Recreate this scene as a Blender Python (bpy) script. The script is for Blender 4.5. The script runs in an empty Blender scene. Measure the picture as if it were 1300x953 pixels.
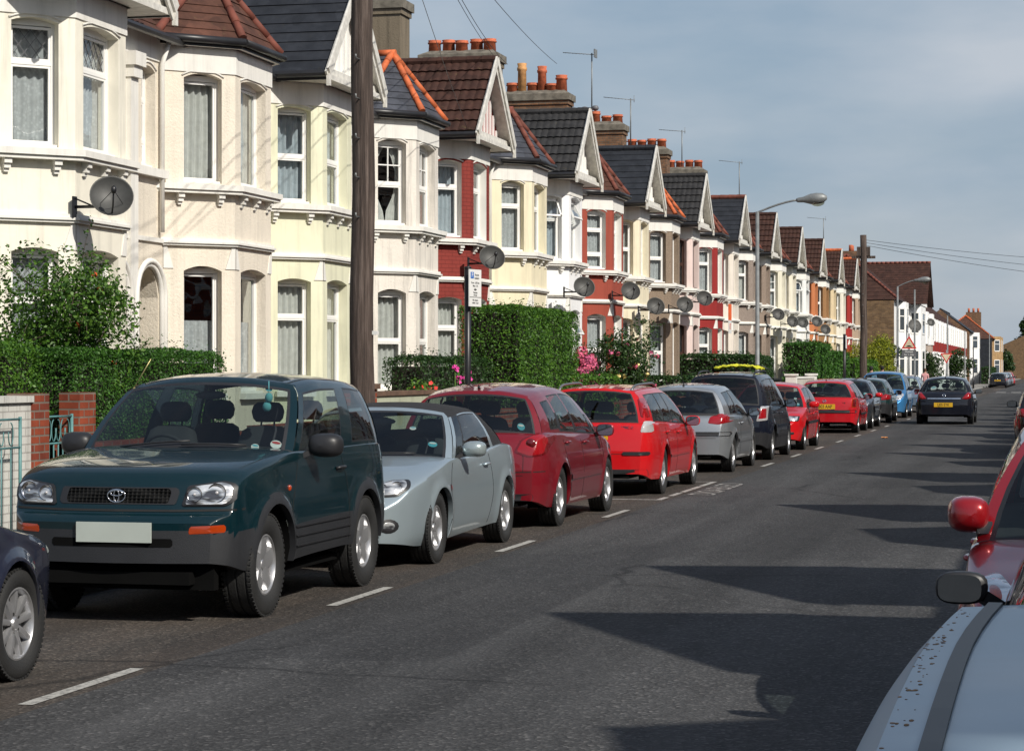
RIGHT=True; PLANTS=True; CARS=True; SUN_E=4.8; SKY_E=.10; CLOUD=1.08; EXPO=0.0
import bpy, bmesh, math, random
import numpy as np
from mathutils import Vector, Matrix
from mathutils.bvhtree import BVHTree
R = math.radians
PI = math.pi
scene = bpy.context.scene
COL = scene.collection
rng = random.Random(7)

# ------------------------------------------------------------------ helpers
class MB:
    """collects faces and builds ONE mesh object"""
    def __init__(s):
        s.v = []; s.f = []; s.m = []; s.s = []
    def add(s, vs, fs, mat=0, smooth=False):
        o = len(s.v)
        s.v.extend([tuple(p) for p in vs])
        for f in fs:
            s.f.append(tuple(i + o for i in f)); s.m.append(mat); s.s.append(smooth)
        return o
    def quad(s, a, b, c, d, mat=0, smooth=False):
        s.add([a, b, c, d], [(0, 1, 2, 3)], mat, smooth)
    def poly(s, pts, mat=0):
        s.add(pts, [tuple(range(len(pts)))], mat)
    def box(s, x0, x1, y0, y1, z0, z1, mat=0):
        s.add([(x0, y0, z0), (x1, y0, z0), (x1, y1, z0), (x0, y1, z0),
               (x0, y0, z1), (x1, y0, z1), (x1, y1, z1), (x0, y1, z1)],
              [(3, 2, 1, 0), (4, 5, 6, 7), (0, 1, 5, 4), (1, 2, 6, 5), (2, 3, 7, 6), (3, 0, 4, 7)], mat)
    def obox(s, c, ax, ay, az, mat=0):
        """oriented box: centre and three half-axis vectors"""
        c = Vector(c); ax = Vector(ax); ay = Vector(ay); az = Vector(az)
        p = [c + i * ax + j * ay + k * az for k in (-1, 1) for i, j in ((-1, -1), (1, -1), (1, 1), (-1, 1))]
        s.add(p, [(3, 2, 1, 0), (4, 5, 6, 7), (0, 1, 5, 4), (1, 2, 6, 5), (2, 3, 7, 6), (3, 0, 4, 7)], mat)
    def beam(s, p, q, w, t, up=(0, 0, 1), mat=0):
        """bar from p to q, w wide (along cross of up), t thick along up"""
        p = Vector(p); q = Vector(q); d = (q - p); L = d.length; d.normalize()
        u = Vector(up); sd = d.cross(u)
        if sd.length < 1e-6: sd = d.cross(Vector((1, 0, 0)))
        sd.normalize(); u = sd.cross(d).normalized()
        s.obox((p + q) / 2, d * L / 2, sd * w / 2, u * t / 2, mat)
    def tube(s, pts, r, n=8, mat=0, cap=True, smooth=True):
        pts = [Vector(p) for p in pts]
        rs = r if isinstance(r, (list, tuple)) else [r] * len(pts)
        prev = None; rings = []
        for i, p in enumerate(pts):
            d = (pts[min(i + 1, len(pts) - 1)] - pts[max(i - 1, 0)])
            if d.length < 1e-9: d = Vector((0, 0, 1))
            d.normalize()
            if prev is None:
                a = Vector((0, 0, 1)) if abs(d.z) < .9 else Vector((1, 0, 0))
                u = d.cross(a).normalized()
            else:
                u = (prev - d * prev.dot(d))
                u = u.normalized() if u.length > 1e-6 else d.orthogonal().normalized()
            prev = u; w = d.cross(u)
            rings.append([p + rs[i] * (math.cos(2 * PI * k / n) * u + math.sin(2 * PI * k / n) * w) for k in range(n)])
        o = len(s.v); 
        vs = [p for rg in rings for p in rg]; fs = []
        for i in range(len(pts) - 1):
            for k in range(n):
                fs.append((i * n + k, i * n + (k + 1) % n, (i + 1) * n + (k + 1) % n, (i + 1) * n + k))
        s.add(vs, fs, mat, smooth)
        if cap:
            s.f.append(tuple(o + k for k in range(n))[::-1]); s.m.append(mat); s.s.append(False)
            e = o + (len(pts) - 1) * n
            s.f.append(tuple(e + k for k in range(n))); s.m.append(mat); s.s.append(False)
    def lathe(s, prof, n=24, M=None, mat=0, smooth=True, closed=False):
        """profile (r, h) spun about local z; M maps to place. mat may be a list per segment"""
        vs = []; fs = []
        for r_, h in prof:
            for k in range(n):
                a = 2 * PI * k / n
                p = Vector((r_ * math.cos(a), r_ * math.sin(a), h))
                vs.append(M @ p if M else p)
        m = len(prof)
        for i in range(m - 1 + (1 if closed else 0)):
            j = (i + 1) % m
            ff = [(i * n + k, i * n + (k + 1) % n, j * n + (k + 1) % n, j * n + k) for k in range(n)]
            fs.append(ff)
        o = len(s.v); s.v.extend([tuple(p) for p in vs])
        for i, ff in enumerate(fs):
            mm = mat[i] if isinstance(mat, (list, tuple)) else mat
            for f in ff:
                s.f.append(tuple(o + q for q in f)); s.m.append(mm); s.s.append(smooth)
    def grid(s, P, mat=0, smooth=True, flip=False, wrap=False):
        """P[i][j] rows of points; mat int or function (i,j)"""
        n = len(P); m = len(P[0]); o = len(s.v)
        for row in P: s.v.extend([tuple(p) for p in row])
        for i in range(n - 1):
            for j in range(m - 1 + (1 if wrap else 0)):
                mm = mat(i, j) if callable(mat) else mat
                if mm is None: continue
                j2 = (j + 1) % m
                f = (o + i * m + j, o + i * m + j2, o + (i + 1) * m + j2, o + (i + 1) * m + j)
                s.f.append(f[::-1] if flip else f); s.m.append(mm); s.s.append(smooth)
    def ball(s, c, r, n=10, mat=0, sc=(1, 1, 1), M=None):
        P = []
        for i in range(n // 2 + 1):
            t = PI * i / (n // 2)
            row = []
            for k in range(n):
                a = 2 * PI * k / n
                p = Vector((r * sc[0] * math.sin(t) * math.cos(a), r * sc[1] * math.sin(t) * math.sin(a), r * sc[2] * math.cos(t)))
                if M: p = M @ p
                row.append(p + Vector(c))
            P.append(row)
        s.grid(P, mat, True, wrap=True)
    def merge(s, o, M=None, mat=None):
        k = len(s.v)
        s.v.extend([tuple(M @ Vector(p)) if M else p for p in o.v])
        s.f.extend([tuple(i + k for i in f) for f in o.f])
        s.m.extend(o.m if mat is None else [mat] * len(o.m)); s.s.extend(o.s)
    def mesh(s, name, mats, weld=0, sharp=None, recalc=False):
        me = bpy.data.meshes.new(name)
        me.from_pydata(s.v, [], s.f)
        for m in mats: me.materials.append(m)
        me.polygons.foreach_set('material_index', s.m)
        me.polygons.foreach_set('use_smooth', s.s)
        if weld or recalc:
            bm = bmesh.new(); bm.from_mesh(me)
            if weld: bmesh.ops.remove_doubles(bm, verts=bm.verts, dist=weld)
            if recalc: bmesh.ops.recalc_face_normals(bm, faces=bm.faces)
            bm.to_mesh(me); bm.free()
        if sharp: me.set_sharp_from_angle(angle=R(sharp))
        me.update()
        return me
    def build(s, name, mats, parent=None, weld=0, sharp=None, recalc=False, loc=None, label=None):
        if not isinstance(mats, (list, tuple)): mats = [mats]
        me = s.mesh(name, mats, weld, sharp, recalc)
        o = link(name, me, parent, loc)
        if label: o['label'] = label
        return o

def link(name, data, parent=None, loc=None, rotz=0):
    o = bpy.data.objects.new(name, data); COL.objects.link(o)
    if parent is not None: o.parent = parent
    if loc is not None: o.location = loc
    if rotz: o.rotation_euler.z = rotz
    return o

def tag(o, label, cat, group=None, kind=None):
    o['label'] = label
    if cat: o['category'] = cat
    if group: o['group'] = group
    if kind: o['kind'] = kind
    return o

def thing(name, label, cat, loc=(0, 0, 0), rotz=0, group=None):
    o = bpy.data.objects.new(name, None); COL.objects.link(o)
    o.empty_display_size = .2
    o.location = loc; o.rotation_euler = (0, 0, rotz)
    return tag(o, label, cat, group)

def struct(name, mb, mats, **k):
    o = mb.build(name, mats, **k); o['kind'] = 'structure'
    return o

def kids(o): return [c for c in list(o.children)]
def dup(root, loc=None, rotz=None, label=None, group=None):
    r = root.copy(); COL.objects.link(r)
    if loc is not None: r.location = loc
    if rotz is not None: r.rotation_euler = (0, 0, rotz)
    if label: r['label'] = label
    if group: r['group'] = group
    for ch in kids(root):
        c = ch.copy(); COL.objects.link(c); c.parent = r
        for g in kids(ch):
            d = g.copy(); COL.objects.link(d); d.parent = c
    return r

def text_mesh(name, body, size, mat, parent, loc, rot, depth=.001, align='CENTER', sx=1.0):
    cu = bpy.data.curves.new(name, 'FONT'); cu.body = body; cu.size = size; cu.extrude = depth
    cu.align_x = align; cu.align_y = 'CENTER'; cu.offset = size * .008
    t = bpy.data.objects.new(name + '_tmp', cu); COL.objects.link(t)
    dg = bpy.context.evaluated_depsgraph_get()
    me = bpy.data.meshes.new_from_object(t.evaluated_get(dg))
    bpy.data.objects.remove(t); bpy.data.curves.remove(cu)
    me.materials.clear(); me.materials.append(mat)
    o = link(name, me, parent); o.location = loc; o.rotation_euler = rot; o.scale = (sx, 1, 1)
    return o

def pch(pts):
    """smooth monotone interpolation through (x,y) points"""
    xs = np.array([p[0] for p in pts], float); ys = np.array([p[1] for p in pts], float)
    h = np.diff(xs); d = np.diff(ys) / h
    m = np.zeros(len(xs)); m[0] = d[0]; m[-1] = d[-1]
    for i in range(1, len(xs) - 1):
        if d[i - 1] * d[i] > 0:
            w1 = 2 * h[i] + h[i - 1]; w2 = h[i] + 2 * h[i - 1]
            m[i] = (w1 + w2) / (w1 / d[i - 1] + w2 / d[i])
    def f(x):
        if x <= xs[0]: return float(ys[0])
        if x >= xs[-1]: return float(ys[-1])
        i = int(np.searchsorted(xs, x) - 1); i = max(0, min(i, len(h) - 1))
        t = (x - xs[i]) / h[i]
        return float((2 * t**3 - 3 * t**2 + 1) * ys[i] + (t**3 - 2 * t**2 + t) * h[i] * m[i] + (-2 * t**3 + 3 * t**2) * ys[i + 1] + (t**3 - t**2) * h[i] * m[i + 1])
    return f
def lerp(a, b, t): return a + (b - a) * t
def sstep(a, b, x):
    t = max(0, min(1, (x - a) / (b - a))); return t * t * (3 - 2 * t)

# ------------------------------------------------------------------ materials
MATS = {}
def srgb(h):
    h = h.lstrip('#'); c = [int(h[i:i + 2], 16) / 255 for i in (0, 2, 4)]
    return tuple(x / 12.92 if x <= .04045 else ((x + .055) / 1.055) ** 2.4 for x in c)
def newmat(name):
    m = bpy.data.materials.new(name); m.use_nodes = True
    nt = m.node_tree; nt.nodes.clear()
    out = nt.nodes.new('ShaderNodeOutputMaterial'); b = nt.nodes.new('ShaderNodeBsdfPrincipled')
    nt.links.new(b.outputs[0], out.inputs[0])
    return m, nt, b, out
def N(nt, t, **k):
    n = nt.nodes.new(t)
    for a, v in k.items():
        if a.startswith('i_'):
            n.inputs[a[2:].replace('_', ' ')].default_value = v
        else: setattr(n, a, v)
    return n
def ramp(nt, src, stops):
    r = nt.nodes.new('ShaderNodeValToRGB'); e = r.color_ramp.elements
    e[0].position, e[0].color = stops[0][0], (*stops[0][1], 1)
    e[1].position, e[1].color = stops[-1][0], (*stops[-1][1], 1)
    for p, c in stops[1:-1]:
        x = e.new(p); x.color = (*c, 1)
    nt.links.new(src, r.inputs[0]); return r
def mul(c, k): return tuple(min(1, x * k) for x in c)
def coords(nt, kind='Object', scale=(1, 1, 1)):
    t = nt.nodes.new('ShaderNodeTexCoord'); mp = nt.nodes.new('ShaderNodeMapping'); mp.inputs['Scale'].default_value = scale
    nt.links.new(t.outputs[kind], mp.inputs[0]); return mp.outputs[0]
def bump(nt, b, h, strength=.3, dist=.01):
    n = nt.nodes.new('ShaderNodeBump'); n.inputs['Strength'].default_value = strength; n.inputs['Distance'].default_value = dist
    nt.links.new(h, n.inputs['Height']); nt.links.new(n.outputs[0], b.inputs['Normal']); return n

def plain(name, col, rough=.6, metal=0, var=.12, scale=6, spec=.5, coat=0, bmp=0, bscale=60):
    if name in MATS: return MATS[name]
    m, nt, b, out = newmat(name)
    b.inputs['Roughness'].default_value = rough; b.inputs['Metallic'].default_value = metal
    b.inputs['Specular IOR Level'].default_value = spec; b.inputs['Coat Weight'].default_value = coat
    c = coords(nt)
    n = N(nt, 'ShaderNodeTexNoise', i_Scale=scale, i_Detail=4.0)
    nt.links.new(c, n.inputs['Vector'])
    r = ramp(nt, n.outputs[0], [(.3, mul(col, 1 - var)), (.7, mul(col, 1 + var))])
    nt.links.new(r.outputs[0], b.inputs['Base Color'])
    if bmp:
        n2 = N(nt, 'ShaderNodeTexNoise', i_Scale=bscale, i_Detail=3.0)
        nt.links.new(c, n2.inputs['Vector']); bump(nt, b, n2.outputs[0], bmp, .01)
    MATS[name] = m; return m

def render_mat(name, col, kind='smooth', dirt=.5):
    """painted render / pebbledash / painted brick on house walls, with streaky dirt"""
    if name in MATS: return MATS[name]
    m, nt, b, out = newmat(name)
    b.inputs['Roughness'].default_value = .75; b.inputs['Specular IOR Level'].default_value = .25
    g = coords(nt, 'Object')
    n = N(nt, 'ShaderNodeTexNoise', i_Scale=1.3, i_Detail=6.0, i_Roughness=.65)
    nt.links.new(g, n.inputs['Vector'])
    r = ramp(nt, n.outputs[0], [(.35, mul(col, .9)), (.6, col)])
    st = coords(nt, 'Object', (7, 7, .45))
    n2 = N(nt, 'ShaderNodeTexNoise', i_Scale=1.0, i_Detail=5.0, i_Roughness=.7)
    nt.links.new(st, n2.inputs['Vector'])
    sr = ramp(nt, n2.outputs[0], [(.50, (0, 0, 0)), (.74, (dirt, dirt, dirt))])
    mx = nt.nodes.new('ShaderNodeMixRGB'); mx.blend_type = 'MIX'
    nt.links.new(sr.outputs[0], mx.inputs[0]); nt.links.new(r.outputs[0], mx.inputs[1]); mx.inputs[2].default_value = (*mul(col, .48), 1)
    last = mx.outputs[0]
    if kind == 'pebble':
        v = N(nt, 'ShaderNodeTexVoronoi', i_Scale=55.0); nt.links.new(g, v.inputs['Vector'])
        sp = nt.nodes.new('ShaderNodeMixRGB'); sp.blend_type = 'MULTIPLY'; sp.inputs[0].default_value = .55
        rr = ramp(nt, v.outputs['Color'], [(0.1, (.45, .42, .4)), (.9, (1, 1, 1))])
        nt.links.new(last, sp.inputs[1]); nt.links.new(rr.outputs[0], sp.inputs[2]); last = sp.outputs[0]
        bump(nt, b, v.outputs['Distance'], .8, .012)
    elif kind == 'brick':
        bw = brick_vec(nt)
        bt = N(nt, 'ShaderNodeTexBrick', i_Scale=1.0); bt.inputs['Brick Width'].default_value = .225; bt.inputs['Row Height'].default_value = .075
        bt.inputs['Mortar Size'].default_value = .008; bt.inputs['Mortar Smooth'].default_value = .3
        nt.links.new(bw, bt.inputs['Vector'])
        mm = nt.nodes.new('ShaderNodeMixRGB'); mm.blend_type = 'MULTIPLY'; mm.inputs[2].default_value = (.72, .7, .7, 1)
        nt.links.new(bt.outputs['Fac'], mm.inputs[0]); nt.links.new(last, mm.inputs[1]); last = mm.outputs[0]
        iv = N(nt, 'ShaderNodeMath', operation='SUBTRACT'); iv.inputs[0].default_value = 1; nt.links.new(bt.outputs['Fac'], iv.inputs[1])
        bump(nt, b, iv.outputs[0], .5, .008)
    else:
        n3 = N(nt, 'ShaderNodeTexNoise', i_Scale=28.0 if kind == 'rough' else 9.0, i_Detail=6.0, i_Roughness=.7)
        nt.links.new(g, n3.inputs['Vector']); bump(nt, b, n3.outputs[0], .6 if kind == 'rough' else .25, .02 if kind == 'rough' else .01)
    nt.links.new(last, b.inputs['Base Color'])
    MATS[name] = m; return m

def brick_vec(nt):
    """object-space vector (along wall, up) for any vertical wall"""
    t = nt.nodes.new('ShaderNodeTexCoord'); s = nt.nodes.new('ShaderNodeSeparateXYZ'); nt.links.new(t.outputs['Object'], s.inputs[0])
    a = N(nt, 'ShaderNodeMath', operation='ADD'); nt.links.new(s.outputs[0], a.inputs[0]); nt.links.new(s.outputs[1], a.inputs[1])
    c = nt.nodes.new('ShaderNodeCombineXYZ'); nt.links.new(a.outputs[0], c.inputs[0]); nt.links.new(s.outputs[2], c.inputs[1])
    return c.outputs[0]

def brick_mat(name, c1, c2, mortar=(.32, .3, .27), bw=.225, rh=.075):
    if name in MATS: return MATS[name]
    m, nt, b, out = newmat(name); b.inputs['Roughness'].default_value = .85; b.inputs['Specular IOR Level'].default_value = .2
    v = brick_vec(nt)
    bt = N(nt, 'ShaderNodeTexBrick', i_Scale=1.0); bt.inputs['Brick Width'].default_value = bw; bt.inputs['Row Height'].default_value = rh
    bt.inputs['Mortar Size'].default_value = .009; bt.inputs['Mortar Smooth'].default_value = .2; bt.inputs['Bias'].default_value = -.1
    bt.inputs['Color1'].default_value = (*c1, 1); bt.inputs['Color2'].default_value = (*c2, 1); bt.inputs['Mortar'].default_value = (*mortar, 1)
    nt.links.new(v, bt.inputs['Vector'])
    n = N(nt, 'ShaderNodeTexNoise', i_Scale=3.0, i_Detail=6.0, i_Roughness=.7); nt.links.new(coords(nt), n.inputs['Vector'])
    mm = nt.nodes.new('ShaderNodeMixRGB'); mm.blend_type = 'MULTIPLY'; mm.inputs[0].default_value = .8
    r = ramp(nt, n.outputs[0], [(.3, (.45, .45, .45)), (.65, (1.0, 1.0, 1.0))])
    nt.links.new(bt.outputs['Color'], mm.inputs[1]); nt.links.new(r.outputs[0], mm.inputs[2]); nt.links.new(mm.outputs[0], b.inputs['Base Color'])
    iv = N(nt, 'ShaderNodeMath', operation='SUBTRACT'); iv.inputs[0].default_value = 1; nt.links.new(bt.outputs['Fac'], iv.inputs[1])
    bump(nt, b, iv.outputs[0], .6, .01)
    MATS[name] = m; return m

def tile_mat(name, col, var=.3, moss=.0, rough=.8):
    """roof tiles: geometry gives the courses, the material gives each patch of tiles its own tone"""
    if name in MATS: return MATS[name]
    m, nt, b, out = newmat(name); b.inputs['Roughness'].default_value = rough; b.inputs['Specular IOR Level'].default_value = .3
    c = coords(nt, 'Object', (3.4, 3.4, 4.2))
    v = N(nt, 'ShaderNodeTexVoronoi', i_Scale=1.0); nt.links.new(c, v.inputs['Vector'])
    n = N(nt, 'ShaderNodeTexNoise', i_Scale=5.0, i_Detail=8.0, i_Roughness=.7); nt.links.new(coords(nt), n.inputs['Vector'])
    r = ramp(nt, v.outputs['Color'], [(0, mul(col, 1 - var)), (1, mul(col, 1 + var))])
    mm = nt.nodes.new('ShaderNodeMixRGB'); mm.blend_type = 'MULTIPLY'; mm.inputs[0].default_value = .9
    r2 = ramp(nt, n.outputs[0], [(.3, (.55, .55, .55)), (.7, (1.25, 1.22, 1.18))])
    nt.links.new(r.outputs[0], mm.inputs[1]); nt.links.new(r2.outputs[0], mm.inputs[2]); last = mm.outputs[0]
    if moss:
        n4 = N(nt, 'ShaderNodeTexNoise', i_Scale=7.0, i_Detail=7.0, i_Roughness=.75); nt.links.new(coords(nt), n4.inputs['Vector'])
        rm = ramp(nt, n4.outputs[0], [(.6, (0, 0, 0)), (.72, (moss, moss, moss))])
        m2 = nt.nodes.new('ShaderNodeMixRGB'); nt.links.new(rm.outputs[0], m2.inputs[0]); nt.links.new(last, m2.inputs[1]); m2.inputs[2].default_value = (.16, .13, .05, 1); last = m2.outputs[0]
    nt.links.new(last, b.inputs['Base Color'])
    n3 = N(nt, 'ShaderNodeTexNoise', i_Scale=70.0, i_Detail=3.0); nt.links.new(coords(nt), n3.inputs['Vector']); bump(nt, b, n3.outputs[0], .35, .01)
    MATS[name] = m; return m

def glass_mat(name, tint=(.55, .6, .6), refl=1.0, base=.06, rough=.02, wobble=0.0, blend=.35):
    """thin pane: tinted see-through plus mirror reflection that grows at grazing angles"""
    if name in MATS: return MATS[name]
    m = bpy.data.materials.new(name); m.use_nodes = True; nt = m.node_tree; nt.nodes.clear()
    out = nt.nodes.new('ShaderNodeOutputMaterial'); tr = nt.nodes.new('ShaderNodeBsdfTransparent'); gl = nt.nodes.new('ShaderNodeBsdfGlossy')
    mx = nt.nodes.new('ShaderNodeMixShader'); lw = nt.nodes.new('ShaderNodeLayerWeight'); lw.inputs['Blend'].default_value = blend
    tr.inputs[0].default_value = (*tint, 1); gl.inputs[0].default_value = (refl, refl, refl, 1); gl.inputs['Roughness'].default_value = rough
    pw = N(nt, 'ShaderNodeMath', operation='POWER'); pw.inputs[1].default_value = 4.5; lw.inputs['Blend'].default_value = .5
    mr = nt.nodes.new('ShaderNodeMapRange'); mr.inputs['To Min'].default_value = base; mr.inputs['To Max'].default_value = .95
    nt.links.new(lw.outputs['Facing'], pw.inputs[0]); nt.links.new(pw.outputs[0], mr.inputs[0]); nt.links.new(mr.outputs[0], mx.inputs[0])
    if wobble:
        n = N(nt, 'ShaderNodeTexNoise', i_Scale=1.7, i_Detail=1.0); nt.links.new(coords(nt), n.inputs['Vector'])
        b = nt.nodes.new('ShaderNodeBump'); b.inputs['Strength'].default_value = wobble; b.inputs['Distance'].default_value = .05
        nt.links.new(n.outputs[0], b.inputs['Height']); nt.links.new(b.outputs[0], gl.inputs['Normal'])
    nt.links.new(tr.outputs[0], mx.inputs[1]); nt.links.new(gl.outputs[0], mx.inputs[2]); nt.links.new(mx.outputs[0], out.inputs[0])
    MATS[name] = m; return m

def curtain_mat(name, col, pattern=0.0, trans=.35):
    if name in MATS: return MATS[name]
    m, nt, b, out = newmat(name); b.inputs['Roughness'].default_value = .9; b.inputs['Specular IOR Level'].default_value = .1
    c = coords(nt)
    n = N(nt, 'ShaderNodeTexNoise', i_Scale=9.0, i_Detail=3.0); nt.links.new(c, n.inputs['Vector'])
    r = ramp(nt, n.outputs[0], [(.3, mul(col, .85)), (.7, mul(col, 1.05))]); last = r.outputs[0]
    if pattern:
        v = N(nt, 'ShaderNodeTexVoronoi', i_Scale=22.0); nt.links.new(c, v.inputs['Vector'])
        rr = ramp(nt, v.outputs['Distance'], [(.25, (1, 1, 1)), (.5, (1 - pattern,) * 3)])
        mm = nt.nodes.new('ShaderNodeMixRGB'); mm.blend_type = 'MULTIPLY'; mm.inputs[0].default_value = 1
        nt.links.new(last, mm.inputs[1]); nt.links.new(rr.outputs[0], mm.inputs[2]); last = mm.outputs[0]
    nt.links.new(last, b.inputs['Base Color'])
    t = nt.nodes.new('ShaderNodeBsdfTranslucent'); nt.links.new(last, t.inputs[0])
    mx = nt.nodes.new('ShaderNodeMixShader'); mx.inputs[0].default_value = trans
    nt.links.new(b.outputs[0], mx.inputs[1]); nt.links.new(t.outputs[0], mx.inputs[2]); nt.links.new(mx.outputs[0], out.inputs[0])
    MATS[name] = m; return m

def leaf_mat(name, c1, c2, trans=.25, rough=.5):
    """leaf cards: every leaf has its own tone"""
    if name in MATS: return MATS[name]
    m, nt, b, out = newmat(name); b.inputs['Roughness'].default_value = rough; b.inputs['Specular IOR Level'].default_value = .35
    g = nt.nodes.new('ShaderNodeNewGeometry')
    r = ramp(nt, g.outputs['Random Per Island'], [(0, c1), (1, c2)])
    nt.links.new(r.outputs[0], b.inputs['Base Color'])
    t = nt.nodes.new('ShaderNodeBsdfTranslucent'); nt.links.new(r.outputs[0], t.inputs[0])
    mx = nt.nodes.new('ShaderNodeMixShader'); mx.inputs[0].default_value = trans
    nt.links.new(b.outputs[0], mx.inputs[1]); nt.links.new(t.outputs[0], mx.inputs[2]); nt.links.new(mx.outputs[0], out.inputs[0])
    MATS[name] = m; return m

def paint_mat(name, col, metal=.0, flake=0, rough=.32, dust=.25):
    """car paint under clear coat with a little dust"""
    if name in MATS: return MATS[name]
    m, nt, b, out = newmat(name)
    b.inputs['Metallic'].default_value = metal; b.inputs['Roughness'].default_value = rough
    b.inputs['Coat Weight'].default_value = 1.0; b.inputs['Specular IOR Level'].default_value = .12 if not metal else .4
    c = coords(nt)
    n = N(nt, 'ShaderNodeTexNoise', i_Scale=2.5, i_Detail=8.0, i_Roughness=.7); nt.links.new(c, n.inputs['Vector'])
    dst = tuple(lerp(x, y, .5) for x, y in zip(col, (.22, .2, .17)))
    r = ramp(nt, n.outputs[0], [(.45, col), (.8, tuple(lerp(x, y, dust) for x, y in zip(col, dst)))])
    nt.links.new(r.outputs[0], b.inputs['Base Color'])
    rr = N(nt, 'ShaderNodeMapRange'); rr.inputs['To Min'].default_value = .02; rr.inputs['To Max'].default_value = .06
    nt.links.new(n.outputs[0], rr.inputs[0]); nt.links.new(rr.outputs[0], b.inputs['Coat Roughness'])
    n2 = N(nt, 'ShaderNodeTexNoise', i_Scale=1.6, i_Detail=1.0); nt.links.new(c, n2.inputs['Vector'])
    bp = nt.nodes.new('ShaderNodeBump'); bp.inputs['Strength'].default_value = .04; bp.inputs['Distance'].default_value = .02
    nt.links.new(n2.outputs[0], bp.inputs['Height']); nt.links.new(bp.outputs[0], b.inputs['Coat Normal'])
    MATS[name] = m; return m
# ------------------------------------------------------------------ houses
WHITE = plain('white_gloss_paint', (.80, .79, .76), .4, var=.06, scale=2)
STONEW = render_mat('white_painted_stone', (.76, .74, .69), 'smooth', .35)
GUTTER = plain('black_gutter', (.02, .02, .022), .4)
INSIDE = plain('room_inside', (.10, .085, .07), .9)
LEAD = plain('lead_flashing', (.12, .12, .13), .5)
HGLASS = glass_mat('window_glass', (.80, .84, .85), .9, .13, .01, .25)
NET = curtain_mat('net_curtain', (.84, .85, .84), .16, .25)
DRAPE = curtain_mat('pale_drape', (.82, .80, .74), .0, .2)
BLUEDRAPE = curtain_mat('blue_grey_drape', (.62, .68, .72), .0, .2)
BARGE = plain('weathered_white_board', (.60, .58, .53), .6, var=.2, scale=9)
WOODF = plain('dark_brown_frame', (.05, .022, .015), .4)
DOORM = [plain('door_white', (.7, .7, .68), .4), plain('door_green', (.03, .09, .05), .35), plain('door_red', (.3, .03, .02), .35), plain('door_brown', (.1, .045, .02), .4)]
POT = plain('terracotta_pot', (.42, .105, .045), .8, var=.35, scale=9)
POTY = plain('buff_pot', (.50, .26, .10), .8, var=.3, scale=9)
CEMENT = plain('cement', (.14, .125, .10), .9, var=.45, scale=5, bmp=.5, bscale=30)
STACKB = brick_mat('sooty_stock_brick', (.27, .14, .075), (.15, .085, .05), (.13, .12, .1))
STACKR = render_mat('weathered_stack_render', (.19, .155, .11), 'rough', .9)

def panel(mb, p0, p1, z0, z1, op=None, depth=.20, mw=0, mr=1, n=10):
    """wall face from p0 to p1 (plan), one opening (a,b,c,d,rise) with reveals"""
    p0 = Vector((*p0, 0)); p1 = Vector((*p1, 0)); d = p1 - p0; L = d.length; d /= L
    nrm = Vector((d.y, -d.x, 0))
    P = lambda a, z, k=0: p0 + d * a - nrm * k + Vector((0, 0, z))
    if not op:
        mb.quad(P(0, z0), P(L, z0), P(L, z1), P(0, z1), mw); return
    a, b, c, e, rise = op
    mb.quad(P(0, z0), P(a, z0), P(a, z1), P(0, z1), mw)
    mb.quad(P(b, z0), P(L, z0), P(L, z1), P(b, z1), mw)
    mb.quad(P(a, z0), P(b, z0), P(b, c), P(a, c), mw)
    arc = []
    for i in range(n + 1):
        t = i / n
        zz = e + (rise * (1 - (2 * t - 1) ** 2) if rise < .3 else rise * math.sqrt(max(0, 1 - (2 * t - 1) ** 2)))
        arc.append((lerp(a, b, t), zz))
    for i in range(n):
        (xa, za), (xb, zb) = arc[i], arc[i + 1]
        mb.quad(P(xa, za), P(xb, zb), P(xb, z1), P(xa, z1), mw)
        mb.quad(P(xb, zb), P(xa, za), P(xa, za, depth), P(xb, zb, depth), mr)
    mb.quad(P(a, c), P(a, e), P(a, e, depth), P(a, c, depth), mr)
    mb.quad(P(b, e), P(b, c), P(b, c, depth), P(b, e, depth), mr)
    mb.quad(P(b, c), P(a, c), P(a, c, depth), P(b, c, depth), mr)

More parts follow.
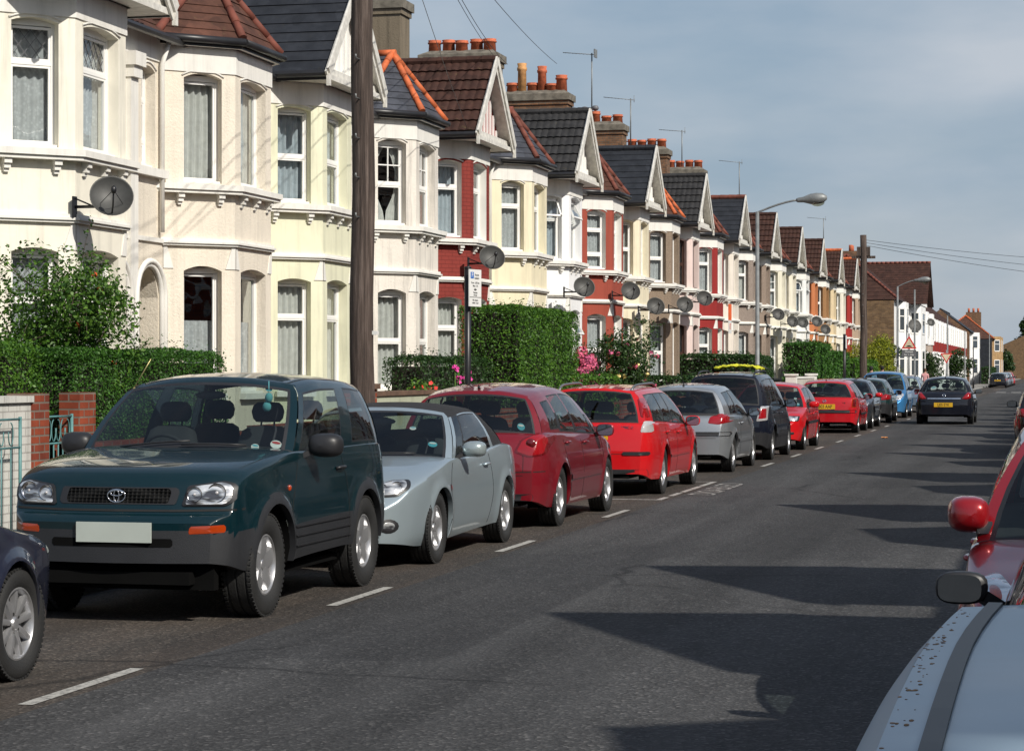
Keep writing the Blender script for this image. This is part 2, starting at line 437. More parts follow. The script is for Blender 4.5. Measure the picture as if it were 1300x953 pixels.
_win = {}
def win_meshes(w, h, rise, style):
    key = (round(w, 3), round(h, 3), style)
    if key in _win: return _win[key]
    f = MB(); g = MB(); H = h; t = .038
    x0, x1 = -.06, 0
    f.box(x0, x1, 0, t, 0, H + rise); f.box(x0, x1, w - t, w, 0, H + rise)
    f.box(x0, x1, t, w - t, 0, t + .01); f.box(x0, x1, t, w - t, H - t + .01, H + rise)
    f.box(x0 + .02, x1 + .10, .002, w - .002, .0, .03)
    bars = {'A': [.68], 'B': [.5], 'C': [], 'D': [.27, .7], 'E': [.5], 'O': [.66], 'L': [.68]}[style]
    for q in bars: f.box(x0, x1 - .005, t, w - t, H * q - t * .6, H * q + t * .6)
    def sash(z0, z1, k=.03):
        f.box(x0 + .01, x1 - .012, t, t + k, z0, z1); f.box(x0 + .01, x1 - .012, w - t - k, w - t, z0, z1)
        f.box(x0 + .01, x1 - .012, t + k, w - t - k, z0, z0 + k); f.box(x0 + .01, x1 - .012, t + k, w - t - k, z1 - k, z1)
    zs = [t + .01] + [H * q for q in bars] + [H - t]
    for i in range(len(zs) - 1):
        if style == 'O' and i == len(zs) - 2: continue
        sash(zs[i] + (t * .6 if i else 0), zs[i + 1] - (t * .6 if i < len(zs) - 2 else 0))
    if style == 'E':
        for yy in ((w / 2,) if w < .7 else (w / 3, 2 * w / 3)): f.box(x0 + .012, x1 - .014, yy - .01, yy + .01, H * .5, H - t)
        f.box(x0 + .012, x1 - .014, t, w - t, H * .73, H * .73 + .02)
    gx = -.035
    if style == 'O':
        zh = H * .66
        g.quad((gx, t, t), (gx, w - t, t), (gx, w - t, zh), (gx, t, zh))
        a = R(28); hh = H - t - zh
        M = Matrix.Translation((x1, 0, H - t)) @ Matrix.Rotation(-a, 4, 'Y')
        q = MB(); q.box(-.03, 0.01, t, t + .04, -hh, 0); q.box(-.03, .01, w - t - .04, w - t, -hh, 0); q.box(-.03, .01, t, w - t, -.04, 0); q.box(-.03, .01, t, w - t, -hh, -hh + .04)
        f.merge(q, M)
        q = MB(); q.quad((-.01, t + .04, -hh + .04), (-.01, w - t - .04, -hh + .04), (-.01, w - t - .04, -.04), (-.01, t + .04, -.04)); g.merge(q, M)
    else:
        g.quad((gx, t, t), (gx, w - t, t), (gx, w - t, H - t + rise * .5), (gx, t, H - t + rise * .5))
    if style == 'L':
        z0, z1 = H * .70, H - t - .03
        for s in (-1, 1):
            k = -1.0
            while k < 2:
                ya, yb = (k * w, k * w + (z1 - z0) * .8) if s > 0 else (k * w + (z1 - z0) * .8, k * w)
                (za, zb) = (z0, z1); p = [ya, za, yb, zb]
                # clip to pane width
                if max(ya, yb) > t and min(ya, yb) < w - t:
                    def cl(y, ya=ya, yb=yb): 
                        u = (y - ya) / (yb - ya); return (y, lerp(z0, z1, u))
                    A = (ya, z0) if t <= ya <= w - t else cl(min(max(ya, t), w - t))
                    B = (yb, z1) if t <= yb <= w - t else cl(min(max(yb, t), w - t))
                    if (A[0] - B[0]) ** 2 + (A[1] - B[1]) ** 2 > 1e-4:
                        f.beam((gx + .003, *A), (gx + .003, *B), .006, .006, (1, 0, 0), 1)
                k += .14 / w
    fm = f.mesh('frame', [WHITE, LEAD]); gm = g.mesh('pane', [HGLASS])
    _win[key] = (fm, gm); return _win[key]

_cur = {}
def curtain_mesh(w, h, kind, seed):
    key = (round(w, 3), round(h, 3), kind, seed)
    if key in _cur: return _cur[key]
    c = MB(); r = random.Random(seed)
    def sheet(y0, y1, z0, z1, amp=.018, tie=0):
        n = max(8, int((y1 - y0) / .02)); ph = r.random() * 6; wl = r.uniform(.07, .11)
        P = []
        for j in range(7):
            v = j / 6; row = []
            for i in range(n + 1):
                u = i / n; y = lerp(y0, y1, u)
                if tie: 
                    pin = math.sin(PI * min(1, (1 - v) * 1.15)) * tie
                    y = lerp(y, y0 if tie > 0 else y1, min(.75, abs(pin)))
                row.append((amp * math.sin(y / wl * 2 * PI * (1 if not tie else 1.3) + ph + .6 * math.sin(3 * v + u * 4)), y, lerp(z0, z1, v)))
            P.append(row)
        c.grid(P, 0, True)
    m = NET
    if kind == 'net': sheet(0, w, .02, h)
    elif kind == 'half': sheet(0, w, .02, h * .6)
    elif kind == 'drape': sheet(0, w * .38, .02, h); sheet(w * .62, w, .02, h); m = DRAPE
    elif kind == 'tied': sheet(0, w * .5, .02, h, .015, .8); sheet(w * .5, w, .02, h, .015, -.8); m = DRAPE
    elif kind == 'full': sheet(0, w, .02, h, .026); m = DRAPE
    elif kind == 'blue': sheet(0, w * .97, .02, h, .026); m = BLUEDRAPE
    _cur[key] = c.mesh('curtain', [m]); return _cur[key]

def tiles(mb, ea, eb, ta, tb, kind='slate', mat=0, course=.26, up=None):
    """roof plane from eave edge ea-eb up to ta-tb, laid in real overlapping courses"""
    ea, eb, ta, tb = map(Vector, (ea, eb, ta, tb))
    h = ((ta + tb) / 2 - (ea + eb) / 2).length
    n = max(2, int(round(h / course)))
    nr = (eb - ea).cross(ta - ea)
    if nr.length < 1e-6: nr = (eb - ea).cross(tb - ea)
    nr.normalize()
    if nr.z < 0: nr = -nr
    lift = .035 if kind != 'slate' else .014
    for i in range(n):
        t0, t1 = i / n, (i + 1) / n
        a0, b0 = ea.lerp(ta, t0), eb.lerp(tb, t0); a1, b1 = ea.lerp(ta, t1), eb.lerp(tb, t1)
        W = (b0 - a0).length
        m = max(1, int(W / (.0265 if kind == 'pan' else .5)))
        rows = [[], []]; low = []
        for j in range(m + 1):
            u = j / m; s = u * W
            wv = .020 * (abs(math.sin(PI * s / .16)) ** .8) if kind == 'pan' else 0
            dz = rng.uniform(-.003, .003)
            rows[0].append(a0.lerp(b0, u) + nr * (lift + wv + dz)); rows[1].append(a1.lerp(b1, u) + nr * (wv * .9))
            low.append(a0.lerp(b0, u) + nr * (-.01))
        mb.grid([low, rows[0]], mat, False); mb.grid(rows, mat, kind == 'pan')
    # underside so that nothing shows through
    mb.quad(ea - nr * .03, eb - nr * .03, tb - nr * .03, ta - nr * .03, mat)

def hips(mb, a, b, r=.075, mat=0):
    a = Vector(a); b = Vector(b); L = (b - a).length; n = max(1, int(L / .3)); d = (b - a) / n
    for i in range(n):
        p = a + d * i; q = p + d * 1.04
        mb.tube([p, q], [r * 1.06, r * .94], 8, mat)

ZS, ZE = 4.05, 6.10      # first-floor sill underside, eaves
BAYC = 1.9
def bay_pts(y0, off=0.0):
    k = off * math.tan(R(22.5)); q = off * math.sqrt(2)
    return [(0, .425 - q), (.75 + off, 1.175 - k), (.75 + off, 2.625 + k), (0, 3.375 + q)]

def ring(mb, off0, off1, z0, z1, mat=0, ends=True):
    """moulding that runs round the bay"""
    A = bay_pts(0, off0); B = bay_pts(0, off1)
    for i in range(3):
        a, b, c, d = A[i], A[i + 1], B[i + 1], B[i]
        mb.quad((*d, z0), (*c, z0), (*c, z1), (*d, z1), mat)
        mb.quad((*a, z1), (*b, z1), (*c, z1), (*d, z1), mat)
        mb.quad((*a, z0), (*b, z0), (*c, z0), (*d, z0), mat)
    for i in (0, 3):
        mb.quad((*A[i], z0), (*B[i], z0), (*B[i], z1), (*A[i], z1), mat)

def mir(mb):
    mb.v = [(x, 4.5 - y, z) for x, y, z in mb.v]
    mb.f = [f[::-1] for f in mb.f]
    return mb

OPEN = []   # window openings of one house: (p0, p1, a, b, c, d, rise, role)
def openings():
    B = bay_pts(0); o = []
    lc = math.hypot(.75, .75)
    for fl, (c, d) in enumerate(((1.33, 3.0), (4.20, 5.62))):
        o.append((B[0], B[1], .30, .86, c, d, .05, 'side', fl))
        o.append((B[1], B[2], .22, 1.23, c, d, .06, 'front', fl))
        o.append((B[2], B[3], .20, .76, c, d, .07, 'far', fl))
    o.append(((0, 3.375), (0, 4.5), .28, .74, 4.35, 5.62, .07, 'door_top', 1))
    return o
OPEN = openings()

def shell_mesh(flip):
    w = MB()
    for fl, (z0, z1) in enumerate(((0, 3.4), (3.4, ZE + .05))):
        for (p0, p1, a, b, c, d, rise, role, f2) in OPEN:
            if f2 != fl: continue
            if role == 'door_top': continue
            panel(w, p0, p1, z0, z1, (a, b, c, d, rise))
    panel(w, (0, 3.375), (0, 4.5), 3.4, ZE + .05, (.28, .74, 4.35, 5.62, .07))
    panel(w, (0, 3.375), (0, 4.5), 0, 3.4, (.18, .94, .25, 2.62, .38), .75)
    panel(w, (0, 0), (0, .425), 0, ZE + .05)
    # floors, inner wall, back and party walls
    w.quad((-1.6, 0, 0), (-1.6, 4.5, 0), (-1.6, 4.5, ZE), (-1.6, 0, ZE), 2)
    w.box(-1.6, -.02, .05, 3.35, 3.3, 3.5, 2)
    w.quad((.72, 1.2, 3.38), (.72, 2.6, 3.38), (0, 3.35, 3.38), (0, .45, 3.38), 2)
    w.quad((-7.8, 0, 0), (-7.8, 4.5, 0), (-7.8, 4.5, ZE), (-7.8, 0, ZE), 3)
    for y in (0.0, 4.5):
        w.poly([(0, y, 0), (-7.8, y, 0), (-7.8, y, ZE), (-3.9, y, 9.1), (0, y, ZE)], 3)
    if flip: mir(w)
    return w

def trim_mesh(flip):
    t = MB()
    ring(t, -.01, .13, ZS, ZS + .045); ring(t, -.01, .16, ZS + .045, ZS + .12)
    ring(t, -.01, .05, 3.34, 3.37); ring(t, -.01, .075, 3.37, 3.40); ring(t, -.01, .045, 3.40, 3.44)
    # frieze under the eaves
    ring(t, -.01, .018, 5.70, ZE); ring(t, -.01, .06, ZE - .06, ZE)
    t.box(0, .035, 3.4, 4.5, 3.36, 3.42); t.box(0, .02, 3.375, 4.5, 5.78, ZE); t.box(0, .02, 0, .425, 5.78, ZE)
    t.box(0, .10, 3.4, 4.5, 4.22, 4.33)
    B = bay_pts(0)
    for (p0, p1, a, b, c, d, rise, role, fl) in OPEN:
        P0 = Vector((*p0, 0)); D = Vector((*p1, 0)) - P0; D.normalize(); n = Vector((D.y, -D.x, 0))
        pts = []
        for i in range(9):
            u = i / 8; pts.append(P0 + D * lerp(a - .03, b + .03, u) + n * .006 + Vector((0, 0, d + .03 + (rise + .02) * (1 - (2 * u - 1) ** 2))))
        if fl: t.tube(pts, .014, 5)
        if role != 'door_top' and not fl:
            q = P0 + D * (a + b) / 2
            t.obox(q + n * .03 + Vector((0, 0, c - .04)), D * ((b - a) / 2 + .05), n * .06, Vector((0, 0, .04)))
    # corbels under the first-floor sill
    for i in range(3):
        P0 = Vector((*B[i], 0)); P1 = Vector((*B[i + 1], 0)); D = (P1 - P0); L = D.length; D /= L; n = Vector((D.y, -D.x, 0))
        for u in ((.22, .78) if i != 1 else (.14, .5, .86)):
            q = P0 + D * (L * u)
            t.obox(q + n * .05 + Vector((0, 0, ZS - .03)), D * .045, n * .05, Vector((0, 0, .03)))
            t.obox(q + n * .035 + Vector((0, 0, ZS - .085)), D * .038, n * .035, Vector((0, 0, .03)))
            t.obox(q + n * .018 + Vector((0, 0, ZS - .135)), D * .03, n * .02, Vector((0, 0, .022)))
    # tapering white capitals at the corners of the ground-floor bay
    for i in (0, 1, 2, 3):
        P0 = Vector((*B[i], 0))
        for j, sgn in (((i, 1),) if i < 3 else ()) + (((i - 1, -1),) if i > 0 else ()):
            A = Vector((*B[j], 0)); Q = Vector((*B[j + 1], 0)); D = (Q - A).normalized(); n = Vector((D.y, -D.x, 0))
            e = D * sgn
            b0, b1, t0, t1 = P0, P0 + e * .15, P0, P0 + e * .05
            z0, z1 = 3.03, 3.335
            f = n * .014
            t.add([b0 + f + Vector((0, 0, z0)), b1 + f + Vector((0, 0, z0)), t1 + f + Vector((0, 0, z1)), t0 + f + Vector((0, 0, z1)),
                   b0 + Vector((0, 0, z0)), b1 + Vector((0, 0, z0)), t1 + Vector((0, 0, z1)), t0 + Vector((0, 0, z1))],
                  [(0, 1, 2, 3), (1, 5, 6, 2), (0, 4, 5, 1)])
    # pilaster on the party wall, porch arch
    t.box(0, .07, 4.38, 4.5, .2, 5.6); t.box(0, .12, 4.36, 4.5, 5.45, 5.6); t.box(0, .16, 4.33, 4.5, 5.6, 5.78)
    for (r0, ax) in ((.05, .03), (.1, .06)):
        pts = [(ax, 3.375 + .18 - r0, .25)] + [(ax, 3.375 + .56 - (.38 + r0) * math.cos(PI * i / 14), 2.62 + (.38 + r0) * math.sin(PI * i / 14)) for i in range(15)] + [(ax, 3.375 + .94 + r0, .25)]
        t.tube(pts, .04, 6)
    if flip: mir(t)
    return t

def roof_gable(flip, front):
    """front gable over the bay. returns roof, bargeboard, gable panel"""
    r = MB(); y0, y1, yc = BAYC - 1.42, BAYC + 1.42, BAYC
    xf, xb = 1.10, -2.2; za, ze = 7.68, 6.16
    tiles(r, (xb, y0, ze), (xf, y0, ze), (xb, yc, za), (xf, yc, za), 'pan' if front == 'pan' else 'slate', 0, .30 if front == 'pan' else .22)
    tiles(r, (xf, y1, ze), (xb, y1, ze), (xf, yc, za), (xb, yc, za), 'pan' if front == 'pan' else 'slate', 0, .30 if front == 'pan' else .22)
    hips(r, (xb, yc, za + .03), (xf, yc, za + .03), .08, 1)
    r.tube([(-.1, y0 - .04, ze - .05), (xf - .02, y0 - .04, ze - .05)], .055, 8, 2); r.tube([(-.1, y1 + .04, ze - .05), (xf - .02, y1 + .04, ze - .05)], .055, 8, 2)
    r.box(-.1, xf - .04, y0 - .01, y0 + .03, ze - .14, ze - .0, 2); r.box(-.1, xf - .04, y1 - .03, y1 + .01, ze - .14, ze - .0, 2)
    b = MB()
    s = (za - ze) / 1.42
    for sg in (-1, 1):
        e = (xf + .0, yc + sg * 1.48, ze - .06 * s - .02)
        b.beam((e[0], e[1], e[2] + .05), (xf, yc, za + .03), .035, .15, (0, 0, 1))
        b.beam((xf - .03, e[1], e[2] - .02), (xf - .03, yc, za - .06), .03, .20, (0, 0, 1))
        # soffit of the overhang
        b.quad((.78, yc + sg * 1.42, ze - .05), (xf, yc + sg * 1.42, ze - .05), (xf, yc, za - .06), (.78, yc, za - .06))
        # shaped ends
        b.obox((xf - .01, yc + sg * 1.46, ze - .15), (.025, 0, 0), (0, .04, 0), (0, 0, .09))
    # box soffit at eaves over the canted corners
    b.box(0.0, xf - .05, y0 + .02, y1 - .02, ZE - .06, ZE + .02)
    b.box(.72, xf - .10, y0 + .1, y1 - .1, ZE + .02, ZE + .13)
    g = MB()
    g.add([(.82, yc - 1.34, ze - .02), (.82, yc + 1.34, ze - .02), (.82, yc, za - .12)], [(0, 1, 2)], 0)
    for k in range(-5, 6):
        yy = yc + k * .24; zt = za - .12 - abs(yy - yc) * 1.15 - .04
        if zt < ze + .1: continue
        g.box(.82, .85, yy - .035, yy + .035, ze, zt, 1)
    g.box(.82, .86, yc - 1.32, yc + 1.32, ze - .02, ze + .06, 1)
    if flip: mir(r); mir(b); mir(g)
    return r, b, g

def roof_turret(flip):
    r = MB(); ze, za = 6.16, 7.32; yc = BAYC
    E = bay_pts(0, .13); E = [(-.02, E[0][1]), E[1], E[2], (-.02, E[3][1])]
    ap = (.10, yc, za); bk = (-1.9, yc, za)
    for i in range(3):
        tiles(r, (*E[i], ze), (*E[i + 1], ze), ap, ap, 'slate', 0, .2)
    tiles(r, (-1.9, E[0][1], ze), (*E[0], ze), bk, ap, 'slate', 0, .2)
    tiles(r, (*E[3], ze), (-1.9, E[3][1], ze), ap, bk, 'slate', 0, .2)
    for i in range(4): hips(r, (*E[i], ze + .03), (ap[0], ap[1], ap[2] + .03), .06, 1)
    hips(r, bk, (ap[0] + .05, yc, za + .02), .07, 1)
    G = bay_pts(0, .17)
    pts = [(*G[0], ze - .03), (*G[1], ze - .03), (*G[2], ze - .03), (*G[3], ze - .03)]
    for i in range(3): r.tube([pts[i], pts[i + 1]], .055, 8, 2)
    F = bay_pts(0, .12)
    for i in range(3): r.quad((*F[i], ze - .12), (*F[i + 1], ze - .12), (*F[i + 1], ze), (*F[i], ze), 2)
    S = bay_pts(0, 0.0)
    for i in range(3): r.quad((*F[i], ze - .12), (*F[i + 1], ze - .12), (*S[i + 1], ze - .12), (*S[i], ze - .12), 3)
    if flip: mir(r)
    return r

def roof_main(kind):
    r = MB()
    tiles(r, (.18, 4.5, 6.10), (.18, 0, 6.10), (-3.9, 4.5, 9.2), (-3.9, 0, 9.2), kind, 0, .3)
    r.quad((-8.0, 0, 6.1), (-8.0, 4.5, 6.1), (-3.9, 4.5, 9.19), (-3.9, 0, 9.19), 0)
    hips(r, (-3.9, 0, 9.23), (-3.9, 4.5, 9.23), .09, 1)
    r.tube([(.22, 0, 6.07), (.22, 4.5, 6.07)], .055, 8, 2)
    return r

_hm = {}
def house_meshes(t, flip, rk):
    k = (t, flip, rk)
    if k in _hm: return _hm[k]
    d = {}
    dm = [WHITE]
    if ('s', flip) not in _hm:
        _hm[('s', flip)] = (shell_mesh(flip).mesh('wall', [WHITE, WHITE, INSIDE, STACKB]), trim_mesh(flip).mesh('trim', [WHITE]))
    d['wall'], d['trim'] = _hm[('s', flip)]
    if ('m', rk) not in _hm: _hm[('m', rk)] = roof_main('pan' if rk == 'pan' else 'slate').mesh('roof', [WHITE, WHITE, GUTTER], sharp=35)
    d['roof'] = _hm[('m', rk)]
    if t == 'G':
        r, b, g = roof_gable(flip, rk)
        d['gable_roof'] = r.mesh('gable_roof', [WHITE, WHITE, GUTTER], sharp=35); d['bargeboard'] = b.mesh('bargeboard', [BARGE]); d['gable_panel'] = g.mesh('gable_panel', [WHITE, WHITE])
    else:
        d['turret_roof'] = roof_turret(flip).mesh('turret_roof', [WHITE, WHITE, GUTTER, WHITE])
    _hm[k] = d; return d

def setmats(o, mats):
    for i, m in enumerate(mats):
        if m is None: continue
        o.material_slots[i].link = 'OBJECT'; o.material_slots[i].material = m

def chimney(parent, kind, pots, seed):
    r = random.Random(seed); c = MB(); x0, x1, hy = -4.9, -2.85, .38
    top = 10.12
    c.box(x0, x1, -hy, hy, 7.2, top - .35); c.box(x0 - .04, x1 + .04, -hy - .04, hy + .04, top - .35, top - .22, 0)
    c.box(x0 - .09, x1 + .09, -hy - .09, hy + .09, top - .22, top - .02, 1)
    # weathered cement flaunching
    c.add([(x0 - .09, -hy - .09, top - .02), (x1 + .09, -hy - .09, top - .02), (x1 + .09, hy + .09, top - .02), (x0 - .09, hy + .09, top - .02),
           (x0 + .15, -.15, top + .12), (x1 - .15, -.15, top + .12), (x1 - .15, .15, top + .12), (x0 + .15, .15, top + .12)],
          [(0, 1, 5, 4), (1, 2, 6, 5), (2, 3, 7, 6), (3, 0, 4, 7), (4, 5, 6, 7)], 1)
    ch = c.build('chimney', [STACKR if kind == 'render' else STACKB, CEMENT], parent)
    n = len(pots)
    for i, (h, buff) in enumerate(pots):
        p = MB(); x = lerp(x0 + .25, x1 - .25, i / max(1, n - 1)); yy = r.uniform(-.08, .08); z = top + .02
        q = 1.3 if h < .6 else 1.05; prof = [(a * q, b) for a, b in [(0.0, z), (.14, z), (.125, z + h * .75), (.15, z + h * .78), (.15, z + h * .86), (.125, z + h * .88), (.145, z + h), (.11, z + h), (.09, z + h * .4), (0, z + h * .4)]]
        p.lathe(prof, 12, Matrix.Translation((x, yy, 0)), 0)
        if buff == 2:   # metal cowl
            p.lathe([(.02, z + h + .02), (.10, z + h + .06), (.13, z + h + .12), (.09, z + h + .2), (0, z + h + .22)], 10, Matrix.Translation((x, yy, 0)), 1)
        p.build('chimney_pot', [POTY if buff == 1 else POT, LEAD], ch)
    return ch

HOUSES = []
def house(t, flip, y, label, wall, roofm, ridge=None, kind='pan', wst=('A', 'A'), fm=None, trimm=None, reveal=None, cur=('net', 'net'),
          chim=None, pots=None, gp=None, x=-11.75, rot=0, door=0, side_open=None, zoff=0, group='terraced houses on the left side', simple=False):
    h = thing('terraced_house', label, 'house', (x, y, zoff), rot, group)
    d = house_meshes(t, flip, kind)
    ridge = ridge or roofm; trimm = trimm or STONEW
    seed = int(abs(y) * 7) % 97
    o = link('wall', d['wall'], h); setmats(o, [wall, reveal or wall, None, None])
    o = link('trim', d['trim'], h); setmats(o, [trimm])
    o = link('roof', d['roof'], h); setmats(o, [roofm, ridge, None])
    if t == 'G':
        o = link('gable_roof', d['gable_roof'], h); setmats(o, [roofm, ridge, None])
        o = link('bargeboard', d['bargeboard'], h); 
        o = link('gable_panel', d['gable_panel'], h); setmats(o, [gp or trimm, WHITE])
    else:
        o = link('turret_roof', d['turret_roof'], h); setmats(o, [roofm, ridge, None, trimm])
    if chim and not flip: chimney(h, chim, pots or [(.42, 0)] * 5, seed)
    rr = random.Random(seed)
    for (p0, p1, a, b, c, dd, rise, role, fl) in OPEN:
        if role == 'far' and not rot: continue_far = True
        P0 = Vector((*p0, 0)); D = (Vector((*p1, 0)) - P0).normalized()
        if flip:
            q0 = Vector((p1[0], 4.5 - p1[1], 0)); D2 = (Vector((p0[0], 4.5 - p0[1], 0)) - q0).normalized()
            Lw = (Vector((*p1, 0)) - P0).length
            base = q0 + D2 * (Lw - b); D = D2
        else:
            base = P0 + D * a
        n = Vector((D.y, -D.x, 0)); w = b - a; hh = dd - c
        st = wst[fl] if role != 'door_top' else 'D'
        if side_open == role and fl == 1: st = 'O'
        fmh, gmh = win_meshes(w, hh, rise, st)
        ang = math.atan2(D.y, D.x) - PI / 2
        wo = link('window', fmh, h, base - n * .14 + Vector((0, 0, c)), ang)
        if fm: setmats(wo, [fm, None])
        link('pane', gmh, wo)
        ck = cur[fl]
        if role == 'door_top': ck = 'net'
        cm = curtain_mesh(w, hh, ck, rr.randint(0, 3))
        link('curtain', cm, wo, (-.14, 0, 0))
    # front door at the back of the porch
    dm = MB(); ya, yb = (3.375 + .18, 3.375 + .94)
    if flip: ya, yb = 4.5 - yb, 4.5 - ya
    dm.box(-.74, -.70, ya, yb, .25, 2.25, 0)
    for (u0, u1, v0, v1) in ((.12, .44, .15, .9), (.56, .88, .15, .9), (.12, .44, 1.05, 1.85), (.56, .88, 1.05, 1.85)):
        dm.box(-.70, -.685, lerp(ya, yb, u0), lerp(ya, yb, u1), .25 + v0, .25 + v1, 0)
    dm.box(-.74, -.68, ya, yb, 2.25, 2.31, 1); dm.quad((-.72, ya, 2.31), (-.72, yb, 2.31), (-.72, yb, 3.05), (-.72, ya, 3.05), 2)
    dm.box(-.75, 0, ya, yb, .0, .25, 3)
    dm.build('door', [DOORM[door], WHITE, HGLASS, CEMENT], h)
    dp = MB(); yy = 3.55 if not flip else .95; dp.tube([(.16, yy, 6.05), (.06, yy, 5.75), (.06, yy, 3.5)], .035, 8)
    dp.build('downpipe', [STONEW], h)
    HOUSES.append(h)
    return h
# ------------------------------------------------------------------ cars (front towards +y)
BLACKP = plain('black_trim_plastic', (.018, .018, .02), .45, var=.15)
GREYP = plain('grey_bumper_plastic', (.019, .020, .023), .55, var=.12, bmp=.25, bscale=200)
RUBBER = plain('tyre_rubber', (.016, .016, .016), .75, var=.25, bmp=.3, bscale=90)
UNDER = plain('underbody', (.006, .006, .006), .95, spec=.03)
SEAM = plain('panel_gap', (.006, .006, .006), .8)
ALLOY = plain('alloy_wheel', (.50, .50, .51), .32, .75, var=.12)
STEEL = plain('hub_steel', (.06, .06, .06), .5, .6)
CHROME = plain('chrome', (.75, .75, .77), .12, 1.0, var=.03)
MIRG = plain('mirror_glass', (.30, .33, .36), .03, 1.0, var=.02)
CARG = glass_mat('car_glass', (.60, .67, .65), .9, .06, .01, .03)
CARGD = glass_mat('car_glass_dark', (.25, .29, .30), .95, .05, .01, .03)
SEATM = plain('seat_cloth', (.03, .032, .038), .9)
CABIN = plain('cabin_lining', (.02, .02, .022), .85)
DASH = plain('dashboard', (.035, .036, .04), .7)
SOFT = plain('soft_top_fabric', (.014, .014, .016), .85, bmp=.3, bscale=300)
PLATEY = plain('number_plate_yellow', (.62, .36, .02), .4, var=.04)
PLATEW = plain('number_plate_white', (.42, .46, .42), .5, var=.04)
PLATEB = plain('number_plate_letters', (.01, .01, .01), .5)
AMBER = plain('amber_lens', (.32, .035, .004), .15, var=.1, coat=1)
REDL = plain('red_lens', (.27, .005, .008), .12, var=.12, coat=1)
DKRED = plain('dark_red_lens', (.12, .004, .006), .15, var=.15, coat=1)
WHITEL = plain('clear_lens', (.50, .48, .48), .15, .2, var=.15, coat=1)
TAX = [plain('tax_disc_blue', (.08, .4, .5), .6), plain('tax_disc_white', (.75, .75, .75), .6), plain('tax_disc_red', (.5, .05, .05), .6)]
def lamp_mat():
    m, nt, b, out = newmat('headlamp_glass')
    b.inputs['Base Color'].default_value = (.72, .74, .76, 1); b.inputs['Metallic'].default_value = .55; b.inputs['Roughness'].default_value = .16; b.inputs['Coat Weight'].default_value = 1; b.inputs['Coat Roughness'].default_value = .02
    w = N(nt, 'ShaderNodeTexWave', i_Scale=14.0, i_Distortion=1.5); nt.links.new(coords(nt), w.inputs['Vector'])
    n = N(nt, 'ShaderNodeTexNoise', i_Scale=1.0, i_Detail=2.0); nt.links.new(coords(nt, 'Object', (7, 7, 20)), n.inputs['Vector'])
    bump(nt, b, n.outputs[0], .9, .03)
    r = ramp(nt, n.outputs[0], [(.38, (.08, .08, .09)), (.5, (.5, .52, .54)), (.62, (.9, .9, .9))]); nt.links.new(r.outputs[0], b.inputs['Base Color'])
    return m
LAMP = lamp_mat()
def mesh_grille():
    m, nt, b, out = newmat('grille_mesh'); b.inputs['Roughness'].default_value = .6; b.inputs['Specular IOR Level'].default_value = .08
    c = coords(nt, 'Object', (34, 34, 46)); v = N(nt, 'ShaderNodeTexVoronoi', i_Scale=1.0, i_Randomness=.05); nt.links.new(c, v.inputs['Vector'])
    r = ramp(nt, v.outputs['Distance'], [(.3, (.001, .001, .001)), (.55, (.012, .012, .012))]); nt.links.new(r.outputs[0], b.inputs['Base Color'])
    bump(nt, b, v.outputs['Distance'], 1.0, .02); return m
GRILLE = mesh_grille()

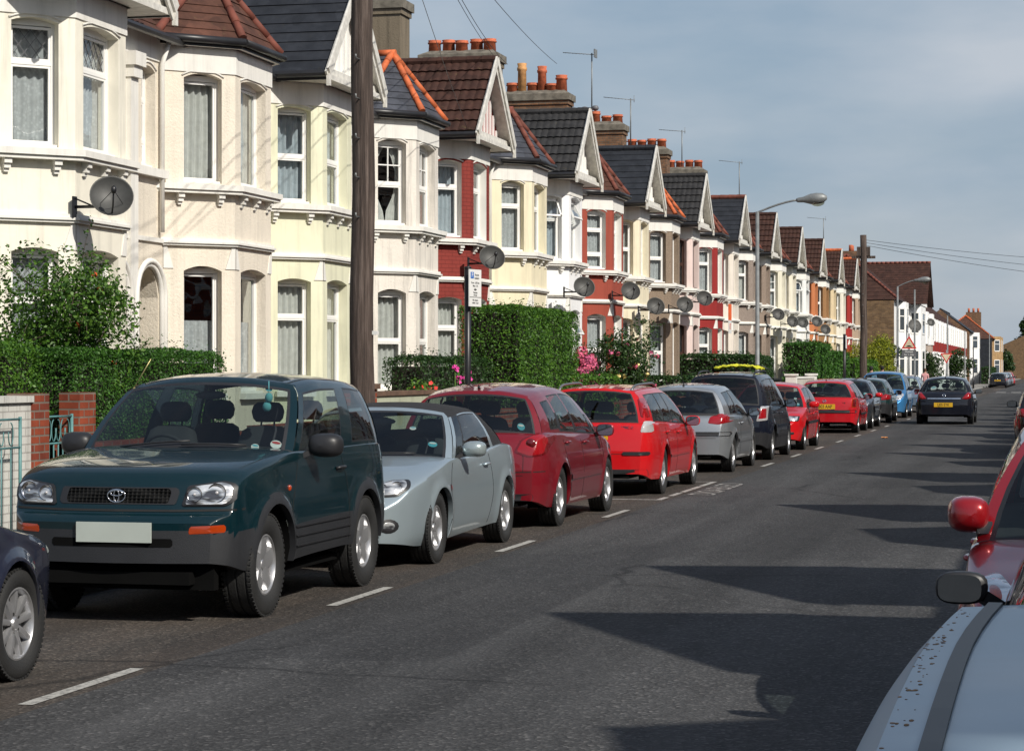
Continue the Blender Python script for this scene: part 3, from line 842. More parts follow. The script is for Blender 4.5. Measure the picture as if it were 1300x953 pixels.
class Body:
    def __init__(s, k):
        s.k = k; L, W = k['L'], k['W']; s.L = L; s.W = W; h = L / 2
        s.belt = pch(k['belt']); s.deck = pch(k['deck']); s.bot = pch(k['bot'])
        s.plan = pch(k.get('plan', [(-h, W * .80), (-h + .08, W * .89), (-h + .25, W * .955), (-h + .7, W), (h - 1.1, W), (h - .5, W * .965), (h - .22, W * .90), (h - .08, W * .80), (h, W * .66)]))
        s.sp = pch(k.get('side', [(.15, .90), (.24, .955), (.38, .985), (.55, 1.0), (.72, .988), (.88, .955), (1.1, .90)]))
        s.wh = [k['yF'], k['yR']]; s.Ra = k['Ra']; s.zw = k['Rt']
        s.bf, s.br = k.get('bowF', .16), k.get('bowR', .10)
        s.flare = k.get('flare', .018); s.fw = k.get('fw', .06)
    def bow(s, x, y):
        q = (x / s.W) ** 2; h = s.L / 2
        return y - s.bf * q * sstep(.1, h, y) + s.br * q * sstep(.3, h, -y)
    def hw(s, y, z):
        w = s.plan(y) * s.sp(z)
        for yw in s.wh:
            r = math.hypot(y - yw, z - s.zw)
            if z > s.bot(y) - .02: w += s.flare * math.exp(-((max(r, s.Ra) - s.Ra) / s.fw) ** 2) * (1 if abs(y - yw) < s.Ra * 1.5 else 0)
        return w
    def zb(s, y):
        z = s.bot(y)
        for yw in s.wh:
            d = abs(y - yw)
            if d < s.Ra: z = max(z, s.zw + math.sqrt(s.Ra ** 2 - d * d))
        return z
    def zs(s, y):
        return min(s.belt(y), s.deck(y) - .012)
    def stations(s):
        h = s.L / 2; S = set(np.round(np.arange(-h, h + .001, .07), 4))
        for e in (-1, 1):
            for q in (0, .008, .02, .04, .065, .1, .14, .2, .27): S.add(round(e * (h - q), 4))
        S = {y for y in S if all(abs(abs(y - yw) - s.Ra) > .03 for yw in s.wh)}
        for yw in s.wh:
            S = {y for y in S if abs(y - yw) > s.Ra}
            for a in range(0, 181, 9): S.add(round(yw + s.Ra * math.cos(R(a)), 4))
            S.add(round(yw + s.Ra + .002, 4)); S.add(round(yw - s.Ra - .002, 4))
        S.add(s.k['gA0'][0]); S.add(s.k['gD0'][0])
        return sorted(S)
    NSIDE = 14; ND = 9
    def section(s, y):
        """half ring from bottom edge up the side and over the deck to the centre"""
        zb, zs, zd = s.zb(y), s.zs(y), s.deck(y)
        zb = min(zb, zs - .03); pts = []
        for i in range(s.NSIDE + 1):
            z = lerp(zb, zs, i / s.NSIDE); pts.append((s.hw(y, z), z))
        ws = pts[-1][0]
        e = s.k.get('decke', .55)
        for i in range(1, s.ND + 1):
            a = i / s.ND * PI / 2
            pts.append((ws * (math.cos(a) ** e if i < s.ND else 0), zs + (zd - zs) * math.sin(a) ** e))
        return pts
    def surf_belt(s, y):
        z = s.zs(y); return s.hw(y, z), z

def build_car(k):
    """k: dictionary of measures. Returns the root Empty with all parts."""
    b = Body(k); L, W, H = k['L'], k['W'], k['H']; h = L / 2
    root = thing('parked_car', k['label'], 'car', (0, 0, 0), 0, k.get('group', 'cars parked along the left kerb'))
    paint = k['paint']; lower = k.get('lower'); zlow = k.get('zlow', 0)
    S = b.stations(); gy0, gy1 = k['gD0'][0], k['gA0'][0]
    m = MB()
    # ---- lower body
    rings = [b.section(y) for y in S]
    n = len(rings[0])
    def mt(i, j):
        y = (S[i] + S[min(i + 1, len(S) - 1)]) / 2
        z = (rings[i][j][1] + rings[i][min(j + 1, n - 1)][1]) / 2
        if j >= b.NSIDE and gy0 + .02 < y < gy1 - .02 and j >= b.NSIDE + 2: return 2
        if lower and (z < zlow if not callable(zlow) else z < zlow(y)): return 1
        return 0
    for sg in (1, -1):
        P = [[(sg * x, b.bow(x, y), z) for x, z in rg] for y, rg in zip(S, rings)]
        m.grid(P, mt, True, flip=(sg < 0))
    # arch flanges turned inwards
    for sg in (1, -1):
        P = [[(sg * x, b.bow(x, y), z), (sg * (x - .045), b.bow(x, y), z + .0)] for y, (x, z) in ((y, rg[0]) for y, rg in zip(S, rings))]
        m.grid(P, 1 if lower else 0, True, flip=(sg > 0))
    # end faces
    for e, idx in ((-1, 0), (1, -1)):
        rg = rings[idx]; y = S[idx]; C = 10; P = []
        for (x, z) in rg[:]:
            P.append([(lerp(-x, x, c / C), b.bow(lerp(-x, x, c / C), y), z) for c in range(C + 1)])
        def me(i, j, rg=rg): return 1 if lower and (rg[i][1] < (zlow if not callable(zlow) else zlow(y))) else 0
        m.grid(P, me, True, flip=(e > 0))
    # ---- greenhouse
    A0, A1, D1, D0 = k['gA0'], k['gA1'], k['gD1'], k['gD0']
    wr = k['wr']; roof = pch(k['roof'])          # roof edge height along y
    crown = k.get('crown', .06); bfw, brw = k.get('bulgeF', .14), k.get('bulgeR', .08)
    def top(u):
        y = lerp(A1[0], D1[0], u); w = wr * (1 - k.get('rtaper', .06) * max(0, (u - .5) * 2) ** 2 - .03 * max(0, (.3 - u) / .3) ** 2)
        return Vector((w, y, roof(y)))
    def botp(u):
        y = lerp(A0[0], D0[0], u); w, z = b.surf_belt(y)
        return Vector((w - k.get('inset', .015), b.bow(w, y), z - .004))
    bulge = k.get('gbulge', .035)
    def side(u, v):
        p = botp(u).lerp(top(u), v); p.x += bulge * math.sin(PI * min(1, v * 1.0)) - .03 * max(0, (v - .86) / .14) ** 2
        return p
    wins = k['wins']   # list of (u0,u1,v0,v1)
    E = .008
    ub = {0, 1}; 
    for q in np.linspace(0, 1, 25): ub.add(round(float(q), 4))
    vb = {0, 1, .93, .96}
    for w_ in wins:
        for q in (w_[0], w_[0] + E, w_[1] - E, w_[1]): ub.add(q)
        for q in (w_[2], w_[2] + .03, w_[3] - .03, w_[3]): vb.add(q)
    for q in (.3, .5, .7): vb.add(q)
    ub = sorted(ub); vb = sorted(vb)
    keep = []
    ed = [q for w_ in wins for q in (w_[0], w_[0] + E, w_[1] - E, w_[1])]
    ub = [q for q in ub if q in ed or q in (0, 1) or all(abs(q - e2) > .006 for e2 in ed)]
    blackp = k.get('pillar_black', [])
    roofmat = 3 if k.get('soft') else 0
    softu = k.get('softu', 2)
    glass_cells = {i: [] for i in range(len(wins))}
    def cell(i, j):
        u = (ub[i] + ub[i + 1]) / 2; v = (vb[j] + vb[j + 1]) / 2
        for wi, w_ in enumerate(wins):
            tri = w_[4] if len(w_) > 4 else None
            if w_[0] < u < w_[1] and w_[2] < v < w_[3]:
                if w_[0] + E < u < w_[1] - E and w_[2] + .03 < v < w_[3] - .03: return ('g', wi)
                return ('s', 0)
        for (p, q) in blackp:
            if p < u < q and wins[0][2] < v < wins[0][3]: return ('s', 0)
        if k.get('soft') and (u > softu or v > .9): return ('m', 3)
        return ('m', 0)
    gl = {}
    for sg in (1, -1):
        P = [[side(u, v) for v in vb] for u in ub]
        if sg < 0: P = [[Vector((-p.x, p.y, p.z)) for p in row] for row in P]
        def mm(i, j):
            c = cell(i, j)
            if c[0] == 'g':
                gl.setdefault((sg, c[1]), []).append((P[i][j], P[i + 1][j], P[i + 1][j + 1], P[i][j + 1])); return None
            return 4 if c[0] == 's' else c[1]
        m.grid(P, mm, True, flip=(sg > 0))
    # roof
    NC = 12
    ss = [-1 + 2 * i / NC for i in range(NC + 1)]
    def roofp(sx, u):
        t = top(u); t = side(u, 1.0)
        q = 1 - abs(sx) ** 2.4
        y = t.y + (bfw * .55 * (1 - u) ** 3 - brw * .5 * u ** 3) * (1 - sx * sx)
        return Vector((t.x * sx, y, t.z + crown * q))
    us = [u for u in ub]
    P = [[roofp(sx, u) for sx in ss] for u in us]
    m.grid(P, roofmat, True, flip=False)
    # windscreen and rear window patches
    def patch(e, us_, vs_, sx, v):
        """sx -1..1, v 0..1"""
        u = 0 if e > 0 else 1
        bb = side(u, 0); tt = side(u, 1.0)
        bul = (bfw if e > 0 else brw)
        yb = bb.y + e * bul * (1 - sx * sx)
        dz = (b.deck(min(max(yb, -h), h)) - bb.z) * (1 - abs(sx) ** 2)
        pb = Vector((bb.x * sx, yb, bb.z + max(0, dz) * .9))
        pt = roofp(sx, u)
        p = pb.lerp(pt, v); sd = side(u, v)
        p.x = sd.x * sx
        p.y += e * k.get('wbulge', .03) * math.sin(PI * v); 
        return p
    panes = []
    for e, name in ((1, 'windscreen'), (-1, 'rear_window')):
        g = k.get('ws' if e > 0 else 'rw', (.07, .05, .93))
        if g is None: 
            P = [[patch(e, 0, 0, sx, v) for sx in ss] for v in (0, .25, .5, .75, 1)]
            m.grid(P, roofmat, True, flip=(e < 0)); continue
        mg, v0, v1 = g; 
        xs = sorted(set([-1, 1, -1 + mg, 1 - mg, -1 + mg + .03, 1 - mg - .03] + [q for q in ss if abs(q) < 1 - mg - .05]))
        vs = sorted({0, v0, v0 + .04, .3, .5, .7, v1 - .04, v1, 1})
        P = [[patch(e, 0, 0, sx, v) for sx in xs] for v in vs]
        cells = []
        def mm(i, j):
            v = (vs[i] + vs[i + 1]) / 2; sx = (xs[j] + xs[j + 1]) / 2
            if abs(sx) < 1 - mg - .03 and v0 + .04 < v < v1 - .04:
                cells.append((P[i][j], P[i][j + 1], P[i + 1][j + 1], P[i + 1][j])); return None
            if abs(sx) < 1 - mg and v0 < v < v1: return 4
            return 4 if (v < v0 and k.get('cowlblack', True)) and abs(sx) < 1 - mg else (3 if k.get('soft') and e < 0 else 0)
        m.grid(P, mm, True, flip=(e < 0))
        panes.append((name, cells))
    body = m.build('body', [paint, lower or paint, CABIN, SOFT, BLACKP], root, weld=.0006, sharp=k.get('sharp', 42))
    # glass parts
    def pane(name, cells):
        q = MB()
        for c in cells: q.add(c, [(0, 1, 2, 3)], 0, True)
        o = q.build(name, [k.get('glass', CARG)], root, weld=.0005)
        return o
    for name, cells in panes: pane(name, cells)
    for (sg, wi), cells in gl.items(): pane('side_window', cells)
    # ---- underbody and wheel wells
    u = MB()
    zf = k.get('zfloor', .24); xw = b.W - .30
    u.box(-xw + .02, xw - .02, -h + .12, h - .2, zf, zf + .05)
    u.box(-W * .86, W * .86, b.wh[1] + b.Ra + .01, b.wh[0] - b.Ra - .01, zf - .02, zf + .03)
    for yw in b.wh:
        for sg in (1, -1):
            P = []
            for i in range(17):
                a = PI * i / 16; yy, zz = yw + b.Ra * math.cos(a), b.zw + b.Ra * math.sin(a)
                if i in (0, 16): zz = b.bot(yw)
                P.append([(sg * (b.hw(yy, max(zz, .3)) - .04), b.bow(b.W * .9, yy), zz), (sg * (xw), yy, zz)])
            u.grid(P, 0, True)
            ring_ = [(sg * xw, yw + b.Ra * math.cos(PI * i / 16), b.zw + b.Ra * math.sin(PI * i / 16)) for i in range(17)] + [(sg * xw, yw - b.Ra, .2), (sg * xw, yw + b.Ra, .2)]
            u.poly(ring_)
    # bumper backs
    for e, yy in ((1, h - .06), (-1, -h + .06)):
        u.box(-W * .62, W * .62, min(yy, yy - e * .1), max(yy, yy - e * .1), zf, .34)
    u.build('underbody', [UNDER], root)
    # ---- interior
    z0 = b.belt(0) - .02
    for (yy, n_) in k.get('seats', [(-.05, 2), (-.95, 3)]):
        for xx in ((-.36, .36) if n_ == 2 else (-.42, 0, .42)):
            s = MB(); tp = z0 + k.get('seath', .18)
            P = []
            for (zz, wx, ty) in ((z0 - .1, .22, .09), (z0 + .05, .21, .085), (tp - .03, .17, .07), (tp, .12, .05), (tp + .01, .0, .0)):
                P.append([(xx + wx * math.copysign(abs(math.cos(a)) ** .5, math.cos(a)), yy - .10 * (zz - z0) / .3 + ty * math.copysign(abs(math.sin(a)) ** .6, math.sin(a)), zz) for a in [2 * PI * i / 24 for i in range(24)]])
            s.grid(P, 0, True, wrap=True)
            P = []
            for (zz, wx, ty) in ((tp + .03, .0, .0), (tp + .032, .09, .035), (tp + .06, .115, .048), (tp + .11, .125, .05), (tp + .15, .112, .045), (tp + .175, .085, .03), (tp + .182, .0, .0)):
                P.append([(xx + wx * math.copysign(abs(math.cos(a)) ** .6, math.cos(a)), yy - .12 - .0 + ty * math.sin(a), zz) for a in [2 * PI * i / 24 for i in range(24)]])
            s.grid(P, 0, True, wrap=True)
            s.tube([(xx - .05, yy - .11, tp - .02), (xx - .05, yy - .12, tp + .06)], .007, 6); s.tube([(xx + .05, yy - .11, tp - .02), (xx + .05, yy - .12, tp + .06)], .007, 6)
            s.build('seat', [SEATM], root)
    # dashboard and steering wheel (right-hand drive)
    d = MB(); yd = A0[0] - .18
    P = []
    for i in range(9):
        a = PI * i / 8; P.append([(x_, yd + .30 * math.cos(a) , z0 - .02 + .07 * math.sin(a) * (1.15 if .1 < x_ < .62 else 1)) for x_ in np.linspace(-W * .8, W * .8, 14)])
    d.grid(P, 0, True); d.build('dashboard', [DASH], root)
    s = MB(); M = Matrix.Translation((.36, yd - .42, z0 + .0)) @ Matrix.Rotation(R(62), 4, 'X')
    s.lathe([(.18 + .014 * math.cos(2 * PI * i / 8), .014 * math.sin(2 * PI * i / 8)) for i in range(8)], 24, M, 0, closed=True)
    q = MB(); q.box(-.18, .18, -.02, .02, -.01, .01); q.ball((0, 0, 0), .07, 10, 0, (1, 1, .35)); s.merge(q, M)
    s.build('steering_wheel', [SEATM], root)
    # rear view mirror
    if k.get('ws', 1) is not None:
        t = roofp(0, 0); q = MB(); q.ball((0, t.y - .03 + .02, t.z - .13), .12, 12, 0, (1, .18, .28)); q.tube([(0, t.y + .02, t.z - .02), (0, t.y, t.z - .11)], .01, 6); q.build('interior_mirror', [DASH], root)
    # ---- wheels
    wp = wheel_parts(k)
    tw = k.get('tw', .19); off = W - tw / 2 - k.get('wheel_in', .02)
    for yw in b.wh:
        for sg in (1, -1):
            w = link('wheel', wp[0], root, (sg * off, yw, k['Rt']), 0 if sg > 0 else PI)
            for nm, me in (('tyre', wp[1]), ('rim', wp[2])): link(nm, me, w)
    k['_b'] = b; k['_root'] = root; k['_body'] = body; k['_side'] = side; k['_patch'] = patch; k['_roofp'] = roofp; k['_top'] = top
    # BVH for fitting details to the skin
    me = body.data; me.calc_loop_triangles()
    k['_bvh'] = BVHTree.FromPolygons([v.co[:] for v in me.vertices], [t.vertices[:] for t in me.loop_triangles])
    return root

_wheels = {}
def wheel_parts(k):
    Rt, Rr, tw, st = k['Rt'], k['Rr'], k.get('tw', .19), k.get('wheel', 'five')
    key = (Rt, Rr, tw, st)
    if key in _wheels: return _wheels[key]
    X = Matrix.Rotation(R(90), 4, 'Y')      # lathe axis -> +x outward
    hub = MB(); hub.lathe([(0, tw * .18), (Rr * .62, tw * .18), (Rr * .62, tw * .12), (Rr * .95, .0), (Rr * .95, -.06), (0, -.06)], 28, X, 0)
    t = MB(); hw_ = tw / 2; prof = [(Rr * .98, hw_ * .72), (Rr + .012, hw_ * .92), (lerp(Rr, Rt, .45), hw_ * 1.04), (lerp(Rr, Rt, .8), hw_ * 1.0), (Rt - .012, hw_ * .90), (Rt, hw_ * .78)]
    gr = k.get('grooves', 4); xs = [hw_ * .78]
    for i in range(gr):
        c = lerp(hw_ * .6, -hw_ * .6, i / (gr - 1)); prof += [(Rt, c + .008), (Rt - .009, c + .005), (Rt - .009, c - .005), (Rt, c - .008)]
    prof += [(Rt, -hw_ * .78), (Rt - .012, -hw_ * .9), (lerp(Rr, Rt, .5), -hw_ * 1.04), (Rr * .98, -hw_ * .75)]
    t.lathe(prof, 48, X, 0)
    # sipes / tread blocks on the shoulder
    for i in range(60):
        a = 2 * PI * i / 60
        for sg in (1, -1):
            c = Vector((sg * hw_ * .84, (Rt - .004) * math.cos(a), (Rt - .004) * math.sin(a)))
            rd = Vector((0, math.cos(a), math.sin(a))); tg = Vector((0, -math.sin(a), math.cos(a)))
            t.obox(c, Vector((hw_ * .12, 0, 0)) - rd * .003 * sg * 0, tg * Rt * .030, rd * .006, 0)
    r = MB()
    r.lathe([(Rr * .99, hw_ * .74), (Rr * 1.0, hw_ * .80), (Rr * .95, hw_ * .82), (Rr * .90, hw_ * .62), (Rr * .87, 0), (Rr * .87, -hw_ * .6)], 40, X, 0)
    def spoke(a, w0, w1, x0, x1, r0=.16, r1=.93, th=.014):
        q = MB(); P = []
        for i in range(6):
            u = i / 5; rr = lerp(Rr * r0, Rr * r1, u); w = lerp(w0, w1, u) * Rr; x = lerp(x0, x1, u) + .25 * (x0 - x1) * math.sin(PI * u) * 0 + .006 * math.sin(PI * u)
            P.append([(x - .03, -w, rr), (x, -w * .8, rr), (x + .004, 0, rr), (x, w * .8, rr), (x - .03, w, rr)])
        q.grid(P, 0, True); r.merge(q, Matrix.Rotation(a, 4, 'X'))
    xh, xe = hw_ * .52, hw_ * .70
    if st == 'five':
        for i in range(5): spoke(2 * PI * i / 5, .30, .17, xh, xe)
    elif st == 'five_wide':   # slotted alloy with holes between broad spokes
        for i in range(5): spoke(2 * PI * i / 5, .36, .30, xh * 1.1, xe * 1.0)
    elif st == 'twin':
        for i in range(5):
            for s_ in (-.13, .13): spoke(2 * PI * i / 5 + s_, .10, .085, xh, xe)
    elif st == 'multi':
        for i in range(9): spoke(2 * PI * i / 9, .10, .10, xh, xe)
    elif st == 'seven':
        for i in range(7): spoke(2 * PI * i / 7, .17, .12, xh, xe)
    elif st == 'disc':
        r.lathe([(0, xh + .02), (Rr * .3, xh + .015), (Rr * .7, xe), (Rr * .92, xe - .01)], 32, X, 0)
        for i in range(12):
            q = MB(); q.box(xe + .0005, xe + .004, -.012, .012, Rr * .66, Rr * .82, 1); r.merge(q, Matrix.Rotation(2 * PI * i / 12, 4, 'X'))
    r.lathe([(0, xh + .016), (Rr * .15, xh + .014), (Rr * .2, xh + .004), (Rr * .24, xh - .02)], 20, X, 0)
    for i in range(5):
        a = 2 * PI * (i + .5) / 5; q = MB(); q.lathe([(0, .012), (.009, .012), (.009, 0)], 8, Matrix.Translation((xh - .004, .055 * math.cos(a), .055 * math.sin(a))) @ X, 1); r.merge(q)
    out = (hub.mesh('wheel', [STEEL]), t.mesh('tyre', [RUBBER], sharp=40), r.mesh('rim', [ALLOY, STEEL], sharp=40))
    _wheels[key] = out; return out

# ---- fitting details to the body skin
def chaikin(p, n=2):
    for _ in range(n):
        q = []
        for i in range(len(p)):
            a, b_ = p[i], p[(i + 1) % len(p)]
            q += [(a[0] * .75 + b_[0] * .25, a[1] * .75 + b_[1] * .25), (a[0] * .25 + b_[0] * .75, a[1] * .25 + b_[1] * .75)]
        p = q
    return p
def cast(k, d, a, z):
    """d: 'F','R' (front/rear; a = x) or 'S','P' (starboard +x, port -x; a = y)"""
    h = k['L'] / 2 + 1
    if d == 'F': o, v = Vector((a, h, z)), Vector((0, -1, 0))
    elif d == 'R': o, v = Vector((a, -h, z)), Vector((0, 1, 0))
    elif d == 'S': o, v = Vector((2, a, z)), Vector((-1, 0, 0))
    else: o, v = Vector((-2, a, z)), Vector((1, 0, 0))
    hit, nr, _, dist = k['_bvh'].ray_cast(o, v)
    if hit is None or dist > 1.0 + (1.3 if d in 'SP' else .9):
        q = o + v * (1.15 if d in 'FR' else 2 - k['W'] * .95)
        hit, nr, _, dd = k['_bvh'].find_nearest(q)
    if nr.dot(v) > 0: nr = -nr
    return hit, nr
def decal(k, name, outline, d, mats, off=.004, bulge=0, smooth=1, parent=None, rings=5, sub=.05, rim=None, label=None, segs=0):
    """a panel that follows the skin. outline in (x,z) for F/R or (y,z) for S/P"""
    pts = list(outline)
    if sub:
        q = []
        for i in range(len(pts)):
            a, b_ = pts[i], pts[(i + 1) % len(pts)]; n = max(1, int(math.hypot(a[0] - b_[0], a[1] - b_[1]) / sub))
            for j in range(n): q.append((lerp(a[0], b_[0], j / n), lerp(a[1], b_[1], j / n)))
        pts = q
    if smooth: pts = chaikin(pts, smooth)
    cx = sum(p[0] for p in pts) / len(pts); cz = sum(p[1] for p in pts) / len(pts)
    m = MB(); P = []
    hit, nr = cast(k, d, cx, cz)
    P.append([hit + nr * (off + bulge)] * len(pts))
    for r_ in range(1, rings + 1):
        t = r_ / rings; row = []
        for (x, z) in pts:
            hh, nn = cast(k, d, lerp(cx, x, t), lerp(cz, z, t)); row.append(hh + nn * (off + bulge * (1 - t * t)))
        P.append(row)
    row = []
    for (x, z), p in zip(pts, P[-1]):
        hh, nn = cast(k, d, x, z); row.append(hh - nn * .012)
    P.append(row)
    def mt(i, j): return (1 if rim and i >= rings - rim else 0) if len(mats) > 1 else 0
    m.grid(P, mt, True, flip=False, wrap=True)
    return m.build(name, mats, parent or k['_root'], weld=.0002, sharp=50, recalc=True, label=label)
def strip(k, m, line, d, w=.006, off=.002, mat=0, step=.03):
    pts = []
    for i in range(len(line) - 1):
        a, b_ = line[i], line[i + 1]; n = max(1, int(math.hypot(a[0] - b_[0], a[1] - b_[1]) / step))
        for j in range(n): pts.append((lerp(a[0], b_[0], j / n), lerp(a[1], b_[1], j / n)))
    pts.append(line[-1]); P = []
    for i, p in enumerate(pts):
        q0, q1 = pts[max(0, i - 1)], pts[min(len(pts) - 1, i + 1)]; dx, dz = q1[0] - q0[0], q1[1] - q0[1]; l = math.hypot(dx, dz) or 1
        nx, nz = -dz / l * w / 2, dx / l * w / 2
        a, na = cast(k, d, p[0] + nx, p[1] + nz); b_, nb = cast(k, d, p[0] - nx, p[1] - nz)
        P.append([a - na * .004, a + na * off, b_ + nb * off, b_ - nb * .004])
    m.grid(P, mat, False)
def rrect(x0, x1, z0, z1): return [(x0, z0), (x1, z0), (x1, z1), (x0, z1)]
def smooth_line(pts, n=8):
    """Catmull-Rom through the points"""
    out = []
    for i in range(len(pts) - 1):
        p0, p1, p2, p3 = pts[max(i - 1, 0)], pts[i], pts[i + 1], pts[min(i + 2, len(pts) - 1)]
        for j in range(n):
            t = j / n
            out.append(tuple(.5 * ((2 * p1[c]) + (-p0[c] + p2[c]) * t + (2 * p0[c] - 5 * p1[c] + 4 * p2[c] - p3[c]) * t * t + (-p0[c] + 3 * p1[c] - 3 * p2[c] + p3[c]) * t ** 3) for c in (0, 1)))
    out.append(pts[-1]); return out

def into_body(k, mb, mat):
    """surface pattern such as panel gaps goes into the body mesh itself"""
    me = k['_body'].data; idx = len(me.materials); me.materials.append(mat)
    bm = bmesh.new(); bm.from_mesh(me)
    vs = [bm.verts.new(p) for p in mb.v]
    for f in mb.f:
        try: nf = bm.faces.new([vs[i] for i in f]); nf.material_index = idx
        except ValueError: pass
    bm.to_mesh(me); bm.free(); me.update()
def reflectors(k, name, lst, d='F'):
    """bowl reflectors with a bulb inside a lamp"""
    for (x, z, r_) in lst:
        for sg in (1, -1):
            p, nn = cast(k, d, sg * x, z); nn = (nn + Vector((0, 1.5 if d == 'F' else -1.5, 0))).normalized(); q = MB(); M = Matrix.Translation(p + nn * .026) @ nn.to_track_quat('Z', 'Y').to_matrix().to_4x4()
            q.lathe([(r_ * 1.08, -.004), (r_ * 1.08, .002), (r_, .002), (r_ * .9, -.008), (r_ * .5, -.018), (r_ * .22, -.020)], 20, M, [0, 0, 1, 1, 1]); q.lathe([(r_ * .22, -.020), (r_ * .2, .002), (r_ * .1, .006), (0, .006)], 12, M, 2)
            q.build(name, [BLACKP, CHROME, WHITEL], k['_root'])
def details(k):
    """seams, handles, mirrors, lamps, plates common to every car"""
    b = k['_b']; root = k['_root']; h = k['L'] / 2; W = k['W']; paint = k['paint']
    sm = MB()
    for sd in 'SP':
        for ln in k.get('doors', []): strip(k, sm, smooth_line(ln), sd)
    for ln in k.get('seamF', []): strip(k, sm, ln, 'F')
    for ln in k.get('seamR', []): strip(k, sm, ln, 'R')
    if sm.f: into_body(k, sm, SEAM)
    # mouldings along the sides
    for (y0, y1, z, w) in k.get('mould', []):
        for sd in 'SP':
            q = MB(); strip(k, q, [(y0, z), (y1, z)], sd, w, .014, 0, .08); q.build('side_moulding', [k.get('mouldm', BLACKP)], root)
    for (y, z) in k.get('handles', []):
        for sg in (1, -1):
            p, nn = cast(k, 'S' if sg > 0 else 'P', y, z); q = MB()
            q.tube([p + nn * .004 + Vector((0, -.085, 0)), p + nn * .028 + Vector((0, -.06, .004)), p + nn * .030 + Vector((0, .06, .004)), p + nn * .004 + Vector((0, .085, 0))], [.011, .013, .013, .011], 8)
            q.build('door_handle', [k.get('handlem', paint)], root)
    # door mirrors
    my, mz = k['mirror']; ms = k.get('mirs', (.105, .06, .072))
    for sg in (1, -1):
        p, nn = cast(k, 'S' if sg > 0 else 'P', my, mz - .05); w = b.surf_belt(my)[0]
        c = Vector((sg * (w + k.get('mirout', .02) + ms[0]), my - .02, mz)); q = MB(); rows = []
        for i in range(11):
            t = i / 10; ty = -math.cos(PI * t)      # -1 rear .. 1 front
            rr = (1 if t < .12 else math.sin(PI / 2 * min(1, (1 - t) / .75)) ** .6)
            yy = [-.05, -.05, -.04, -.02, 0, .02, .04, .055, .066, .072, .075][i]
            rr = [0, .93, 1, 1, .98, .93, .85, .72, .52, .28, 0][i]
            rows.append([c + Vector((ms[0] * rr * math.copysign(abs(math.cos(a)) ** .7, math.cos(a)) - sg * .02 * t, yy, ms[2] * rr * math.copysign(abs(math.sin(a)) ** .7, math.sin(a)))) for a in [2 * PI * j / 18 for j in range(18)]])
        q.grid(rows, 0, True, wrap=True)
        q.beam(c + Vector((-sg * ms[0] * .8, 0, -ms[2] * .5)), (sg * (w - .06), my + .03, mz - .09), .07, .035, (0, 0, 1), 1)
        o = q.build('door_mirror', [k.get('mirm', paint), BLACKP], root, recalc=True)
        g = MB(); cc = c + Vector((0, -.056, 0)); pts = [cc + Vector((ms[0] * .84 * math.copysign(abs(math.cos(a)) ** .6, math.cos(a)), 0, ms[2] * .84 * math.copysign(abs(math.sin(a)) ** .6, math.sin(a)))) for a in [2 * PI * j / 20 for j in range(20)]]
        g.poly(pts); g.build('mirror_glass', [MIRG], o)
    # lamps
    for (nm, ol, d, mats, kw) in k.get('lamps', []):
        kk = dict(off=.006, bulge=.012, smooth=1); kk.update(kw)
        decal(k, nm, ol, d, mats, **kk)
        if not kw.get('one'): 
            if d in 'FR': decal(k, nm, [(-x, z) for x, z in ol], d, mats, **{q: v for q, v in kk.items() if q != 'one'})
            else: decal(k, nm, ol, 'P' if d == 'S' else 'S', mats, **{q: v for q, v in kk.items() if q != 'one'})
    # plates
    for (d, x, z, w, hh, col, txt) in k.get('plates', []):
        p, nn = cast(k, d, x, z); e = 1 if d == 'F' else -1
        yy = max(e * cast(k, d, x + q * w / 2, z + r * hh / 2)[0].y for q in (-1, 0, 1) for r in (-1, 1)) * e
        q = MB(); q.box(x - w / 2, x + w / 2, yy - .004, yy + .012 if e > 0 else yy + .004, z - hh / 2, z + hh / 2) if e > 0 else q.box(x - w / 2, x + w / 2, yy - .012, yy + .004, z - hh / 2, z + hh / 2)
        o = q.build('number_plate', [col], root)
        if txt: text_mesh('lettering', txt, hh * .92, PLATEB, o, (x, yy + e * .0135, z - .002), (PI / 2, 0, PI if e > 0 else 0), .0006, sx=.8)
    # wipers
    if k.get('wipers', True) and k.get('ws', 1) is not None:
        q = MB()
        for (x0, x1) in ((.55, -.12), (-.05, -.62)):
            pts = [k['_patch'](1, 0, 0, lerp(x0, x1, t), .03 + .05 * t) + Vector((0, .022, .018)) for t in (0, .25, .5, .75, 1)]
            q.tube(pts, .007, 5)
        q.build('windscreen_wipers', [BLACKP], root)
    if k.get('rwiper'):
        q = MB(); pts = [k['_patch'](-1, 0, 0, lerp(.02, -.5, t), .10 + .04 * t) + Vector((0, -.022, .012)) for t in (0, .5, 1)]
        q.tube(pts, .008, 5); q.build('rear_wiper', [BLACKP], root)
    if k.get('antenna'):
        (x, u, ln, tilt) = k['antenna']; p = k['_roofp'](x, u); q = MB(); q.tube([p, p + Vector((0, -.02, .03))], [.018, .012], 8); q.tube([p + Vector((0, -.01, .02)), p + Vector((0, -math.sin(tilt) * ln, math.cos(tilt) * ln))], .004, 5)
        q.build('aerial', [BLACKP], root)
    # badges of round kind
    for (d, x, z, r_, mat) in k.get('badges', []):
        p, nn = cast(k, d, x, z); q = MB(); M = Matrix.Translation(p + nn * .004) @ nn.to_track_quat('Z', 'Y').to_matrix().to_4x4()
        q.lathe([(r_, 0), (r_, .006), (r_ * .8, .008), (r_ * .8, .002)], 20, M, 0); q2 = MB(); q2.box(-r_ * .8, r_ * .8, -r_ * .14, r_ * .14, .002, .007); q.merge(q2, M @ Matrix.Rotation(.5, 4, 'Z'))
        q.build('badge', [mat], root)
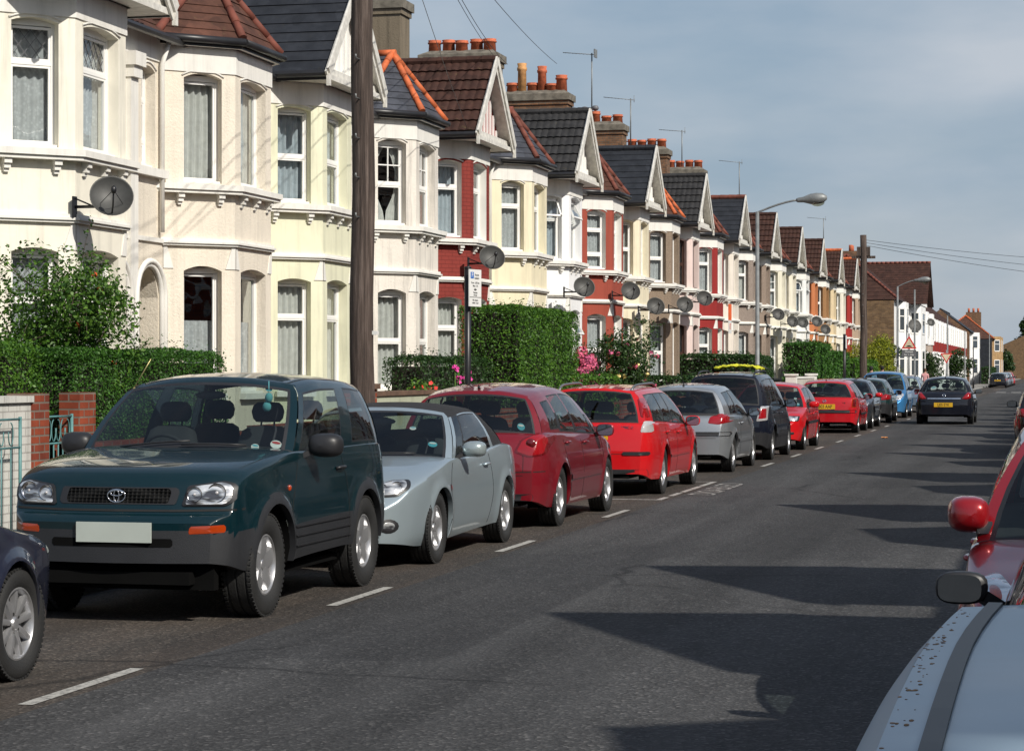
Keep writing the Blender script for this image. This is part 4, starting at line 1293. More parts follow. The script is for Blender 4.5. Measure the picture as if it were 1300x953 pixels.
    # roof rails
    if k.get('rails'):
        u0, u1 = k['rails']
        for sg in (1, -1):
            pts = []
            for i in range(13):
                t = i / 12; p = k['_roofp'](sg * .90, lerp(u0, u1, t)); p = p + Vector((0, 0, .055 * min(1, math.sin(PI * t) * 3.2) - .004)); pts.append(p)
            q = MB(); q.tube(pts, .017, 8)
            q.build('roof_rail', [k.get('railm', BLACKP)], root)
    # paper discs behind the windscreen / rear window
    for (e, sx, v, r_, mi) in k.get('discs', []):
        p = k['_patch'](e, 0, 0, sx, v); q = MB(); t1 = (k['_patch'](e, 0, 0, sx + .05, v) - p).normalized(); t2 = (k['_patch'](e, 0, 0, sx, v + .05) - p).normalized()
        nn = t1.cross(t2).normalized(); nn = nn if nn.y * e > 0 else -nn
        pts = [p - nn * .012 + t1 * r_ * math.cos(a) + t2 * r_ * math.sin(a) for a in [2 * PI * j / 16 for j in range(16)]]
        q.poly(pts, 0); pts2 = [x + nn * .002 for x in [p - nn * .012 + t1 * r_ * .8 * math.cos(a) + t2 * (r_ * .3 * math.sin(a) + r_ * .35) for a in [2 * PI * j / 12 for j in range(12)]]]
        q.poly(pts2, 1)
        q.build('window_sticker', [TAX[mi[0]], TAX[mi[1]]], root)
# ------------------------------------------------------------------ the individual cars
def arch_low(k, base, extra=.075):
    def f(y):
        z = base
        for yw in (k['yF'], k['yR']):
            d = abs(y - yw); r = k['Ra'] + extra
            if d < r: z = max(z, k['Rt'] + math.sqrt(r * r - d * d))
        return z
    return f

def hatch(label, paint, L=4.1, W=.855, H=1.44, wb=2.55, fo=.82, Rt=.305, Rr=.19, **kw):
    """measures of an ordinary hatchback; everything can be overridden"""
    h = L / 2; yF = h - fo; yR = yF - wb
    b0 = .87 + (H - 1.44) * .5
    k = dict(label=label, paint=paint, L=L, W=W, H=H, yF=yF, yR=yR, Rt=Rt, Rr=Rr, Ra=Rt + .045, tw=.18)
    cow = yF - .42
    k['belt'] = [(-h, b0 + .04), (-h + .6, b0 + .04), (0, b0), (cow, b0 - .02), (yF + .2, b0 - .12), (h, b0 - .25)]
    k['deck'] = [(-h, .60), (-h + .03, .78), (-h + .10, b0 + .04), (-h + .22, b0 + .06), (0, b0 + .03), (cow, b0 + .045), (yF, b0 - .02), (h - .40, b0 - .09), (h - .2, b0 - .17), (h - .08, .60), (h, .50)]
    k['bot'] = [(-h, .30), (-h + .3, .22), (0, .20), (h - .4, .19), (h, .24)]
    k['gA0'] = (cow, b0); k['gA1'] = (cow - .72, 0); k['gD1'] = (-h + .42, 0); k['gD0'] = (-h + .16, b0 + .05)
    re = H - .055
    k['roof'] = [(-h + .2, re - .09), (-h + .6, re - .03), (-.4, re), (cow - .5, re - .03), (cow - .8, re - .01)] 
    k['roof'] = [(-h + .2, re - .10), (-h + .7, re - .03), (-.45, re), (cow - .72, re - .045)]
    k['crown'] = .055; k['wr'] = W * .68
    k['wins'] = [(.06, .40, .06, .88), (.44, .70, .06, .88), (.74, .90, .10, .86)]
    k['pillar_black'] = [(.40, .44)]
    k['mirror'] = (cow - .28, b0 + .08)
    yd = yF - .38
    k['doors'] = [[(yd, .26), (yd + .02, .6), (yd - .02, b0 - .03)], [(-.22, .24), (-.22, .6), (-.24, b0 - .02)], [(yR + .50, .26), (yR + .46, .5), (yR + .28, .72), (yR + .22, b0)]]
    k['handles'] = [(-.10, b0 - .12), (yR + .42, b0 - .10)]
    k['mould'] = [(yd - .03, yR + .48, .50, .05)]; k['mouldm'] = paint
    k['lamps'] = [('tail_lamp', [(.50, .72), (.80, .74), (.81, .88), (.62, .90), (.52, .84)], 'R', [REDL], {}),
                  ('headlight', [(.36, .60), (.70, .63), (.76, .74), (.62, .76), (.40, .70)], 'F', [LAMP], {})]
    k['plates'] = [('R', 0, .70, .52, .11, PLATEY, ''), ('F', 0, .42, .52, .11, PLATEW, '')]
    k['rwiper'] = True; k['antenna'] = (0, .9, .35, .8)
    k['seamR'] = [[(-.60, .56), (.60, .56)], ]
    k['seamF'] = []
    k.update(kw)
    b = build_car(k); details(k)
    return k

def put(k, x, y, face):
    r = k['_root']; r.location = (x, y, 0); r.rotation_euler = (0, 0, 0 if face > 0 else PI); return r
def side_x(k): return -5.13 - k['W']

def make_cars():
    # ---- dark teal off-roader
    teal = paint_mat('paint_dark_teal', (.0012, .014, .019), .0, rough=.4, dust=.03)
    k = dict(label='dark teal three-door off-road car with grey plastic cladding and a blank front plate', paint=teal, L=3.72, W=.85, H=1.65,
             yF=1.13, yR=-1.07, Rt=.345, Rr=.205, Ra=.405, tw=.215, lower=GREYP, wheel='five_wide', flare=.032, fw=.08, grooves=3, zfloor=.26)
    k['zlow'] = arch_low(k, .60)
    k['belt'] = [(-1.86, 1.04), (-1.2, 1.06), (0, 1.04), (.62, 1.02), (1.1, .97), (1.5, .91), (1.86, .78)]
    k['deck'] = [(-1.86, .72), (-1.84, .9), (-1.76, 1.07), (-1.6, 1.10), (0, 1.10), (.60, 1.115), (1.1, 1.075), (1.45, 1.03), (1.63, .985), (1.70, .93), (1.745, .82), (1.765, .73), (1.82, .70), (1.86, .66)]
    k['bot'] = [(-1.86, .44), (-1.5, .36), (0, .35), (1.5, .32), (1.86, .40)]
    k['side'] = [(.3, .955), (.42, .99), (.6, 1.0), (.8, .992), (.95, .975), (1.1, .94)]
    k['plan'] = [(-1.86, .72), (-1.8, .78), (-1.6, .83), (-1.2, .845), (.9, .845), (1.4, .825), (1.66, .80), (1.78, .76), (1.86, .66)]
    k['gA0'] = (.60, 1.02); k['gA1'] = (-.02, 0); k['gD1'] = (-1.50, 0); k['gD0'] = (-1.74, 1.05)
    k['roof'] = [(-1.6, 1.525), (-1.1, 1.565), (-.5, 1.575), (-.02, 1.54)]; k['crown'] = .06; k['wr'] = .655; k['bulgeF'] = .15
    k['wins'] = [(.055, .50, .05, .89), (.63, .93, .10, .90)]
    k['ws'] = (.07, .05, .93); k['mirror'] = (.30, 1.12); k['mirs'] = (.125, .07, .085); k['mirm'] = BLACKP
    k['doors'] = [[(.66, .40), (.70, .62), (.62, .80), (.50, 1.00)], [(-.58, .40), (-.60, .7), (-.50, 1.02)]]
    k['handles'] = [(-.42, .93)]; k['handlem'] = BLACKP
    k['lamps'] = [('headlight', [(.44, .765), (.72, .765), (.775, .80), (.775, .90), (.70, .925), (.47, .895)], 'F', [LAMP, BLACKP], dict(off=.008, bulge=.02, smooth=1, rim=1, rings=7, sub=.04)),
                  ('indicator', [(.52, .590), (.735, .598), (.735, .648), (.53, .640)], 'F', [AMBER], dict(off=.002, bulge=.002, smooth=1, sub=.03)),
                  ('side_repeater', [(.70, .82), (.74, .82), (.74, .86), (.70, .86)], 'S', [AMBER], dict(off=.005, bulge=.01, sub=.02)),
                  ('tail_lamp', [(.60, .75), (.74, .75), (.74, .98), (.60, .98)], 'R', [REDL], {})]
    k['plates'] = [('F', -.03, .60, .52, .13, PLATEW, '')]
    k['seats'] = [(-.05, 2), (-.95, 2)]; k['seath'] = .22
    k['discs'] = [(1, -.85, .19, .040, (1, 2)), (1, -.70, .90, .026, (0, 1)), (1, -.68, .12, .028, (1, 0))]
    k['antenna'] = None; k['decke'] = .42; k['gbulge'] = .03
    build_car(k); details(k); r = k['_root']
    g = decal(k, 'grille', [(-.40, .775), (.40, .775), (.42, .80), (.40, .885), (-.40, .885), (-.42, .86)], 'F', [GRILLE, BLACKP], off=.004, smooth=1, sub=.04, rim=1, rings=8)
    decal(k, 'bumper_intake', rrect(-.42, .42, .505, .56), 'F', [UNDER], off=.003, smooth=1, sub=.05)
    q = MB(); q.box(-.66, .66, 1.62, 1.70, .22, .45); q.build('air_dam', [UNDER], r)
    reflectors(k, 'headlight_reflector', [(.52, .84, .048), (.66, .85, .058)])
    # emblem: three interlocking ovals
    p, nn = cast(k, 'F', 0, .83); q = MB()
    def oval(cx, cz, a, b_): q.tube([p + Vector((cx + a * math.cos(t), .012, cz + b_ * math.sin(t))) for t in [2 * PI * i / 28 for i in range(29)]], .0045, 6, cap=False)
    oval(0, 0, .062, .042); oval(0, 0, .018, .040); oval(0, .018, .042, .018)
    q.build('badge', [CHROME], r)
    # hood gap, wheel-arch grooves on the cladding, washer jets, wing aerial
    q = MB()
    for sg in (1, -1):
        A = [k['_patch'](1, 0, 0, sg * 1.0, 0)]
    for sd in 'SP':
        for z in (.43, .50, .565): strip(k, q, [(-.60, z), (.62, z)], sd, .010, .010)
    into_body(k, q, BLACKP)
    q = MB(); strip(k, q, [(-.80, .742), (-.4, .735), (.4, .735), (.80, .742)], 'F', .014, .003); into_body(k, q, SEAM)
    q = MB(); p = k['_patch'](1, 0, 0, .97, .96); q.tube([p, p + Vector((-.20, -.02, .34)) * .62], .004, 5); q.tube([p + Vector((0, .02, -.03)), p], .010, 6); 
    o = q.build('aerial', [plain('brass_aerial', (.42, .36, .16), .35, .6)], r)
    # toy hanging by the windscreen
    p = k['_patch'](1, 0, 0, -.68, .76); q = MB(); q.ball(p + Vector((0, -.07, 0)), .038, 10, 0, (.8, .8, 1)); q.ball(p + Vector((0.015, -.07, -.065)), .034, 10, 0, (1, .8, 1.1)); q.tube([p + Vector((0, -.07, .03)), p + Vector((0, -.07, .12))], .003, 4); q.build('hanging_toy', [plain('toy_plush', (.12, .38, .42), .9)], r)
    put(k, side_x(k) - .02, 13.70 + 1.86, -1)

    # ---- silver convertible
    silver = paint_mat('paint_pale_silver_blue', (.42, .50, .54), .6, rough=.35, dust=.1)
    h = 2.04
    k = dict(label='pale silver-blue convertible with its black soft top up', paint=silver, L=4.08, W=.85, H=1.365, yF=1.21, yR=-1.258, Rt=.303, Rr=.195, Ra=.345, tw=.185, wheel='five', soft=True, softu=.80)
    k['belt'] = [(-h, .80), (-1.6, .90), (-1.1, .92), (0, .865), (.72, .84), (1.3, .76), (1.75, .68), (h, .60)]
    k['deck'] = [(-h, .62), (-2.01, .78), (-1.94, .90), (-1.7, .955), (-1.3, .97), (0, .89), (.72, .90), (1.21, .845), (1.6, .775), (1.82, .70), (1.94, .60), (h, .50)]
    k['bot'] = [(-h, .32), (-1.7, .24), (0, .20), (1.6, .17), (h, .22)]
    k['gA0'] = (.72, .85); k['gA1'] = (.02, 0); k['gD1'] = (-.98, 0); k['gD0'] = (-1.36, .92)
    k['roof'] = [(-1.2, 1.23), (-.8, 1.29), (-.4, 1.305), (.02, 1.265)]; k['crown'] = .05; k['wr'] = .60
    k['wins'] = [(.06, .20, .04, .90), (.215, .74, .04, .88)]; k['pillar_black'] = [(.2, .215)]
    k['rw'] = (.35, .3, .75); k['mirror'] = (.42, .95); k['mirm'] = paint_mat('paint_mirror_cap', (.36, .42, .43), .5, rough=.3)
    k['doors'] = [[(.80, .24), (.86, .45), (.80, .72), (.70, .84)], [(-.55, .24), (-.66, .50), (-.62, .8), (-.60, .88)]]
    k['handles'] = [(-.42, .78)]
    k['lamps'] = [('headlight', [(.40, .585), (.66, .60), (.74, .67), (.70, .73), (.56, .725), (.42, .67)], 'F', [LAMP, BLACKP], dict(off=.008, bulge=.03, smooth=2, rim=1, rings=6)),
                  ('tail_lamp', [(.45, .70), (.74, .70), (.74, .84), (.45, .84)], 'R', [REDL], {}),
                  ('side_repeater', [(.83, .60), (.86, .60), (.86, .66), (.83, .66)], 'S', [REDL, BLACKP], dict(off=.004, bulge=.006, sub=.02, rim=1, rings=3))]
    k['plates'] = [('R', 0, .60, .52, .11, PLATEY, ''), ('F', 0, .36, .52, .11, PLATEW, '')]
    k['seats'] = [(-.10, 2), (-.85, 2)]; k['discs'] = [(1, -.78, .34, .042, (0, 1)), (1, -.52, .62, .030, (1, 0))]
    k['mould'] = []
    build_car(k); details(k); r = k['_root']
    for sg in (1, -1):
        a = [(sg * (.60 + .07 * math.cos(t)), .36 + .06 * math.sin(t)) for t in [2 * PI * i / 14 for i in range(14)]]
        decal(k, 'fog_lamp', a, 'F', [LAMP, BLACKP], off=.004, bulge=.01, smooth=0, rim=2, sub=0)
    decal(k, 'lower_grille', rrect(-.42, .42, .27, .40), 'F', [UNDER], off=.003, sub=.06)
    reflectors(k, 'headlight_reflector', [(.52, .655, .042), (.63, .67, .045)])
    q = MB()
    strip(k, q, [(-.55, .545), (0, .54), (.55, .545)], 'F'); into_body(k, q, SEAM)
    # swage line down the flank
    put(k, side_x(k) - .02, 17.88 + 2.04, -1)

    # ---- dark red hatchback
    dred = paint_mat('paint_dark_cherry_red', (.20, .006, .014), .25, rough=.32, dust=.12)
    h = 2.10
    k = hatch('dark cherry red five-door hatchback between the convertible and the bright red estate', dred, L=4.2, W=.87, H=1.52, wb=2.608, fo=.84, Rt=.315, Rr=.205, wheel='five', tw=.195,
        belt=[(-h, .93), (-1.5, .975), (0, .92), (.9, .88), (1.5, .78), (h, .66)],
        deck=[(-h, .62), (-2.07, .80), (-2.0, .94), (-1.9, 1.0), (0, .96), (.95, .96), (1.3, .90), (1.7, .80), (1.92, .70), (2.02, .58), (h, .50)],
        gA0=(.98, .90), gA1=(.12, 0), gD1=(-1.62, 0), gD0=(-1.90, .98), roof=[(-1.7, 1.36), (-1.2, 1.425), (-.5, 1.455), (.12, 1.41)], crown=.065, wr=.60, bulgeF=.2,
        wins=[(.05, .10, .06, .5), (.115, .43, .06, .89), (.455, .72, .06, .89), (.75, .90, .12, .80)], pillar_black=[(.43, .455), (.10, .115), (.72, .75)],
        mirror=(.62, .97), handles=[(-.08, .85), (-.98, .87)],
        lamps=[('tail_lamp', [(.50, .80), (.66, .745), (.80, .77), (.82, .93), (.79, 1.0), (.70, 1.0), (.56, .93)], 'R', [REDL, DKRED], dict(off=.004, bulge=.008, smooth=2, rim=1, rings=6)),
               ('headlight', [(.36, .60), (.72, .63), (.76, .78), (.62, .78)], 'F', [LAMP], {})],
        plates=[('R', 0, .62, .52, .11, PLATEY, ''), ('F', 0, .40, .52, .11, PLATEW, '')],
        discs=[(-1, .72, .22, .040, (0, 1))], mould=[(.75, -.9, .50, .055)], rw=(.09, .05, .92), cowlblack=True, antenna=(0, .93, .05, .6), seath=.24)
    for sg in (1, -1):
        p = cast(k, 'R', sg * .67, .89)[0]; q = MB(); q.lathe([(0, .02), (.045, .018), (.055, .0)], 16, Matrix.Translation(p + Vector((0, -.008, 0))) @ Matrix.Rotation(PI / 2, 4, 'X'), 0); q.build('lamp_lens', [DKRED], k['_root'])
    q = MB(); strip(k, q, [(-.80, .60), (0, .585), (.80, .60)], 'R', .010); strip(k, q, [(-.60, .60), (-.60, .74), (-.55, .92)], 'R', .006); strip(k, q, [(.60, .60), (.60, .74), (.55, .92)], 'R', .006); into_body(k, q, SEAM)
    decal(k, 'bumper_strip', rrect(-.70, .70, .30, .37), 'R', [BLACKP], off=.003)
    put(k, side_x(k), 22.78 + 2.1, 1)

    # ---- bright red estate
    red = paint_mat('paint_bright_red', (.50, .007, .010), .0, rough=.3, dust=.08)
    h = 2.23
    k = hatch('bright red estate car with roof rails and tall tail lamps', red, L=4.46, W=.855, H=1.46, wb=2.61, fo=.86, Rt=.312, Rr=.205, wheel='twin', tw=.195,
        belt=[(-h, .93), (-1.6, .95), (0, .89), (.9, .86), (1.6, .74), (h, .62)],
        deck=[(-h, .60), (-2.20, .78), (-2.15, .94), (-2.05, .97), (0, .92), (.95, .92), (1.4, .86), (1.8, .78), (2.05, .68), (2.15, .58), (h, .48)],
        gA0=(.96, .87), gA1=(.22, 0), gD1=(-1.86, 0), gD0=(-2.08, .95), roof=[(-1.95, 1.36), (-1.3, 1.395), (-.4, 1.41), (.22, 1.36)], crown=.05, wr=.60,
        wins=[(.05, .38, .06, .88), (.395, .62, .06, .88), (.64, .90, .06, .88)], pillar_black=[(.38, .395), (.62, .64)],
        mirror=(.62, .94), handles=[(-.10, .80), (-.98, .82)],
        lamps=[('tail_lamp', [(.675, .84), (.80, .84), (.775, .98), (.70, .99)], 'R', [WHITEL], dict(off=.004, bulge=.006, smooth=1)),
               ('brake_lamp', [(.665, 1.04), (.745, 1.03), (.66, 1.28), (.60, 1.28)], 'R', [REDL], dict(off=.010, bulge=.008, smooth=1)),
               ('headlight', [(.36, .60), (.72, .63), (.76, .74), (.62, .76)], 'F', [LAMP], {})],
        plates=[('R', 0, .80, .52, .11, PLATEY, ''), ('F', 0, .40, .52, .11, PLATEW, '')],
        discs=[(-1, -.62, .25, .05, (0, 1))], mould=[(.80, -.9, .50, .03)], rails=(.15, .95), railm=plain('grey_rail', (.16, .17, .18), .4, .5), rw=(.13, .05, .93), antenna=None)
    decal(k, 'bumper_strip', rrect(-.78, -.45, .545, .59), 'R', [BLACKP], off=.012); decal(k, 'bumper_strip', rrect(.45, .78, .545, .59), 'R', [BLACKP], off=.012)
    decal(k, 'bumper_skirt', rrect(-.76, .76, .26, .36), 'R', [BLACKP], off=.004)
    q = MB(); q.box(-.30, .30, -.005, .02, -.02, .02); p = cast(k, 'R', 0, .90)[0]; q.v = [(x + p.x, y + p.y - .015, z + p.z) for x, y, z in q.v]; q.build('tailgate_trim', [CHROME], k['_root'])
    p = cast(k, 'R', .5, .90)[0]; text_mesh('lettering', 'CLASSIC X', .05, CHROME, k['_root'], (.47, p.y - .006, .905), (PI / 2, 0, 0), .001)
    put(k, side_x(k), 29.0 + 2.23, 1)

    # ---- silver small hatchback
    sil = paint_mat('paint_silver', (.38, .40, .42), .7, rough=.33, dust=.15)
    h = 1.92
    k = hatch('small silver three-door hatchback with oval red tail lamps', sil, L=3.84, W=.83, H=1.44, wb=2.44, fo=.76, Rt=.300, Rr=.195, wheel='seven',
        wins=[(.06, .50, .06, .88), (.54, .86, .08, .86)], pillar_black=[(.50, .54)],
        lamps=[('tail_lamp', [(.47, .80), (.64, .78), (.80, .82), (.80, .92), (.66, .955), (.50, .90)], 'R', [REDL], dict(off=.004, bulge=.012, smooth=2)),
               ('headlight', [(.36, .60), (.70, .63), (.76, .72), (.62, .74)], 'F', [LAMP], {})],
        doors=[[(.72, .26), (.74, .6), (.70, .84)], [(-.52, .24), (-.56, .6), (-.52, .88)]], handles=[(-.40, .78)], plates=[('R', -.35, .68, .30, .10, BLACKP, ''), ('F', 0, .42, .52, .11, PLATEW, '')], rw=(.10, .05, .90), mirm=BLACKP)
    decal(k, 'bumper_moulding', rrect(-.80, .80, .60, .66), 'R', [BLACKP], off=.016)
    decal(k, 'number_plate', rrect(-.26, .26, .44, .54), 'R', [plain('dark_plate', (.12, .12, .12), .5)], off=.006, smooth=0)
    q = MB(); p = cast(k, 'R', .52, .72)[0]; text_mesh('lettering', '1.4', .045, BLACKP, k['_root'], (.45, p.y - .004, .72), (PI / 2, 0, 0), .001)
    q = MB(); M = k['_roofp'](0, .10); q.box(-.40, .40, M.y - .65, M.y - .05, M.z - .03, M.z + .004); q.build('sunroof', [BLACKP], k['_root'])
    put(k, side_x(k), 36.05 + 1.92, 1)

    # ---- dark navy people carrier with bundle on the roof rails
    navy = paint_mat('paint_black_navy', (.004, .006, .014), .0, rough=.4, dust=.06)
    h = 2.08
    k = hatch('tall black-navy people carrier carrying a yellow bundle on its roof rails', navy, L=4.16, W=.86, H=1.63, wb=2.58, fo=.80, Rt=.310, Rr=.20, wheel='multi',
        belt=[(-h, .98), (0, .95), (.9, .92), (1.5, .85), (h, .72)],
        deck=[(-h, .62), (-2.05, .85), (-1.99, 1.0), (-1.9, 1.02), (0, .99), (1.1, .99), (1.5, .90), (1.8, .80), (1.98, .66), (h, .52)],
        gA0=(1.10, .93), gA1=(.30, 0), gD1=(-1.68, 0), gD0=(-1.94, 1.0), roof=[(-1.8, 1.51), (-1.2, 1.56), (-.3, 1.575), (.30, 1.52)], crown=.05, wr=.63,
        lamps=[('tail_lamp', [(.62, .72), (.80, .74), (.79, 1.0), (.70, 1.0), (.66, .9)], 'R', [REDL, WHITEL], dict(bulge=.015, rim=2, rings=6)),
               ('headlight', [(.36, .62), (.72, .65), (.76, .78), (.62, .80)], 'F', [LAMP], {})],
        mould=[(.8, -.9, .45, .06)], mouldm=BLACKP, rails=(.12, .95), mirror=(.72, 1.02), mirs=(.12, .06, .08), mirm=BLACKP, lower=BLACKP, zlow=.50, rw=(.09, .05, .93), glass=CARGD, antenna=None,
        plates=[('R', 0, .72, .52, .11, PLATEY, ''), ('F', 0, .42, .52, .11, PLATEW, '')])
    put(k, side_x(k), 41.1 + 2.08, 1); mpv = k
    t = k['_roofp'](-.35, .55); rnet = random.Random(3)
    b_ = thing('rope_bundle', 'bundle of yellow netting strapped on the roof of the dark people carrier', 'bundle', k['_root'].matrix_basis @ Vector((0, .25, 1.645)))
    q = MB()
    for i in range(9):
        pts = []
        for j in range(12):
            a = j / 11; pts.append((lerp(-.45, .45, a), rnet.uniform(-.05, .05) + (i - 4) * .06, .035 + .05 * math.sin(PI * a) + .02 * math.sin(a * 40 + i) + rnet.uniform(0, .02)))
        q.tube(pts, .022, 6)
    q.build('netting', [plain('yellow_net', (.55, .55, .03), .8, var=.4, scale=40, bmp=.8, bscale=80)], b_)
    q = MB(); q.tube([(-.6, 0, .01), (-.4, 0, .10), (0, 0, .125), (.4, 0, .10), (.6, 0, .01)], .012, 6); q.build('strap', [BLACKP], b_)

    # ---- red saloon-like hatch facing us
    k = hatch('bright red hatchback facing the camera, beyond the dark people carrier', red, L=4.1, W=.845, H=1.40, wb=2.5, fo=.80, Rt=.29, Rr=.175, wheel='disc',
        mould=[(.8, -.95, .56, .05)], mouldm=BLACKP, mirm=red, discs=[(1, -.78, .2, .05, (0, 1)), (1, -.75, .45, .03, (1, 0))],
        lamps=[('tail_lamp', [(.50, .72), (.80, .74), (.81, .88), (.52, .84)], 'R', [REDL], {}),
               ('headlight', [(.42, .60), (.74, .60), (.76, .70), (.44, .71)], 'F', [LAMP, BLACKP], dict(rim=1, bulge=.012)), ('fog_lamp', [(.45, .33), (.66, .33), (.66, .38), (.45, .38)], 'F', [BLACKP], {})])
    decal(k, 'grille', rrect(-.30, .30, .58, .66), 'F', [BLACKP], off=.004)
    put(k, side_x(k), 46.55 + 2.05, -1)

    # ---- red hatch with yellow plate
    red2 = paint_mat('paint_post_red', (.42, .008, .014), .0, rough=.35, dust=.12)
    h = 2.05
    k = hatch('red five-door hatchback seen from behind with a readable yellow plate', red2, L=4.1, W=.855, H=1.43, wb=2.6, fo=.80, Rt=.295, Rr=.18, wheel='disc',
        mould=[(.8, -.95, .50, .05)], mouldm=BLACKP, deck=[(-h, .60), (-2.03, .80), (-1.97, .92), (-1.85, .95), (0, .90), (.83, .92), (1.25, .85), (1.65, .78), (1.85, .70), (1.97, .60), (h, .50)],
        belt=[(-h, .91), (0, .87), (.8, .85), (1.4, .76), (h, .62)],
        gD1=(-1.70, 0), gD0=(-1.88, .92), rw=(.07, .05, .93), plates=[('R', 0, .70, .56, .13, PLATEY, 'R803 AAP'), ('F', 0, .42, .52, .11, PLATEW, '')],
        lamps=[('tail_lamp', [(.70, .68), (.80, .68), (.795, .90), (.72, .92)], 'R', [DKRED, AMBER], dict(rim=1, bulge=.01)), ('headlight', [(.36, .60), (.70, .63), (.76, .74), (.62, .76)], 'F', [LAMP], {})],
        badges=[('R', 0, .845, .045, CHROME)])
    decal(k, 'bumper_moulding', rrect(-.80, .80, .54, .61), 'R', [GREYP], off=.018)
    p = cast(k, 'R', .5, .80)[0]; text_mesh('lettering', '1.6i', .06, CHROME, k['_root'], (.5, p.y - .006, .80), (PI / 2, 0, 0), .001)
    put(k, side_x(k), 59.6 + 2.05, 1); redh = k

    # ---- simple cars further on
    grey = paint_mat('paint_dark_grey', (.035, .042, .05), .5, rough=.33, dust=.15)
    k = hatch('dark grey hatchback facing the camera just past the red one with the yellow plate', grey, L=4.1, W=.85, H=1.42, wb=2.5, mirm=red, discs=[(1, -.75, .25, .06, (0, 1))], wheel='multi'); put(k, side_x(k), 64.2 + 2.05, -1)
    green = paint_mat('paint_dark_green', (.01, .04, .04), .4, rough=.35, dust=.15)
    k = hatch('small dark green hatchback between the grey car and the blue people carrier', green, L=3.75, W=.81, H=1.42, wb=2.4, fo=.72, Rt=.285, Rr=.175, wheel='disc', lower=BLACKP, zlow=.60, mirm=BLACKP); put(k, side_x(k), 71.7 + 1.87, 1)
    blue = paint_mat('paint_sky_blue', (.05, .23, .50), .45, rough=.3, dust=.1)
    h = 2.1
    k = hatch('bright sky-blue people carrier facing the camera', blue, L=4.2, W=.90, H=1.62, wb=2.65, fo=.82, Rt=.31, Rr=.20, wheel='five',
        belt=[(-h, 1.0), (0, .96), (.9, .93), (1.5, .84), (h, .70)], deck=[(-h, .62), (-2.07, .85), (-2.0, 1.02), (0, .99), (1.2, 1.0), (1.6, .88), (1.85, .76), (2.0, .64), (h, .52)],
        gA0=(1.22, .92), gA1=(.35, 0), gD1=(-1.7, 0), gD0=(-1.95, 1.0), roof=[(-1.8, 1.5), (-1.2, 1.55), (-.3, 1.565), (.35, 1.52)], crown=.055, wr=.64, mirm=BLACKP, mirror=(.75, 1.02), discs=[(1, .4, .15, .08, (1, 0))],
        lamps=[('tail_lamp', [(.6, .8), (.78, .8), (.78, 1.0), (.6, 1.0)], 'R', [REDL], {}), ('headlight', [(.44, .62), (.70, .64), (.80, .80), (.74, .86), (.56, .78)], 'F', [LAMP], dict(bulge=.02, smooth=2))])
    decal(k, 'lower_grille', rrect(-.5, .5, .38, .50), 'F', [BLACKP], off=.004)
    put(k, side_x(k), 79.0 + 2.1, -1)
    pale = paint_mat('paint_pale_blue_grey', (.16, .22, .30), .5, rough=.35, dust=.15)
    k = hatch('pale blue-grey estate parked beyond the sky-blue people carrier', pale, L=4.4, W=.86, H=1.46, wb=2.65, rails=(.1, .95), mirm=BLACKP); put(k, side_x(k), 89.5 + 2.2, 1)
    far1 = k

    # ---- car driving away
    nv = paint_mat('paint_blue_black', (.005, .006, .011), .0, rough=.4, dust=.06)
    h = 2.12
    k = hatch('blue-black hatchback driving away in the left lane with a chrome tailgate bar', nv, L=4.25, W=.876, H=1.46, wb=2.61, fo=.90, Rt=.315, Rr=.20, wheel='five',
        belt=[(-h, .92), (-1.5, .96), (0, .91), (.9, .88), (1.5, .78), (h, .62)],
        deck=[(-h, .60), (-2.09, .80), (-2.02, .93), (-1.85, 1.0), (0, .95), (.85, .94), (1.3, .88), (1.7, .80), (1.95, .68), (2.05, .58), (h, .48)],
        gD1=(-1.35, 0), gD0=(-1.86, .97), roof=[(-1.5, 1.33), (-1.1, 1.385), (-.45, 1.405), (.1, 1.36)], wr=.60, crown=.06, mirm=BLACKP, rw=(.09, .05, .92),
        group=None, plates=[('R', -.02, .60, .56, .13, PLATEY, 'LJ05 EYK'), ('F', 0, .42, .52, .11, PLATEW, '')], discs=[(-1, -.45, .30, .09, (1, 0))],
        lamps=[('tail_lamp', [(.52, .78), (.66, .76), (.80, .80), (.80, .98), (.70, .99), (.60, .88)], 'R', [REDL, DKRED], dict(bulge=.02, rim=1, smooth=1)), ('headlight', [(.36, .60), (.70, .63), (.76, .74), (.62, .76)], 'F', [LAMP], {})],
        badges=[('R', 0, .885, .055, CHROME)], mirror=(.52, .99))
    k['_root'].name = 'moving_car'
    if 'group' in k['_root']: del k['_root']['group']
    decal(k, 'chrome_bar', rrect(-.50, .50, .775, .805), 'R', [CHROME], off=.012)
    decal(k, 'bumper_intake', rrect(-.45, .45, .53, .67), 'R', [paint_mat('paint_blue_black', (0, 0, 0))], off=.003)
    put(k, -3.42, 70.2 + 2.12, 1)

    # ---- dark car at the lower left corner, only its nose shows
    nav2 = paint_mat('paint_dark_blue_grey', (.012, .015, .032), .1, rough=.35, dust=.08)
    k = hatch('dark blue car whose front wheel shows in the lower left corner', nav2, L=4.1, W=.85, H=1.42, wb=2.5, fo=.82, Rt=.30, Rr=.195, wheel='multi', flare=.03)
    put(k, -5.36 - .85, 11.95 - 2.05, 1)

    # ---- cars parked on the right
    G = 'cars parked along the right kerb'
    rhs = lambda k, x, y, f: put(k, x, y, f)
    sb = paint_mat('paint_faded_silver_blue', (.30, .40, .48), .4, rough=.4, dust=.4)
    nd = [n_ for n_ in sb.node_tree.nodes if n_.type == 'BSDF_PRINCIPLED'][0]; nd.inputs['Coat Weight'].default_value = .2; nd.inputs['Roughness'].default_value = .5; nd.inputs['Metallic'].default_value = .15
    h = 1.95
